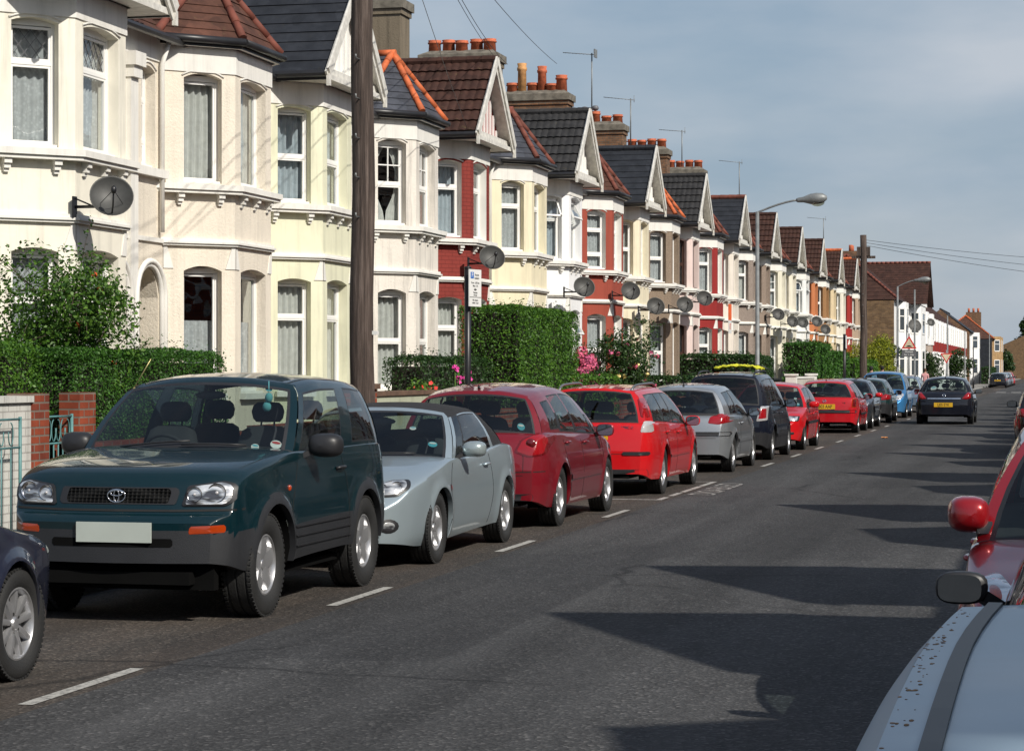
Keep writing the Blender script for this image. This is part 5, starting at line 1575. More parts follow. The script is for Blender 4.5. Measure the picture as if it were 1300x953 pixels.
    k = hatch('faded silver-blue car with a black gutter strip along its roof', sb, L=3.9, W=.77, H=1.40, wb=2.45, Rt=.29, Rr=.175, wheel='disc', group=G, antenna=None, mirror=(.40, .95), mirm=BLACKP,
              gA1=(.12, 0), gD1=(-1.62, 0), wr=.635, rtaper=0, roof=[(-1.75, 1.33), (-1.2, 1.375), (-.5, 1.400), (.12, 1.398)], crown=.016, bulgeF=.03, gbulge=.008)
    q = MB()
    for sg in (1, -1):
        pts = [k['_roofp'](sg * .94, u) + Vector((0, 0, .001)) for u in np.linspace(.0, .97, 14)]
        q2 = MB(); 
        for a, b_ in zip(pts, pts[1:]): q2.beam(a, b_, .015, .005, (0, 0, 1))
        q2.build('gutter_strip', [BLACKP], k['_root'])
    # blistered lacquer and rust along the roof edge
    rust = plain('rust_scabs', (.20, .12, .06), .9, var=.6, scale=60); rr = random.Random(5); q = MB()
    for i in range(80):
        u = rr.betavariate(2, 4) * .8; p = k['_roofp'](-rr.uniform(.972, 1.0), u); s_ = rr.uniform(.0006, .0026); q.ball(p, s_, 7, 0, (1, rr.uniform(1, 2.5), .25))
    into_body(k, q, rust)
    put(k, .485, 2.40 - .12 + .06, 1)
    blk = paint_mat('paint_black_brown', (.012, .009, .008), .3, rough=.25, dust=.1)
    k = hatch('black car with a black door mirror parked behind the red one on the right', blk, L=3.9, W=.83, H=1.42, wb=2.45, mirm=BLACKP, group=G, mirror=(.42, .985), mirs=(.078, .06, .05), antenna=None); put(k, .60, 4.75 + 1.95, 1)
    red3 = paint_mat('paint_cherry', (.30, .006, .010), .25, rough=.28, dust=.1)
    h = 1.95
    k = hatch('rounded red hatchback facing the camera on the right with a red door mirror', red3, L=3.9, W=.84, H=1.48, wb=2.45, fo=.76, group=G, mirror=(.62, 1.02), mirs=(.090, .07, .080), mirout=-.07, antenna=None,
        lamps=[('tail_lamp', [(.6, .8), (.78, .8), (.78, 1.0), (.6, 1.0)], 'R', [REDL], {}), ('headlight', [(.46, .60), (.61, .60), (.725, .71), (.735, .81), (.67, .83), (.53, .72)], 'F', [LAMP, AMBER], dict(bulge=.014, smooth=2, off=.008))])
    for sg in (1, -1): decal(k, 'indicator', [(sg * x, z) for x, z in [(.64, .73), (.69, .74), (.70, .78), (.655, .775)]], 'F', [AMBER], off=.022, bulge=.004, smooth=2)
    q = MB()
    for x in (.35, .55):
        p = cast(k, 'F', -x, .62)[0]; q.ball(p + Vector((0, .02, 0)), .035, 10)
    reflectors(k, 'headlight_reflector', [(.58, .665, .042)]); put(k, .43, 8.75 + 1.95, -1)
    k = hatch('black car further up the right kerb with a round black mirror', nv, L=4.1, W=.85, H=1.45, group=G, mirm=BLACKP, wheel='multi'); put(k, -.02, 45.5 + 2.05, 1); base = k
    for (x, y, c, rot, lab) in ((.15, 55.0, grey, 0, 'dark grey hatchback, next after the black one on the right'),):
        r = dup(base['_root'], (x, y + 2.05, 0), rot, lab, G)
        for ch in kids(r):
            if ch.type == 'MESH' and ch.name.startswith('body'): setmats(ch, [c])
    # ---- distant cars on the left kerb past the side street
    GL = 'cars parked along the left kerb'
    cols = [(nv, 217, 'dark blue car, nearest of the far row past the side street'), (sil, 224.5, 'second car of the far row, silver'), (pale, 231, 'third car of the far row, pale blue-grey'), (grey, 238, 'fourth car of the far row, dark grey'), (sil, 246, 'fifth car of the far row, silver'), (red, 255, 'sixth car of the far row, red')]
    for (c, y, lab) in cols:
        src = redh if y == 217 else base
        r = dup(src['_root'], (side_x(k) + .35, y + 2.05, 0), 0, lab, GL)
        for ch in kids(r):
            if ch.type == 'MESH' and ch.name.startswith(('body', 'door_mirror')): setmats(ch, [c])
# ------------------------------------------------------------------ ground
def asphalt(name, c, worn=.0, brown=0.0, patch=True):
    m, nt, b, out = newmat(name); b.inputs['Roughness'].default_value = .85; b.inputs['Specular IOR Level'].default_value = .35
    g = coords(nt)
    n1 = N(nt, 'ShaderNodeTexNoise', i_Scale=.35, i_Detail=5.0, i_Roughness=.6); nt.links.new(g, n1.inputs['Vector'])
    r1 = ramp(nt, n1.outputs[0], [(.3, mul(c, .82)), (.7, mul(c, 1.2))])
    v = N(nt, 'ShaderNodeTexVoronoi', i_Scale=52.0); nt.links.new(g, v.inputs['Vector'])
    rv = ramp(nt, v.outputs['Color'], [(0, (.3, .3, .3)), (.7, (.95, .95, .95)), (1, (3.2, 3.1, 3.0))])
    m1 = nt.nodes.new('ShaderNodeMixRGB'); m1.blend_type = 'MULTIPLY'; m1.inputs[0].default_value = .85
    nt.links.new(r1.outputs[0], m1.inputs[1]); nt.links.new(rv.outputs[0], m1.inputs[2]); last = m1.outputs[0]
    n2 = N(nt, 'ShaderNodeTexNoise', i_Scale=1.0, i_Detail=7.0, i_Roughness=.75)
    nt.links.new(coords(nt, 'Object', (2.5, .35, 1)), n2.inputs['Vector'])
    r2 = ramp(nt, n2.outputs[0], [(.42, (0, 0, 0)), (.7, (.6, .6, .6))])
    m2 = nt.nodes.new('ShaderNodeMixRGB'); nt.links.new(r2.outputs[0], m2.inputs[0]); nt.links.new(last, m2.inputs[1])
    m2.inputs[2].default_value = ((.075, .055, .042, 1) if brown else (*mul(c, 1.45), 1)); last = m2.outputs[0]
    # cracks, tyre-polished tracks and old repairs
    wv = N(nt, 'ShaderNodeTexNoise', i_Scale=1.6, i_Detail=3.0); nt.links.new(g, wv.inputs['Vector'])
    va = nt.nodes.new('ShaderNodeMixRGB'); va.inputs[0].default_value = .25; nt.links.new(g, va.inputs[1]); nt.links.new(wv.outputs['Color'], va.inputs[2])
    ck = N(nt, 'ShaderNodeTexVoronoi', i_Scale=.42, feature='DISTANCE_TO_EDGE'); nt.links.new(va.outputs[0], ck.inputs['Vector'])
    rc = ramp(nt, ck.outputs['Distance'], [(.004, (.35, .35, .35)), (.012, (1, 1, 1))])
    msk = N(nt, 'ShaderNodeTexNoise', i_Scale=.22, i_Detail=2.0); nt.links.new(g, msk.inputs['Vector'])
    rm = ramp(nt, msk.outputs[0], [(.50, (0, 0, 0)), (.56, (.8, .8, .8))])
    m3 = nt.nodes.new('ShaderNodeMixRGB'); m3.blend_type = 'MULTIPLY'; nt.links.new(rm.outputs[0], m3.inputs[0]); nt.links.new(last, m3.inputs[1]); nt.links.new(rc.outputs[0], m3.inputs[2])
    tk = N(nt, 'ShaderNodeTexNoise', i_Scale=1.0, i_Detail=3.0); nt.links.new(coords(nt, 'Object', (1.1, .03, 1)), tk.inputs['Vector'])
    rt = ramp(nt, tk.outputs[0], [(.38, (.72, .72, .72)), (.62, (1.15, 1.15, 1.15))])
    m4 = nt.nodes.new('ShaderNodeMixRGB'); m4.blend_type = 'MULTIPLY'; m4.inputs[0].default_value = 1; nt.links.new(m3.outputs[0], m4.inputs[1]); nt.links.new(rt.outputs[0], m4.inputs[2])
    pt = N(nt, 'ShaderNodeTexVoronoi', i_Scale=1.0, distance='CHEBYCHEV'); nt.links.new(coords(nt, 'Object', (.42, .13, 1)), pt.inputs['Vector'])
    rp = ramp(nt, pt.outputs['Color'], [(.12, (.78, .78, .79)), (.16, (1, 1, 1))])
    m5 = nt.nodes.new('ShaderNodeMixRGB'); m5.blend_type = 'MULTIPLY'; m5.inputs[0].default_value = 1; nt.links.new(m4.outputs[0], m5.inputs[1]); nt.links.new(rp.outputs[0], m5.inputs[2])
    nt.links.new(m5.outputs[0], b.inputs['Base Color'])
    bump(nt, b, v.outputs['Distance'], .7, .012)
    return m

def make_ground():
    ASPH = asphalt('asphalt', (.050, .0495, .050)); ASPB = asphalt('asphalt_brown', (.060, .052, .045), brown=1)
    PAVE = render_mat('paving_slabs', (.22, .21, .19), 'smooth', .5); KERB = plain('kerb_stone', (.26, .255, .24), .8, var=.25, bmp=.3)
    SOIL = plain('garden_soil', (.10, .08, .05), .95, var=.4, bmp=.6)
    g = MB(); g.quad((-600, -60, -.03), (600, -60, -.03), (600, 1500, -.03), (-600, 1500, -.03)); struct('ground', g, [SOIL])
    r = MB(); r.quad((-4.85, -30, 0), (1.55, -30, 0), (1.55, 600, 0), (-4.85, 600, 0)); struct('road', r, [ASPH])
    r = MB(); r.quad((-6.98, -30, 0), (-4.85, -30, 0), (-4.85, 131.5, 0), (-6.98, 131.5, 0)); r.quad((-6.98, 141.5, 0), (-4.85, 141.5, 0), (-4.85, 600, 0), (-6.98, 600, 0)); struct('parking_lane', r, [ASPB])
    r = MB(); r.quad((-60, 131.5, 0), (-4.85, 131.5, 0), (-4.85, 141.5, 0), (-60, 141.5, 0)); struct('side_road', r, [ASPH])
    p = MB()
    for (y0, y1) in ((-30, 131.5), (141.5, 600)):
        p.box(-9.0, -7.10, y0, y1, -.05, .10, 0)
    p.box(1.70, 3.6, -30, 600, -.05, .10, 0); struct('pavement', p, [PAVE])
    p = MB(); rr = random.Random(2)
    for (y0, y1) in ((-30, 131.5), (141.5, 320)):
        y = y0
        while y < y1:
            p.box(-7.10, -6.97 + rr.uniform(-.006, .006), y + .006, min(y + .9, y1) - .004, -.05, .115 + rr.uniform(-.008, .008)); y += .9
    y = -30
    while y < 200: p.box(1.55 + rr.uniform(-.006, .006), 1.70, y + .006, y + .896, -.05, .115); y += .9
    struct('kerb', p, [KERB])
    # painted marks
    m, nt, b, out = newmat('road_paint'); b.inputs['Roughness'].default_value = .7; b.inputs['Base Color'].default_value = (.55, .54, .50, 1)
    n = N(nt, 'ShaderNodeTexNoise', i_Scale=22.0, i_Detail=8.0, i_Roughness=.8); nt.links.new(coords(nt), n.inputs['Vector'])
    rr_ = ramp(nt, n.outputs[0], [(.36, (.07, .07, .07)), (.52, (.40, .39, .36)), (.9, (.52, .51, .48))]); nt.links.new(rr_.outputs[0], b.inputs['Base Color'])
    q = MB(); z = .004
    def rect(x0, x1, y0, y1): q.quad((x0, y0, z), (x1, y0, z), (x1, y1, z), (x0, y1, z))
    for y in (5.3, 10.3, 15.14, 20.0, 24.95): rect(-5.0, -4.92, y, y + 1.4)
    rect(-6.9, -4.92, 28.45, 28.55); rect(-5.0, -4.92, 28.55, 29.1)
    for y in (29.4, 30.35, 31.15, 32.0): rect(-5.0, -4.92, y, y + (.75 if y < 32 else 1.3))
    rect(-6.9, -5.0, 33.2, 33.28)
    for y in (38.8, 43.2, 47.6, 52.2, 57, 62, 67, 72, 77, 82, 88, 94, 100, 106, 112, 118): rect(-5.0, -4.92, y, y + 1.5)
    # worn centre marks, junction line far on
    
    for i in range(9): rect(-6.8 + i * .9, -6.2 + i * .9, 168, 168.5)
    for i in range(5): rect(-4.6 + i * 1.1, -3.9 + i * 1.1, 172, 175)
    struct('road_marking', q, [m])
    worn = m.copy(); worn.name = 'worn_road_paint'
    for nd in worn.node_tree.nodes:
        if nd.type == 'VALTORGB': nd.color_ramp.elements[0].position = .40; nd.color_ramp.elements[1].position = .58
    t = text_mesh('road_lettering', 'DISABLED', .50, worn, None, (-4.60, 31.3, .005), (0, 0, PI / 2), 0.0, sx=1.45); t['kind'] = 'structure'

# ------------------------------------------------------------------ street furniture
GALV = plain('galvanised_steel', (.20, .21, .21), .5, .3, var=.2)
BLKMETAL = plain('black_metal', (.012, .012, .014), .4)
POLEW = None
def wood_mat():
    m, nt, b, out = newmat('creosoted_wood'); b.inputs['Roughness'].default_value = .85
    n = N(nt, 'ShaderNodeTexNoise', i_Scale=1.0, i_Detail=8.0, i_Roughness=.7); nt.links.new(coords(nt, 'Object', (26, 26, 1.2)), n.inputs['Vector'])
    r = ramp(nt, n.outputs[0], [(.3, (.016, .011, .009)), (.5, (.065, .045, .036)), (.7, (.17, .13, .11))]); nt.links.new(r.outputs[0], b.inputs['Base Color']); bump(nt, b, n.outputs[0], .9, .03)
    return m
WOODP = wood_mat()
SIGNW = plain('sign_white', (.72, .72, .70), .4, var=.04); SIGNB = plain('sign_blue', (.02, .13, .45), .4); SIGNR = plain('sign_red', (.55, .02, .02), .4); SIGNT = plain('sign_text', (.015, .015, .015), .5)
SIGNC = plain('sign_cream', (.60, .52, .36), .5)

def telegraph_pole(x, y, hgt, r, label, arms=False):
    t = thing('telegraph_pole', label, 'telegraph pole', (x, y, .08), 0, 'telegraph poles')
    m = MB(); rr = random.Random(int(y)); pts = []; rs = []
    for i in range(14): 
        u = i / 13; pts.append((.012 * math.sin(i * 1.3), .01 * math.cos(i * .9), u * hgt)); rs.append(lerp(r, r * .8, u) * (1 + rr.uniform(-.01, .01)))
    m.tube(pts, rs, 20); m.build('pole', [WOODP], t)
    q = MB()
    for z in np.arange(3.2, hgt - .4, .42):
        sg = 1 if int(z * 10) % 2 else -1; q.tube([(0, sg * r * .8, z), (0, sg * (r + .10), z), (0, sg * (r + .11), z + .04)], .009, 5)
    q.build('step_bolts', [GALV], t)
    if arms:
        q = MB(); q.box(-.45, .45, -.05, .05, hgt - .9, hgt - .80); q.box(-.25, .25, -.08, .08, hgt - .80, hgt - .45); q.build('crossarm', [WOODP], t)
    else:
        q = MB(); q.box(r * .8, r + .03, -.03, .06, 1.95, 1.99); q.build('number_tag', [SIGNW], t)
    return t

def lamp_post(x, y, label, hgt=5.50, arm=1.02):
    t = thing('street_lamp', label, 'street lamp', (x, y, .09), 0, 'street lamps')
    m = MB(); m.tube([(0, 0, 0), (0, 0, 1.2), (0, 0, 1.22), (0, 0, hgt)], [.085, .085, .058, .045], 14)
    m.tube([(0, 0, hgt - .06)] + [(arm * u, 0, hgt - .02 + .30 * math.sin(u * 1.35)) for u in (.02, .15, .3, .5, .7, .85, 1)], .026, 10)
    m.build('post', [GALV], t)
    q = MB(); z = hgt + .27; M = Matrix.Translation((arm, 0, z)) @ Matrix.Rotation(R(90 - 4), 4, 'Y')
    q.lathe([(0, -.05), (.045, -.05), (.06, .0), (.07, .12), (.13, .30), (.14, .45), (.12, .60), (.05, .70), (0, .71)], 16, M); q.ball((arm + .28, 0, z + .11), .03, 8)
    o = q.build('lamp_head', [GALV], t); o.scale = (1, .9, 1)
    q = MB(); q.ball((arm + .47, 0, z - .06), .14, 14, 0, (1.25, .75, .75)); q.build('lamp_bowl', [glass_mat('lamp_bowl', (.75, .72, .6), .9, .15, .05)], o)
    q = MB(); q.box(-.07, .02, -.04, .04, .5, .95); q.build('access_door', [GALV], t)
    return t

def make_street():
    telegraph_pole(-7.25, 23.2, 7.6, .135, 'thick dark wooden telegraph pole, the big one nearest the camera')
    telegraph_pole(-7.3, 87.6, 6.75, .15, 'distant dark telegraph pole with a crossarm, far down the street', True)
    lamp_post(-7.3, 56.2, 'tall grey street lamp, the nearer one arching over the parked cars')
    lamp_post(-7.3, 106.4, 'smaller grey street lamp before the brick end wall', 5.45, .8)
    # parking sign on black post
    t = thing('parking_sign', 'black post with a white resident parking sign plate', 'sign', (-7.32, 27.9, .1)); m = MB(); m.tube([(0, 0, 0), (0, 0, 2.84)], .042, 14); m.lathe([(.042, 0), (.05, .01), (.04, .03), (0, .035)], 14, Matrix.Translation((0, 0, 2.84))); m.build('post', [BLKMETAL], t)
    m = MB(); m.box(-.16, .16, -.006, .006, 0, .47); o = m.build('sign_plate', [SIGNW], t, loc=(.10, -.02, 2.36)); o.rotation_euler = (0, 0, R(76))
    q = MB(); q.box(-.125, -.045, -.010, -.0065, .355, .435); q.build('blue_symbol', [SIGNB], o)
    q = MB(); q.box(-.15, .15, -.0085, -.0065, .115, .121); q.build('divider_line', [SIGNT], o)
    text_mesh('lettering', 'P', .08, SIGNW, o, (-.085, -.0105, .395), (PI / 2, 0, 0), .0005)
    for (s, z, sz) in (('Permit', .40, .04), ('holders', .36, .04), ('8 am - 6.30 pm', .30, .035), ('Mon - Fri', .26, .035), ('Permits', .175, .035), ('and pay', .145, .03), ('No return', .08, .035), ('within 1 hour', .045, .03)):
        text_mesh('lettering', s, sz, SIGNT, o, (.04 if z > .35 else 0, -.0075, z), (PI / 2, 0, 0), .0005)
    q = MB(); q.add([(-.04, -.0085, .215), (.0, -.0085, .235), (0, -.0085, .195)], [(0, 1, 2)]); q.box(0, .035, -.0085, -.007, .209, .221); q.build('arrow', [SIGNT], o)
    # black post further on
    t = thing('sign_post', 'thin black sign post standing before the far telegraph pole', 'post', (-7.2, 78.6, .1)); m = MB(); m.tube([(0, 0, 0), (0, 0, 2.8)], .05, 12); m.build('post', [BLKMETAL], t)
    m = MB(); m.box(.05, .07, -.15, .15, 2.3, 2.75); m.build('sign_plate', [SIGNW], t)
    # hump sign
    def tri(r_, up=1): return [(r_ * math.sin(a), r_ * math.cos(a) * up) for a in (0, 2 * PI / 3, 4 * PI / 3)]
    def triangle(name, t, r_, z, up):
        q = MB()
        for (k_, mi, yy) in ((1.0, 0, -.004), (.70, 1, -.008)):
            p = tri(r_ * k_, up); q.add([(x, yy, z + zz) for x, zz in p] + [(x, .004, z + zz) for x, zz in p], [(0, 1, 2), (5, 4, 3), (0, 3, 4, 1), (1, 4, 5, 2), (2, 5, 3, 0)], mi)
        return q.build(name, [SIGNR, SIGNC], t, recalc=True)
    t = thing('hump_warning_sign', 'red-edged warning triangle with a hump over a small plate', 'sign', (-6.75, 106.0, 0)); m = MB(); m.tube([(0, .05, 0), (0, .05, 3.35)], .035, 10); m.build('post', [GALV], t)
    o = triangle('warning_triangle', t, .40, 2.85, 1); q = MB(); q.add([(-.12, -.0095, 2.73), (.12, -.0095, 2.73), (.12, -.0095, 2.76), (.05, -.0095, 2.80), (-.05, -.0095, 2.80), (-.12, -.0095, 2.76)], [(0, 1, 2, 3, 4, 5)]); q.build('hump_symbol', [SIGNT], o)
    m = MB(); m.box(-.33, .33, -.006, .004, 2.28, 2.60); o = m.build('sign_plate', [plain('sign_grey_plate', (.12, .12, .13), .5)], t)
    text_mesh('lettering', 'Humps', .13, SIGNW, o, (0, -.008, 2.51), (PI / 2, 0, 0), .001); text_mesh('lettering', 'for 1 mile', .11, SIGNW, o, (0, -.008, 2.37), (PI / 2, 0, 0), .001)
    t = thing('give_way_sign', 'give way sign, red triangle pointing down near the side street', 'sign', (-7.25, 152, .1)); m = MB(); m.tube([(0, .05, 0), (0, .05, 2.9)], .04, 10); m.build('post', [GALV], t)
    triangle('warning_triangle', t, .45, 2.45, -1)
    for (x, y, h_, col, lab) in ((-7.2, 152.5, 5.2, GALV, 'grey pole just behind the give way sign'), (-7.2, 117.5, 5.7, GALV, 'tall plain grey post beside the white corner house'), (-7.0, 176, 4.6, GALV, 'thin grey pole before the red and white houses'), (-7.1, 196, 3.6, BLKMETAL, 'thin black post before the red and white houses'), (-7.2, 245, 5.5, GALV, 'last thin grey pole by the far parked cars')):
        t = thing('utility_post', lab, 'post', (x, y, .08)); m = MB(); m.tube([(0, 0, 0), (0, 0, 1.0), (0, 0, 1.02), (0, 0, h_)], [.08, .08, .05, .045], 10); m.build('post', [col], t)
    # letting board
    t = thing('letting_board', 'orange letting board fixed upright to the white bay', 'sign', (-10.9, 76.6, 3.9)); m = MB(); m.box(0, .03, -.30, .30, -.55, .0); m.build('orange_panel', [plain('board_orange', (.75, .12, .02), .5)], t)
    m = MB(); m.box(0, .028, -.30, .30, -1.0, -.552); o = m.build('white_panel', [SIGNW], t); text_mesh('lettering', 'LET', .26, plain('board_orange', (0, 0, 0)), o, (.031, 0, -.77), (PI / 2, 0, PI / 2), .001)
    # overhead wires
    def wire(name, lab, a, b_, sag, r_=.0065):
        a = Vector(a); b_ = Vector(b_); m = MB(); pts = [a.lerp(b_, i / 16) - Vector((0, 0, sag * (1 - (2 * i / 16 - 1) ** 2))) for i in range(17)]; m.tube(pts, r_, 5); o = m.build(name, [BLKMETAL], None); tag(o, lab, 'wire', 'overhead wires')
    top = (-7.2, 23.2, 7.6)
    wire('overhead_wire', 'telephone wire from the near pole to the chimney behind the brown gable', top, (-14.5, 58.2, 9.9), .25)
    wire('overhead_wire', 'telephone wire running just beside the first one to the same chimney', (-7.1, 23.2, 7.5), (-14.3, 58.7, 9.8), .35)
    wire('overhead_wire', 'telephone wire ending at the rightmost pot of that chimney', (-7.15, 23.3, 7.3), (-13.0, 58.9, 9.8), .2)
    wire('overhead_wire', 'thin drop wire to the house with the red painted brick bay', (-7.2, 23.3, 7.4), (-11.0, 42.0, 6.2), .1, .005)
    for (i, (yy, zz, ld)) in enumerate(((60, 8.6, 'highest'), (52, 7.5, 'middle'), (46, 6.6, 'lowest'))):
        wire('overhead_wire', f'long sagging wire crossing the sky on the right, the {ld} of three', (-7.3, 87.6, 6.65 - .1 * i), (9.0, yy + 70, zz - 1.05), .35, .009)

def dish(x, y, z, label, r=.25, az=-62):
    """satellite dish on a wall arm; x,y,z is the wall fixing"""
    t = thing('satellite_dish', label, 'satellite dish', (x, y, z), 0, 'satellite dishes on the bays')
    D = plain('dish_mesh_grey', (.055, .055, .052), .55, .2, var=.25)
    q = MB(); q.box(0, .02, -.05, .05, -.12, .12); q.tube([(.01, 0, .0), (.42, 0, .0), (.46, 0, .04)], .018, 8); q.tube([(.01, .0, .10), (.25, 0, .0)], .010, 6); q.build('wall_bracket', [BLKMETAL], t)
    c = Vector((.46, .0, .08)); n = Vector((math.cos(R(az)) , math.sin(R(az)), .42)).normalized()
    M = Matrix.Translation(c) @ n.to_track_quat('Z', 'Y').to_matrix().to_4x4()
    q = MB(); prof = [(0, 0)] + [(r * u, .09 * u * u) for u in (.25, .5, .75, .95)] + [(r, .095), (r * .99, .075)] + [(r * u, .09 * u * u - .012) for u in (.75, .5, .25)] + [(0, -.012)]
    q.lathe(prof, 32, M); o = q.build('dish', [D], t)
    q = MB(); a = M @ Vector((0, -r * .85, .05)); b_ = M @ Vector((0, -r * .25, .36)); q.tube([a, M @ Vector((0, -r * .75, .22)), b_], .010, 6); q.ball(b_, .035, 10, 0, (1, 1, 1.4)); q.tube([M @ Vector((-r * .5, -r * .3, .04)), b_], .004, 5); q.tube([M @ Vector((r * .5, -r * .3, .04)), b_], .004, 5)
    q.build('receiver_arm', [BLKMETAL], t)
    return t

def antenna(x, y, z, hgt, label, rz=0, n=9, boxy=False):
    t = thing('tv_aerial', label, 'aerial', (x, y, z), rz, 'television aerials on the chimneys'); m = MB(); m.tube([(0, 0, -.5), (0, 0, hgt)], .022, 8); m.build('mast', [GALV], t)
    m = MB(); m.tube([(-.95, 0, hgt + .06), (.15, 0, hgt - .06)], .012, 6)
    for i in range(n):
        u = i / (n - 1); xx = lerp(-.9, .05, u); zz = lerp(hgt + .055, hgt - .055, u); m.tube([(xx, -.12, zz), (xx, .12, zz)], .006, 4)
    m.obox((.12, 0, hgt - .02), (.015, 0, 0), (0, .14, 0), (0, 0, .13)) if boxy else m.tube([(.12, 0, hgt - .14), (.12, 0, hgt + .10)], .01, 5)
    m.build('yagi_array', [GALV], t); return t
# ------------------------------------------------------------------ plants
NR = np.random.default_rng(11)
def leaves_mesh(name, pts, nrm, size, mats, spread=.6, aspect=.55, matsel=None):
    """one leaf-shaped folded face pair per point, facing roughly along nrm"""
    n = len(pts); pts = np.asarray(pts, float); nrm = np.asarray(nrm, float)
    d = nrm + NR.normal(0, spread, (n, 3)); d /= np.linalg.norm(d, axis=1)[:, None] + 1e-9
    a = NR.normal(0, 1, (n, 3)); u = np.cross(d, a); u /= np.linalg.norm(u, axis=1)[:, None] + 1e-9; v = np.cross(d, u)
    s = (size * NR.uniform(.6, 1.35, n))[:, None]; w = s * aspect
    tip = pts + u * s; base = pts - u * s * .8; l = pts + v * w + d * s * .18; r = pts - v * w + d * s * .18
    V = np.stack([base, l, tip, r], 1).reshape(-1, 3)
    me = bpy.data.meshes.new(name); me.vertices.add(4 * n); me.vertices.foreach_set('co', V.ravel())
    me.loops.add(4 * n); me.polygons.add(n)
    me.loops.foreach_set('vertex_index', np.arange(4 * n)); me.polygons.foreach_set('loop_start', np.arange(0, 4 * n, 4)); me.polygons.foreach_set('loop_total', np.full(n, 4))
    for m in mats: me.materials.append(m)
    if matsel is not None: me.polygons.foreach_set('material_index', matsel)
    me.update(); me.validate(); return me

def lump(p, f, seed=0):
    """cheap smooth noise"""
    x, y, z = p[:, 0], p[:, 1], p[:, 2]
    return (np.sin(x * f + seed) * np.sin(y * f * 1.3 + seed * 2.1) + np.sin(z * f * 1.7 + seed * .7 + x * f * .6) + np.sin((y + z) * f * .8 + 1.3 * seed)) / 3

PRIVET = leaf_mat('privet_leaves', (.014, .052, .008), (.065, .175, .018), .22)
PRIVETD = leaf_mat('privet_leaves_dark', (.008, .028, .006), (.035, .085, .015), .2)
PRIVETB = leaf_mat('privet_leaves_bright', (.02, .07, .008), (.10, .22, .02), .25)
BUSHL = leaf_mat('shrub_leaves', (.022, .07, .010), (.11, .22, .025), .28)
ROSEL = leaf_mat('rose_leaves', (.010, .035, .008), (.05, .10, .02), .2)
GOLD = leaf_mat('golden_conifer', (.10, .14, .008), (.32, .34, .02), .2)
DARKT = leaf_mat('far_tree_leaves', (.010, .03, .008), (.04, .08, .015), .2)
TWIG = plain('twigs', (.018, .015, .010), .95)
BARK = plain('bark', (.06, .045, .03), .9, var=.3, bmp=.5)

def hedge(x0, x1, y0, y1, z1, label, mat=None, dens=900, size=.022, z0=.1, name='hedge', rnd=.05):
    t = thing(name, label, 'hedge', ((x0 + x1) / 2, (y0 + y1) / 2, 0), 0, 'clipped front garden hedges')
    cx, cy = (x0 + x1) / 2, (y0 + y1) / 2; hx, hy = (x1 - x0) / 2, (y1 - y0) / 2; H = z1 - z0
    P = []; Nn = []
    faces = [((1, 0, 0), 2 * hy * H), ((-1, 0, 0), 2 * hy * H * .35), ((0, -1, 0), 2 * hx * H), ((0, 1, 0), 2 * hx * H * .35), ((0, 0, 1), 4 * hx * hy)]
    for n_, A in faces:
        n = int(A * dens * (1.2 if n_[2] else 1)); a = NR.uniform(-1, 1, n); b = NR.uniform(-1, 1, n)
        if n_[0]: p = np.stack([np.full(n, n_[0] * hx), a * hy, z0 + (b + 1) / 2 * H], 1)
        elif n_[1]: p = np.stack([a * hx, np.full(n, n_[1] * hy), z0 + (b + 1) / 2 * H], 1)
        else: p = np.stack([a * hx, b * hy, np.full(n, z1)], 1)
        nn = np.tile(np.array(n_, float), (n, 1))
        # round the shoulders
        top = np.clip((p[:, 2] - (z1 - .16)) / .16, 0, 1) ** 2 * .09
        if not n_[2]: p -= nn * top[:, None]
        else:
            e = np.clip((np.maximum(np.abs(p[:, 0]) - (hx - .16), 0)) / .16, 0, 1) ** 2 * .08 + np.clip((np.maximum(np.abs(p[:, 1]) - (hy - .16), 0)) / .16, 0, 1) ** 2 * .08; p[:, 2] -= e
        off = rnd * lump(p, 3.1, y0) + .6 * rnd * lump(p, 9, y0) - np.abs(NR.normal(0, .045, n))
        stray = NR.random(n) < (.035 if n_[2] else .01); off = off + stray * NR.uniform(.03, .16, n)
        P.append(p + nn * off[:, None]); Nn.append(nn + np.array([0, 0, .5]))
    P = np.concatenate(P); Nn = np.concatenate(Nn)
    link('foliage', leaves_mesh('foliage', P, Nn, size, [mat or PRIVET], .75), t)
    m = MB(); m.box(-hx + .13, hx - .13, -hy + .13, hy - .13, .05, z1 - .14); m.build('twigs', [TWIG], t)
    return t

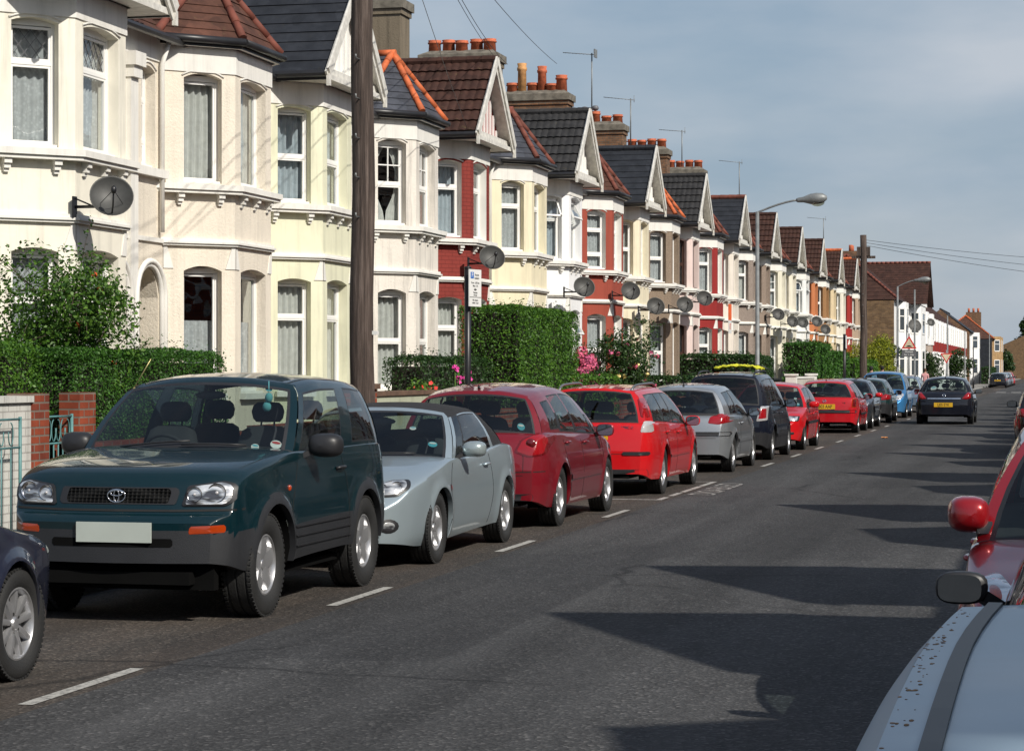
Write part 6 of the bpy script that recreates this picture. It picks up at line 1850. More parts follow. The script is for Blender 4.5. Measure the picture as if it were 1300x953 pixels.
def shrub(x, y, label, r, h, mat, n, size, cat='shrub', name='garden_shrub', lobes=16, flowers=None, trunk_h=.5, zc=None, squash=1.0, seed=1, spray=.0, spread=1.0):
    """stems, limbs and a crown made of uneven leaf clumps"""
    t = thing(name, label, cat, (x, y, 0)); rr = random.Random(seed); st = MB(); C = []
    zc = zc or h * .6
    for i in range(lobes):
        a = rr.uniform(0, 2 * PI); q = rr.uniform(.0, .9) ** .6; el = rr.uniform(-.8, 1)
        c = Vector((r * q * math.cos(a) * (1 - .25 * abs(el)), r * q * math.sin(a) * (1 - .25 * abs(el)), zc + (h - zc - .15 * r) * el * squash)); C.append((c, rr.uniform(.30, .52) * r))
        mid = Vector((c.x * .35, c.y * .35, lerp(trunk_h, c.z, .45))); st.tube([(rr.uniform(-.05, .05), rr.uniform(-.05, .05), 0), (c.x * .1, c.y * .1, trunk_h), mid, c], [.03 * r + .012, .025 * r + .01, .014, .006], 6)
    P = []; Nn = []
    for c, cr in C:
        k = int(n / lobes); d = NR.normal(0, 1, (k, 3)); d /= np.linalg.norm(d, axis=1)[:, None]
        rad = cr * (1 + .25 * lump(d * 2 + c.x, 2.0, c.y))[:, None] * NR.uniform(.55, 1.08, (k, 1)) ** .6
        P.append(np.array(c) + d * rad); Nn.append(d + np.array([0, 0, .6]))
    if spray:
        for i in range(int(60 * spray)):
            c, cr = rr.choice(C); d = Vector((rr.gauss(0, 1), rr.gauss(0, 1), rr.gauss(.5, .8))).normalized(); L = cr * rr.uniform(1.0, 1.7); e = c + d * L; st.tube([c, c + d * L * .6, e + Vector((0, 0, -.02))], [.005, .004, .002], 4)
            k = 14; u = NR.uniform(.55, 1.05, (k, 1)); P.append(np.array(c) + np.array(d) * L * u + NR.normal(0, .02, (k, 3))); Nn.append(np.tile(np.array(d), (k, 1)) * .3 + np.array([0, 0, 1]))
    st.build('stems', [BARK], t)
    P = np.concatenate(P); Nn = np.concatenate(Nn); P[:, 2] = np.maximum(P[:, 2], .1)
    link('foliage', leaves_mesh('foliage', P, Nn, size, [mat], spread), t)
    if flowers:
        fc, fn, fs, fm = flowers
        for j in range(fn):
            c, cr = rr.choice(C); d = Vector((abs(rr.gauss(0, 1)) + .25, -abs(rr.gauss(0, .9)) , rr.gauss(.25, .6))).normalized(); p = c + d * cr * 1.03
            k = 26 if fs > .06 else 14; dd = NR.normal(0, 1, (k * (6 if fs > .06 else 1), 3)); dd /= np.linalg.norm(dd, axis=1)[:, None]
            q = np.array(p) + dd * fs * NR.uniform(.85, 1.05, (len(dd), 1))
            o = link(fc, leaves_mesh(fc, q, dd, fs * (.22 if fs > .06 else .7), [fm[j % len(fm)]], .3, .8), t)
    return t

def tree(x, y, label, r, h, mat, n, size, trunk=.5, seed=1, group=None):
    t = shrub(x, y, label, r, h, mat, n, size, 'tree', 'broadleaf_tree', 22, None, h * .35, h * .66, 1.0, seed)
    if group: t['group'] = group
    for c in kids(t):
        if c.name.startswith('stems'): c.name = 'trunk'
        if c.name.startswith('foliage'): c.name = 'crown'
    return t

def make_plants():
    hedge(-10.3, -9.25, 20.3, 24.45, 1.87, 'long clipped green hedge behind the dark teal car', dens=4200, size=.0155)
    hedge(-10.9, -9.45, 17.6, 20.1, 1.92, 'hedge at the left edge behind the white painted wall', PRIVETB, dens=2800, size=.018)
    shrub(-10.15, 21.6, 'leafy garden shrub rising above the nearest hedge', .95, 2.72, BUSHL, 20000, .026, seed=4, lobes=30, zc=1.95, spray=1.4, flowers=('orange_flower', 5, .03, [plain('petal_orange', (.7, .10, .02), .6)]))
    hedge(-10.2, -9.5, 33.6, 38.0, 1.85, 'low dark hedge behind the black parking sign post', PRIVETD, dens=1200, size=.024)
    hedge(-10.15, -9.02, 38.0, 42.9, 2.78, 'tall square clipped hedge in front of the white house', PRIVETB, dens=1700, size=.024)  # sunlight on this hedge's facing side is put into its brighter leaf colour
    hedge(-10.3, -9.0, 43.1, 47.0, 1.55, 'low moss-green hedge below the pink hydrangea', PRIVETB, dens=500, size=.035)
    HP = [plain('hydrangea_pink', (.62, .11, .20), .7, var=.3, scale=30), plain('hydrangea_mauve', (.50, .09, .20), .7, var=.3, scale=30)]
    shrub(-9.5, 45.5, 'hydrangea with big pink mophead blooms beside the tall clipped hedge', .62, 1.92, ROSEL, 3000, .045, name='hydrangea', flowers=('bloom', 22, .12, HP), seed=3, lobes=12, zc=1.4)
    shrub(-9.55, 50.3, 'large rose bush with pink and pale yellow blooms', .95, 2.62, ROSEL, 11000, .035, name='rose_bush', flowers=('bloom', 26, .05, [HP[0], HP[0], plain('rose_yellow', (.75, .6, .22), .6), HP[1]]), seed=9, lobes=22, zc=1.6, spray=.6)
    hedge(-11.0, -9.0, 57, 60.5, 1.5, 'low hedge hidden low behind the rose bush', PRIVETD, dens=300, size=.05)
    hedge(-11.35, -9.05, 68.4, 73.8, 2.12, 'wide dark hedge running back from the pavement behind the people carrier', PRIVETD, dens=500, size=.045)
    hedge(-10.35, -9.05, 87.0, 93.2, 2.72, 'tall box-shaped hedge behind the red car with the yellow plate', PRIVET, dens=420, size=.05)
    hedge(-10.2, -9.05, 93.6, 101.5, 2.45, 'hedge right of the tall box-shaped one, slightly lower', PRIVET, dens=300, size=.06)
    hedge(-10.2, -9.0, 104, 117, 2.15, 'sunlit hedge behind the distant telegraph pole', PRIVETB, dens=260, size=.06)
    shrub(-9.7, 121.5, 'rounded golden-green conifer beside the brick end wall', 1.35, 3.25, GOLD, 16000, .05, name='golden_conifer', cat='conifer', seed=5, lobes=34, zc=1.7)
    shrub(-9.4, 127.5, 'dark conifer touching the golden one', .9, 3.3, DARKT, 3000, .08, name='dark_conifer', cat='conifer', seed=6, lobes=12, zc=1.8)
    shrub(-9.0, 163, 'dark green bush before the white and brown corner house', 1.0, 3.3, DARKT, 4000, .08, seed=8, zc=1.7)
    shrub(-9.3, 215, 'dark bush at the end of the red and white terrace', 1.5, 3.6, DARKT, 3500, .11, seed=10, zc=1.8)
    tree(-4.4, 470, 'big dark tree at the far end of the street', 3.6, 13.5, DARKT, 5000, .40, seed=12)
    tree(-7.9, 330, 'small dark tree among the farthest houses', 1.5, 4.2, DARKT, 2500, .2, seed=13)
    hedge(-8.6, -7.7, 262, 290, 2.0, 'distant hedge by the row of far parked cars', PRIVETD, dens=60, size=.12)

def garden_walls():
    REDB = brick_mat('red_wall_brick', (.30, .065, .03), (.17, .04, .025), (.20, .16, .13), .215, .075)
    PW = render_mat('white_painted_brick', (.56, .55, .51), 'brick', .7)
    G = 'front garden walls'
    def wall(y0, y1, h, mat, label, cop=CEMENT, pier=None, x=-9.05, th=.22, piermat=None):
        t = thing('garden_wall', label, 'wall', (x, (y0 + y1) / 2, .08), 0, G); d = (y1 - y0) / 2
        m = MB(); m.box(-th, 0, -d, d, 0, h - .14); m.build('wall_body', [mat], t)
        m = MB(); m.box(-th - .03, .03, -d, d, h - .14, h - .08); m.build('coping', [cop], t)
        for e in (pier or ()):
            m = MB(); m.box(-th - .08, .07, e * d - .19, e * d + .19, 0, h - .04); m.box(-th - .12, .11, e * d - .23, e * d + .23, h - .04, h + .03, 1); m.build('pier', [piermat or mat, cop], t)
        return t
    t = wall(16.0, 18.92, 1.42, PW, 'white painted brick wall at the left edge of the street', PW)
    m = MB(); m.box(-.24, .02, 1.46, 1.80, 0, 1.36); m.build('pier', [REDB], t)
    t = wall(19.92, 24.9, .95, REDB, 'low red brick wall under the nearest hedge', REDB); m = MB(); m.box(-.19, .02, -2.49, -2.12, 0, 1.36); m.build('pier', [REDB], t)
    BG = plain('turquoise_iron', (.075, .19, .19), .5, var=.25)
    for (x, y, rz, lab) in ((-9.1, 19.30, 0, 'turquoise iron garden gate between two red brick piers'), (-8.93, 17.35, 0, 'turquoise iron gate leaf standing open against the white wall')):
        t = thing('garden_gate', lab, 'gate', (x, y, .12), rz, 'turquoise iron gates'); m = MB(); w = .60 if 'between' in lab else 1.1
        for yy in (0, w): m.tube([(0, yy, 0), (0, yy, 1.12)], .016, 8)
        for z in (.12, .85, 1.10): m.tube([(0, 0, z), (0, w, z)], .011, 6)
        m.build('gate_frame', [BG], t); q = MB()
        nb = 5
        for i in range(1, nb + 1):
            yy = w * i / (nb + 1); q.tube([(0, yy, .12), (0, yy, .85)], .007, 6)
            q.tube([(0, yy + .045 * math.sin(a) * (1 if i % 2 else -1), .97 + .10 * math.cos(a)) for a in [2 * PI * j / 14 for j in range(12)]], .006, 5)
        q.build('scroll_bars', [BG], t)
    GREENB = render_mat('pale_green_wall', (.42, .44, .33), 'smooth', .6)
    t = wall(29.2, 33.2, 1.36, GREENB, 'pale green rendered wall with brown coping behind the big pole', plain('brown_coping', (.12, .07, .045), .85, var=.3, bmp=.4), (-1,), piermat=REDB)
    wall(25.2, 28.9, 1.0, REDB, 'red brick wall hidden behind the convertible', REDB)
    wall(33.5, 37.9, 1.0, REDB, 'low brick wall under the low dark hedge', REDB)
    wall(47.4, 56, 1.0, REDB, 'low brick wall below the rose bush', REDB)
    wall(60.8, 68, 1.15, REDB, 'brick wall beside the wide dark hedge', REDB, (1,))
    wall(74.3, 79.5, 1.10, REDB, 'red painted wall left of the white garden wall', render_mat('red_painted', (.30, .03, .02), 'smooth'), piermat=REDB)
    wall(79.8, 86.4, 1.42, render_mat('cream_garden_wall', (.55, .52, .46), 'brick'), 'cream garden wall with two piers behind the red hatchback', None or STONEW, (-1, 1), piermat=STONEW)
    # weeds and red flowers on the coping by the convertible
    t = thing('window_box_flowers', 'straggly red flowers growing on the pale green wall', 'flowers', (-9.2, 32.4, 1.30)); P = NR.normal(0, 1, (200, 3)) * np.array([.06, .35, .07]) + np.array([0, 0, .08])
    link('foliage', leaves_mesh('foliage', P, np.tile([0, 0, 1.], (200, 1)), .035, [BUSHL], 1), t)
    P = NR.normal(0, 1, (12, 3)) * np.array([.06, .3, .05]) + np.array([.03, .1, .10]); link('bloom', leaves_mesh('bloom', P, np.tile([1., -.5, .4], (12, 1)), .03, [plain('petal_red', (.6, .03, .02), .6)], .5, .9), t)
    t = thing('gladiolus', 'magenta flower spikes behind the dark red hatchback', 'flowers', (-9.15, 30.9 + 3.2, .1)); q = MB()
    for (yy, h) in ((0, 1.72), (.22, 1.55), (.85, 1.60)): q.tube([(0, yy, 0), (0, yy, h)], .01, 5)
    q.build('stems', [BUSHL], t)
    for (yy, h) in ((0, 1.66), (.22, 1.50), (.85, 1.52)):
        P = (NR.normal(0, 1, (14, 3)) * np.array([.03, .03, .05]) + np.array([0, yy, h - .08]))
        link('bloom', leaves_mesh('bloom', P, np.tile([1., -.5, .4], (14, 1)), .035, [plain('petal_magenta', (.65, .05, .30), .6)], .6, .9), t)
# ------------------------------------------------------------------ camera, light, sky
F = 2877.0; TH = math.atan(695 / F)
cam = bpy.data.cameras.new('camera'); cam.sensor_width = 36; cam.lens = F / 1300 * 36; cam.shift_y = -6.5 / 1300; cam.clip_end = 4000; cam.clip_start = .1
co = bpy.data.objects.new('camera', cam); COL.objects.link(co); co.location = (0, 0, 1.65); co.rotation_euler = (PI / 2, 0, TH); scene.camera = co
az = R(36); el = R(38.4)
sv = Vector((math.cos(az) * math.cos(el), -math.sin(az) * math.cos(el), math.sin(el)))
sl = bpy.data.lights.new('sun', 'SUN'); sl.energy = SUN_E; sl.angle = R(.5); sl.color = (1, .95, .86)
so = bpy.data.objects.new('sun', sl); COL.objects.link(so); so.rotation_euler = sv.to_track_quat('Z', 'Y').to_euler(); so.location = (20, -20, 30)
w = bpy.data.worlds.new('World'); scene.world = w; w.use_nodes = True; nt = w.node_tree; nt.nodes.clear()
out = nt.nodes.new('ShaderNodeOutputWorld'); bg = nt.nodes.new('ShaderNodeBackground'); sky = nt.nodes.new('ShaderNodeTexSky'); sky.sky_type = 'NISHITA'; sky.sun_disc = False
sky.sun_elevation = el; sky.sun_rotation = math.atan2(sv.x, sv.y); sky.air_density = 1.0; sky.dust_density = 2.0; sky.ozone_density = 1.5
bg.inputs['Strength'].default_value = SKY_E
tc = nt.nodes.new('ShaderNodeTexCoord'); mp = nt.nodes.new('ShaderNodeMapping'); mp.inputs['Scale'].default_value = (1, 1, 3.2); nt.links.new(tc.outputs['Generated'], mp.inputs[0])
n1 = N(nt, 'ShaderNodeTexNoise', i_Scale=3.4, i_Detail=7.0, i_Roughness=.55, i_Distortion=.4); nt.links.new(mp.outputs[0], n1.inputs['Vector'])
cr = ramp(nt, n1.outputs[0], [(.38, (.72, .72, .72)), (.62, (.97, .97, .97))])
cc = N(nt, 'ShaderNodeTexNoise', i_Scale=6.5, i_Detail=6.0); nt.links.new(mp.outputs[0], cc.inputs['Vector'])
ccr = ramp(nt, cc.outputs[0], [(.35, tuple(c * CLOUD for c in (2.95, 3.85, 4.85))), (.7, tuple(c * CLOUD for c in (4.9, 5.35, 5.95)))])
sx_ = nt.nodes.new('ShaderNodeSeparateXYZ'); nt.links.new(tc.outputs['Generated'], sx_.inputs[0]); er = ramp(nt, sx_.outputs[2], [(.10, (1, 1, 1)), (.55, (.30, .30, .30))])
fm = N(nt, 'ShaderNodeMath', operation='MULTIPLY'); nt.links.new(cr.outputs[0], fm.inputs[0]); nt.links.new(er.outputs[0], fm.inputs[1])
mx = nt.nodes.new('ShaderNodeMixRGB'); nt.links.new(fm.outputs[0], mx.inputs[0]); nt.links.new(sky.outputs[0], mx.inputs[1]); nt.links.new(ccr.outputs[0], mx.inputs[2])
nt.links.new(mx.outputs[0], bg.inputs[0]); nt.links.new(bg.outputs[0], out.inputs[0])
scene.view_settings.view_transform = 'Standard'; scene.view_settings.look = 'None'; scene.view_settings.gamma = 1; scene.view_settings.exposure = EXPO
scene.cycles.max_bounces = 8; scene.cycles.transparent_max_bounces = 16; scene.cycles.use_denoising = True
scene.cycles.caustics_reflective = False; scene.cycles.caustics_refractive = False

# ------------------------------------------------------------------ houses
make_ground()
C = lambda n, c, k='smooth', d=.5: render_mat('wall_' + n, c, k, d)
T_BROWN = tile_mat('tiles_dark_brown', (.050, .022, .016), .3, .5)
T_RED = tile_mat('tiles_weathered_red', (.085, .037, .025), .35, .4)
T_GREY = tile_mat('tiles_charcoal', (.030, .030, .032), .25, .25)
T_SLATE = tile_mat('slates_blue_black', (.024, .027, .034), .25, .1, .55)
T_SLATEG = tile_mat('slates_grey', (.055, .060, .075), .3, .1, .6)
T_MID = tile_mat('tiles_mid_brown', (.085, .040, .028), .3, .5)
RIDGE_O = plain('ridge_orange', (.50, .115, .035), .75, var=.3, scale=5)
RIDGE_R = plain('ridge_dark_red', (.15, .042, .026), .8, var=.3, scale=5)
REV_W = STONEW
P5 = [(.40, 0), (.40, 0), (.36, 0), (.40, 0), (.38, 0)]
PM = [(.35, 0), (.95, 1), (.35, 0), (.85, 0), (.30, 0), (.55, 0)]
PC = [(.42, 2), (.44, 2), (.46, 2), (.30, 0), (.34, 0)]
cfg = [
 # type, label, wall, roof, ridge, tile kind, window styles(ground, first), frame, curtains, chimney, pots, gable panel, open
 ('G', 'plain cream rendered house at the left edge with a leaded top light', C('cream', (.80, .76, .65)), T_BROWN, RIDGE_R, 'pan', ('L', 'L'), None, ('net', 'net'), None, None, None, None),
 ('T', 'cream pebbledashed house with the white arched porch', C('peach', (.76, .69, .58), 'rough', .35), T_RED, RIDGE_R, 'slate', ('C', 'C'), None, ('half', 'full'), None, None, None, None),
 ('G', 'pale yellow-green house with a black slate gable, left of the big wooden pole', C('primrose', (.72, .71, .53)), T_SLATE, T_SLATE, 'slate', ('A', 'B'), None, ('full', 'blue'), None, None, None, None),
 ('T', 'weathered off-white house with orange hip tiles on grey slates behind the big pole', C('offwhite', (.74, .69, .62), 'rough', .9), T_SLATEG, RIDGE_O, 'slate', ('B', 'E'), None, ('full', 'tied'), None, None, None, None),
 ('G', 'red painted brick house with a red and white timbered gable', C('redbrick', (.23, .036, .028), 'brick', .45), T_BROWN, T_BROWN, 'pan', ('A', 'A'), None, ('full', 'blue'), None, None, plain('gable_red', (.25, .02, .015), .6), None),
 ('T', 'custard-yellow house with net curtains right of the red brick one', C('custard', (.76, .69, .50)), T_SLATEG, RIDGE_R, 'slate', ('B', 'A'), None, ('net', 'net'), None, None, None, None),
 ('G', 'brilliant white house with upper windows propped open', C('white', (.80, .80, .80), 'smooth', .15), T_GREY, T_GREY, 'pan', ('O', 'O'), None, ('full', 'blue'), 'render', P5, None, 'front'),
 ('T', 'terracotta-red house standing behind the hydrangea', C('terracotta', (.31, .065, .042)), T_RED, RIDGE_R, 'slate', ('B', 'D'), None, ('net', 'net'), None, None, None, None),
 ('G', 'cream house with a smooth blue-black slate gable behind the rose bush', C('cream2', (.74, .67, .50)), T_SLATE, T_SLATE, 'slate', ('A', 'B'), None, ('net', 'drape'), 'render', P5, None, None),
 ('T', 'brown pebbledashed house with tall drape windows', C('brown', (.30, .23, .17), 'pebble', .3), T_MID, RIDGE_O, 'slate', ('B', 'B'), None, ('net', 'net'), None, None, None, None),
 ('G', 'pale pink house with dark brown window frames', C('pink', (.70, .56, .52)), T_GREY, T_GREY, 'pan', ('B', 'B'), WOODF, ('net', 'net'), 'brick', PM, None, None),
 ('T', 'bright red house with white arched window heads', C('scarlet', (.27, .024, .022)), T_MID, RIDGE_R, 'slate', ('A', 'A'), None, ('net', 'net'), None, None, None, None),
 ('G', 'off-white house with red ridge tiles on a slate gable, next to the letting board', C('bone', (.70, .64, .56)), T_SLATE, RIDGE_R, 'slate', ('B', 'C'), None, ('net', 'blue'), 'brick', PC, None, None),
 ('T', 'grey-brown pebbledashed house behind the street lamp', C('taupe', (.33, .27, .23), 'pebble', .3), T_MID, RIDGE_R, 'slate', ('B', 'A'), None, ('net', 'full'), None, None, None, None),
 ('G', 'brown pebbledashed house with a dark brown tiled gable, just right of the street lamp', C('brown2', (.32, .25, .20), 'pebble', .3), T_BROWN, T_BROWN, 'pan', ('B', 'E'), None, ('net', 'net'), 'brick', P5, None, None),
 ('T', 'cream house with three small satellite dishes', C('ivory', (.72, .68, .55)), T_MID, RIDGE_R, 'slate', ('B', 'E'), None, ('net', 'net'), None, None, None, None),
 ('G', 'cream house with a brown gable, above the tall box-shaped hedge', C('ivory2', (.72, .67, .55)), T_BROWN, T_BROWN, 'pan', ('A', 'A'), None, ('net', 'net'), 'brick', P5, None, None),
 ('T', 'white house with a tilted open top light, far down the terrace', C('white2', (.76, .76, .74)), T_MID, RIDGE_R, 'slate', ('A', 'O'), None, ('net', 'blue'), None, None, None, None),
 ('G', 'orange-terracotta house far down the terrace', C('orange', (.48, .17, .07)), T_BROWN, T_BROWN, 'pan', ('B', 'B'), None, ('net', 'net'), None, None, None, None),
 ('T', 'tan brown house right of the orange-terracotta one', C('tan', (.30, .16, .07)), T_MID, RIDGE_R, 'slate', ('B', 'B'), None, ('net', 'net'), None, None, None, None),
 ('G', 'sand-coloured house with a red-ridged brown gable', C('sand', (.62, .50, .32)), T_BROWN, RIDGE_O, 'pan', ('B', 'B'), None, ('net', 'net'), None, None, None, None),
 ('T', 'pale cream house left of the last red house', C('ivory3', (.70, .66, .56)), T_MID, RIDGE_R, 'slate', ('B', 'B'), None, ('net', 'net'), None, None, None, None),
 ('G', 'last red and white house before the side street', C('scarlet2', (.31, .028, .022)), T_BROWN, RIDGE_O, 'pan', ('B', 'B'), None, ('net', 'net'), None, None, None, None),
 ('T', 'brown end house at the corner of the side street', C('taupe2', (.40, .30, .22)), T_BROWN, RIDGE_R, 'pan', ('B', 'B'), None, ('net', 'net'), None, None, None, None),
]
for i, (t, lab, wall, rf, rd, kd, ws, fm, cur, ch, pots, gp, op) in enumerate(cfg):
    k, e = divmod(i, 2)
    y = 22.975 + 9 * k + 4.5 * e
    rev = REV_W if i in (4, 7, 11) else None
    house(t, bool(e), y, lab, wall, rf, rd, kd, ws, fm, STONEW, rev, cur, ch, pots, gp, door=i % 4, side_open=op)

# houses of the right-hand side, whose gables throw the shadows on the road
GR = 'terraced houses on the right side'
if RIGHT:
    wl = [C('r_cream', (.62, .55, .42)), C('r_red', (.25, .07, .045), 'brick'), C('r_white', (.66, .65, .62)), C('r_brown', (.26, .2, .15), 'pebble')]
    ORD = ['first', 'second', 'third', 'fourth', 'fifth', 'sixth', 'seventh', 'eighth', 'ninth', 'tenth'] + [f'{n}{"st" if n % 10 == 1 and n > 20 else "nd" if n % 10 == 2 and n > 20 else "rd" if n % 10 == 3 and n > 20 else "th"}' for n in range(11, 40)]
    nm = ['cream', 'brick red', 'white', 'brown']
    for i, (t, e, yl) in enumerate([('G', 1, -2.3), ('T', 0, 2.2), ('G', 0, 6.7), ('G', 1, 11.2), ('T', 0, 15.7), ('G', 1, 20.2), ('T', 0, 24.7), ('G', 1, 29.2), ('T', 0, 33.7), ('G', 1, 38.2)] + [('T' if j % 2 else 'G', j % 2, 42.7 + 4.5 * j) for j in range(26)]):
        house(t, bool(e), yl + 4.5, f'{nm[i % 4]} house across the road, {ORD[i]} from the near end', wl[i % 4], T_BROWN if t == 'G' else T_MID, RIDGE_R, 'slate', ('A', 'B'), None, STONEW, None, ('net', 'net'), None, None, None, x=5.65, rot=PI, group=GR)

# buildings past the side street
def block(label, x0, x1, y0, y1, ze, zr, wallm, roofm, ridge, bays=(), name='house', flank=None, hip=0, upper=None, group='houses past the side street'):
    """x1 is the street front. roof ridge runs along the street"""
    t = thing(name, label, 'house', (x1, (y0 + y1) / 2, 0), 0, group); d = (y1 - y0) / 2; X = x0 - x1; xm = X / 2
    m = MB(); m.box(X, 0, -d, d, 0, ze, 0)
    for e in (-1, 1):
        if not hip: m.poly([(X, e * (d - .001), ze), (0, e * (d - .001), ze), (xm, e * (d - .001), zr)][::e], 1)
    m.quad((X, -d - .003, 0), (0, -d - .003, 0), (0, -d - .003, ze), (X, -d - .003, ze), 1)
    m.build('wall', [wallm, flank or wallm], t)
    r = MB(); o = .25
    hp = hip
    tiles(r, (o, d, ze - .05), (o, -d - .05, ze - .05), (xm, d - hp, zr), (xm, -d + hp, zr), 'slate', 0, .35)
    r.quad((X - o, -d, ze - .05), (X - o, d, ze - .05), (xm, d - hp, zr - .01), (xm, -d + hp, zr - .01))
    if hip:
        tiles(r, (X - o, -d - .05, ze - .05), (o, -d - .05, ze - .05), (xm, -d + hp, zr), (xm, -d + hp, zr), 'slate', 0, .35)
        hips(r, (o, -d, ze), (xm, -d + hp, zr + .04), .09, 1); hips(r, (X - o, -d, ze), (xm, -d + hp, zr + .04), .09, 1)
    hips(r, (xm, -d + hp, zr + .04), (xm, d - hp, zr + .04), .1, 1)
    r.tube([(o + .03, -d, ze - .08), (o + .03, d, ze - .08)], .06, 8, 2)
    r.build('roof', [roofm, ridge, GUTTER], t)
    for (yc, bw, bd, bz, wm, wn) in bays:
        b_ = MB(); z0, z1 = bz
        b_.add([(0, yc - bw / 2, z0), (bd, yc - bw / 2 + bd, z0), (bd, yc + bw / 2 - bd, z0), (0, yc + bw / 2, z0), (0, yc - bw / 2, z1), (bd, yc - bw / 2 + bd, z1), (bd, yc + bw / 2 - bd, z1), (0, yc + bw / 2, z1)],
               [(0, 1, 5, 4), (1, 2, 6, 5), (2, 3, 7, 6), (3, 2, 1, 0), (4, 5, 6, 7)]); b_.build('bay', [wm], t)
        if wn:
            for (c, e_) in wn:
                f = MB(); L = bd * math.sqrt(2)
                wq = MB(); 
                for (P0, D, Lw) in ((Vector((0, yc - bw / 2, 0)), Vector((1, 1, 0)).normalized(), L), (Vector((bd, yc - bw / 2 + bd, 0)), Vector((0, 1, 0)), bw - 2 * bd)):
                    n = Vector((D.y, -D.x, 0)); a0, a1 = Lw * .2, Lw * .8
                    w_ = MB(); p = lambda a, z, q: P0 + D * a + n * q + Vector((0, 0, z))
                    w_.quad(p(a0, c, .012), p(a1, c, .012), p(a1, e_, .012), p(a0, e_, .012), 1)
                    for (s0, s1, v0, v1) in ((a0 - .05, a0 + .03, c, e_), (a1 - .03, a1 + .05, c, e_), (a0, a1, e_ - .05, e_ + .05), (a0, a1, c - .08, c + .03), (a0, a1, lerp(c, e_, .62), lerp(c, e_, .62) + .06)):
                        w_.obox((p(s0, v0, .02) + p(s1, v1, .02)) / 2, D * (s1 - s0) / 2, n * .022, Vector((0, 0, (v1 - v0) / 2)), 0)
                    w_.build('window', [WHITE, DGLASS], t)
    return t
DGLASS = plain('dark_window', (.05, .06, .07), .08, spec=.8)
WB = C('far_white', (.78, .78, .77)); STK = brick_mat('stock_brick_flank', (.26, .16, .08), (.15, .09, .05), (.16, .13, .1))
UW = [(4.2, 5.6)]; LW = [(1.3, 3.0)]
block('white corner house with a bare brown brick flank wall past the side street', -16.5, -10.0, 142.6, 166, 6.1, 9.0, WB, T_BROWN, RIDGE_R, [(-6.8, 3.6, .5, (0, 6.0), WB, UW + LW), (5.6, 7.2, .8, (0, 6.2), WB, UW + LW)], flank=STK, hip=3.0)
t = bpy.context.scene.objects['house']; wg = MB()
for sgn in (1, -1):
    a, b_ = (-4.0, 1.3) if sgn > 0 else (1.3, -4.0)
    tiles(wg, (a, 5.6 + sgn * 4.1, 6.15), (b_, 5.6 + sgn * 4.1, 6.15), (a, 5.6, 9.1), (b_, 5.6, 9.1), 'slate', 0, .3)
hips(wg, (-4, 5.6, 9.14), (1.3, 5.6, 9.14), .09, 1); wg.build('gable_roof', [T_BROWN, RIDGE_R], t)
wg = MB(); wg.add([(.85, 1.7, 6.1), (.85, 9.5, 6.1), (.85, 5.6, 8.95)], [(0, 1, 2)]); wg.build('gable_panel', [WB], t)
t = HOUSES  # marker
ob = thing('chimney_stack', 'small brick chimney with pots rising above the corner house roof', 'chimney', (-13.2, 149, 8.4)); m = MB(); m.box(-.5, .5, -.8, .8, -1, 1.0); m.build('stack', [STACKB], ob)
for yy in (-.5, 0, .5): m = MB(); m.lathe([(0, 1.0), (.13, 1.0), (.12, 1.4), (0, 1.4)], 10, Matrix.Translation((0, yy, 0))); m.build('chimney_pot', [POT], ob)
block('slate-roofed house with a white upper bay over brown stone', -17, -10.6, 168, 182, 6.1, 8.8, C('far_red', (.34, .10, .05)), T_SLATEG, RIDGE_O, [(-3.6, 4.4, 1.1, (3.6, 6.0), WB, UW), (-3.6, 4.2, 1.0, (0, 3.6), C('far_stone', (.38, .31, .26)), LW), (3.4, 4.4, 1.1, (3.6, 6.0), WB, UW), (3.4, 4.2, 1.0, (0, 3.6), C('far_stone', (0, 0, 0)), LW)], flank=T_SLATEG)
RB = C('far_scarlet', (.22, .02, .016))
for i in range(8):
    y0 = 184 + 9.2 * i
    block(f'{["first", "second", "third", "fourth", "fifth", "sixth", "seventh", "eighth"][i]} house from the near end of the distant red and white terrace', -17, -10.8, y0, y0 + 9.18, 6.0, 8.6, WB, T_BROWN, RIDGE_O if i < 5 else T_BROWN,
          [(yc, 3.4, .8, z, mm, wn) for yc in (-2.6, 2.2) for z, mm, wn in (((4.05, 5.9), WB, UW), ((3.2, 4.05), RB, None), ((0, 3.2), WB, LW))], group='distant red and white terrace')
    if i in (2, 5):
        ob = thing('chimney_stack', f'distant brick chimney stack, {"nearer" if i == 2 else "farther"} of the two on the red and white terrace', 'chimney', (-13.9, y0, 8.4)); m = MB(); m.box(-1, 1, -.5, .5, -1, 1.1); m.build('stack', [STACKB], ob)
        for xx in (-.7, -.2, .3, .8): m = MB(); m.lathe([(0, 1.1), (.13, 1.1), (.12, 1.5), (0, 1.5)], 10, Matrix.Translation((xx, 0, 0))); m.build('chimney_pot', [POT], ob)
block('dark slate-hung house end beyond the red and white terrace', -16.5, -9.9, 262, 285, 6.0, 8.6, C('far_white', (0, 0, 0)), T_SLATE, T_SLATE, [(-6, 4, .9, (0, 6), WB, UW + LW)], flank=STACKB)
BUFF = brick_mat('buff_brick', (.50, .30, .12), (.36, .20, .08), (.35, .3, .22), .225, .075)
block('buff brick house with brown roof near the far end of the street', -15.5, -8.5, 300, 325, 5.8, 8.8, BUFF, T_MID, RIDGE_O, [(-6, 4.5, 1.0, (0, 6.1), BUFF, UW + LW), (3, 4.5, 1.0, (0, 6.1), BUFF, UW + LW)], flank=T_SLATE, hip=3)
block('brown brick house closing the far end of the view on the right', -12.5, 5, 440, 452, 5.5, 9.5, STK, T_MID, RIDGE_O, flank=STK)
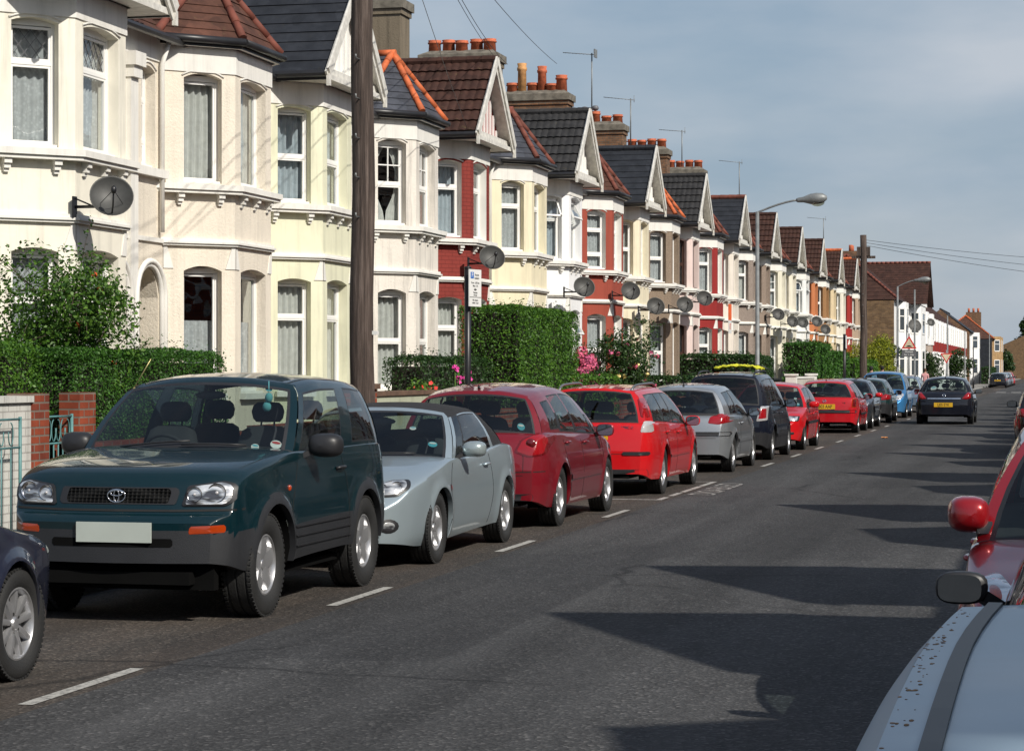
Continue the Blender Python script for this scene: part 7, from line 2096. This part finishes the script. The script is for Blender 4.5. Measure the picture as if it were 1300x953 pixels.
block('long brown roofed terrace closing the far end of the view', -34, -14.5, 400, 412, 7.0, 11.2, STK, T_MID, RIDGE_R, flank=STK)
ob = thing('chimney_stack', 'lone brick chimney standing on the farthest roofs', 'chimney', (-14.6, 404, 10.2)); m = MB(); m.box(-1.3, 1.3, -.6, .6, -1, 1.6); m.build('stack', [STACKB], ob); 
for xx in (-.8, 0, .8): m = MB(); m.lathe([(0, 1.6), (.2, 1.6), (.18, 2.3), (0, 2.3)], 10, Matrix.Translation((xx, 0, 0))); m.build('chimney_pot', [POT], ob)

make_street(); garden_walls()
if PLANTS: make_plants()
if CARS: make_cars()

# dishes: wall fixing positions on the bays
DL = [(140, 253, 26.1, 'largest-looking satellite dish, on the cream house at the left edge'), (623, 329, 43.9, 'satellite dish on the red painted brick house'), (740, 366, 53.0, 'satellite dish on the corner of the white house'),
      (799, 371, 57.8, 'satellite dish on the terracotta-red house'), (831, 390, 61.9, 'satellite dish on the cream house behind the rose bush'), (868, 388, 66.8, 'satellite dish on the brown pebbledashed house'),
      (893, 380, 70.9, 'higher satellite dish on the pale pink house'), (987, 400, 88.4, 'leftmost of the small cluster of far satellite dishes'), (1005, 409, 93.4, 'satellite dish in the far cluster, second from left'),
      (1018, 410, 97.6, 'satellite dish in the far cluster, third from left'), (1036, 409, 103, 'satellite dish in the far cluster above the box hedge'), (1047, 419, 106.6, 'lowest satellite dish of the far cluster')]
for (px, py, y, lab) in DL:
    for _ in range(1):
        # the dish centre hangs about .46 m off the bay front (x = -11)
        X = -10.54; 
        xr_over = (px - 650) / F
        # solve Y on the line of sight at X
        c, s = math.cos(TH), math.sin(TH)
        Y = X * (c + s * xr_over) / (xr_over * c - s)
        z = -X * s + Y * c
        Z = 1.65 + (470 - py) * z / F
    dish(-10.99, Y, Z - .08, lab)
dish(-9.45, 146.5, 4.4, 'big satellite dish on the white corner house', .44); dish(-9.5, 166, 5.0, 'satellite dish on the white upper bay past the corner', .30)
# aerials on chimneys and by the gutters
antenna(-14.2, 69.4, 10.2, 1.35, 'tall television aerial with a square reflector on the third stack', R(-6), boxy=True)
antenna(-14.5, 77.6, 10.0, 1.1, 'television aerial on the stack with three cowled pots', R(5)); antenna(-14.3, 87.4, 10.1, .9, 'television aerial above the slate gable', R(-10)); antenna(-14.4, 104.4, 10.0, 1.3, 'television aerial just left of the street lamp', R(8)); antenna(-13.2, 131, 9.5, .9, 'tiny television aerial on the far terrace roof', 0)
# pigeon on the ridge
t = thing('pigeon', 'grey pigeon perched on the ridge left of the row of chimney pots', 'bird', (-15.6, 57.0, 9.36), R(10)); m = MB()
P = []
for (x, z, r1, r2) in ((-.19, -.0, .004, .02), (-.14, .01, .015, .03), (-.07, .04, .045, .05), (.0, .07, .062, .062), (.06, .10, .055, .055), (.09, .14, .034, .034), (.10, .17, .030, .030), (.115, .185, .028, .026), (.135, .188, .016, .014), (.16, .182, .005, .004)):
    P.append([(x, r2 * math.cos(a), z + r1 * math.sin(a)) for a in [2 * PI * i / 12 for i in range(12)]])
m.grid(P, 0, True, wrap=True); m.tube([(.0, .02, .02), (.0, .02, -.04)], .005, 5); m.tube([(.0, -.02, .02), (.0, -.02, -.04)], .005, 5); m.build('body', [plain('pigeon_grey', (.16, .16, .18), .8, var=.3, scale=20)], t)

# ------------------------------------------------------------------ people on the far pavement
def person(x, y, label, shirt, trs, hair, hgt=1.72, stride=.18, skin=(.45, .26, .18)):
    t = thing('person', label, 'person', (x, y, .1)); s = hgt / 1.75
    verts = [(0, 0, .95), (0, 0, 1.15), (0, .01, 1.38), (0, .01, 1.48), (0, .02, 1.60), (0, .02, 1.70),
             (.10, 0, .90), (.10, stride * .6, .50), (.10, stride, .07), (.10, stride + .16, .03), (-.10, 0, .90), (-.10, -stride * .3, .50), (-.10, -stride, .09), (-.10, -stride + .15, .03),
             (.19, .01, 1.38), (.23, -.05, 1.10), (.22, .04, .86), (.22, .07, .77), (-.19, .01, 1.38), (-.23, .06, 1.10), (-.22, .16, .88), (-.22, .20, .80)]
    ed = [(0, 1), (1, 2), (2, 3), (3, 4), (4, 5), (0, 6), (6, 7), (7, 8), (8, 9), (0, 10), (10, 11), (11, 12), (12, 13), (2, 14), (14, 15), (15, 16), (16, 17), (2, 18), (18, 19), (19, 20), (20, 21)]
    rad = [.15, .13, .15, .055, .085, .085, .095, .065, .042, .035, .095, .065, .042, .035, .07, .046, .032, .035, .07, .046, .032, .035]
    me = bpy.data.meshes.new('body'); me.from_pydata([tuple(c * s for c in v) for v in verts], ed, []); o = link('body_tmp', me, None)
    md = o.modifiers.new('skin', 'SKIN'); 
    for i, r_ in enumerate(rad): me.skin_vertices[0].data[i].radius = (r_ * s, r_ * s * .8)
    me.skin_vertices[0].data[0].use_root = True
    o.modifiers.new('sub', 'SUBSURF').levels = 2
    dg = bpy.context.evaluated_depsgraph_get(); me2 = bpy.data.meshes.new_from_object(o.evaluated_get(dg)); bpy.data.objects.remove(o)
    ms = [plain('skin_' + str(skin), skin, .6), plain(shirt[0], shirt[1], .8), plain(trs[0], trs[1], .8), plain('shoe', (.02, .02, .02), .6)]
    me2.materials.clear(); [me2.materials.append(m_) for m_ in ms]
    for p in me2.polygons:
        z = p.center.z / s; x_ = abs(p.center.x) / s; p.use_smooth = True
        p.material_index = 3 if z < .09 else 2 if z < .97 and x_ < .185 else 0 if z > 1.47 or (x_ > .17 and z < .92) else 1
    link('body', me2, t)
    m_ = MB(); m_.ball((0, .0 * s, 1.67 * s), .105 * s, 14, 0, (.9, 1.0, 1.05)); m_.build('hair', [plain(hair[0], hair[1], .8)], t)
    return t
t = thing('paper_scrap', 'small scrap of orange paper lying on the road by the bay line', 'litter', (-4.2, 55.5, .004)); m = MB(); m.grid([[(.05 * i, .05 * j, .02 + .02 * math.sin(3 * i + 2 * j)) for j in range(4)] for i in range(4)], 0, False); m.build('paper', [plain('orange_paper', (.5, .2, .06), .7)], t)
person(-8.0, 100, 'person in a light blue top with dark hair on the far pavement', ('top_light_blue', (.25, .4, .6)), ('jeans', (.03, .04, .08)), ('hair_black', (.01, .008, .008)))
person(-7.75, 103, 'dark-haired person in black beside the one in light blue', ('top_black', (.02, .02, .025)), ('trousers_dark', (.02, .02, .03)), ('hair_black', (0, 0, 0)), 1.74)
person(-7.9, 139, 'person in a pink top far away near the side street', ('top_pink', (.6, .3, .3)), ('jeans', (0, 0, 0)), ('hair_brown', (.08, .04, .02)), 1.65)
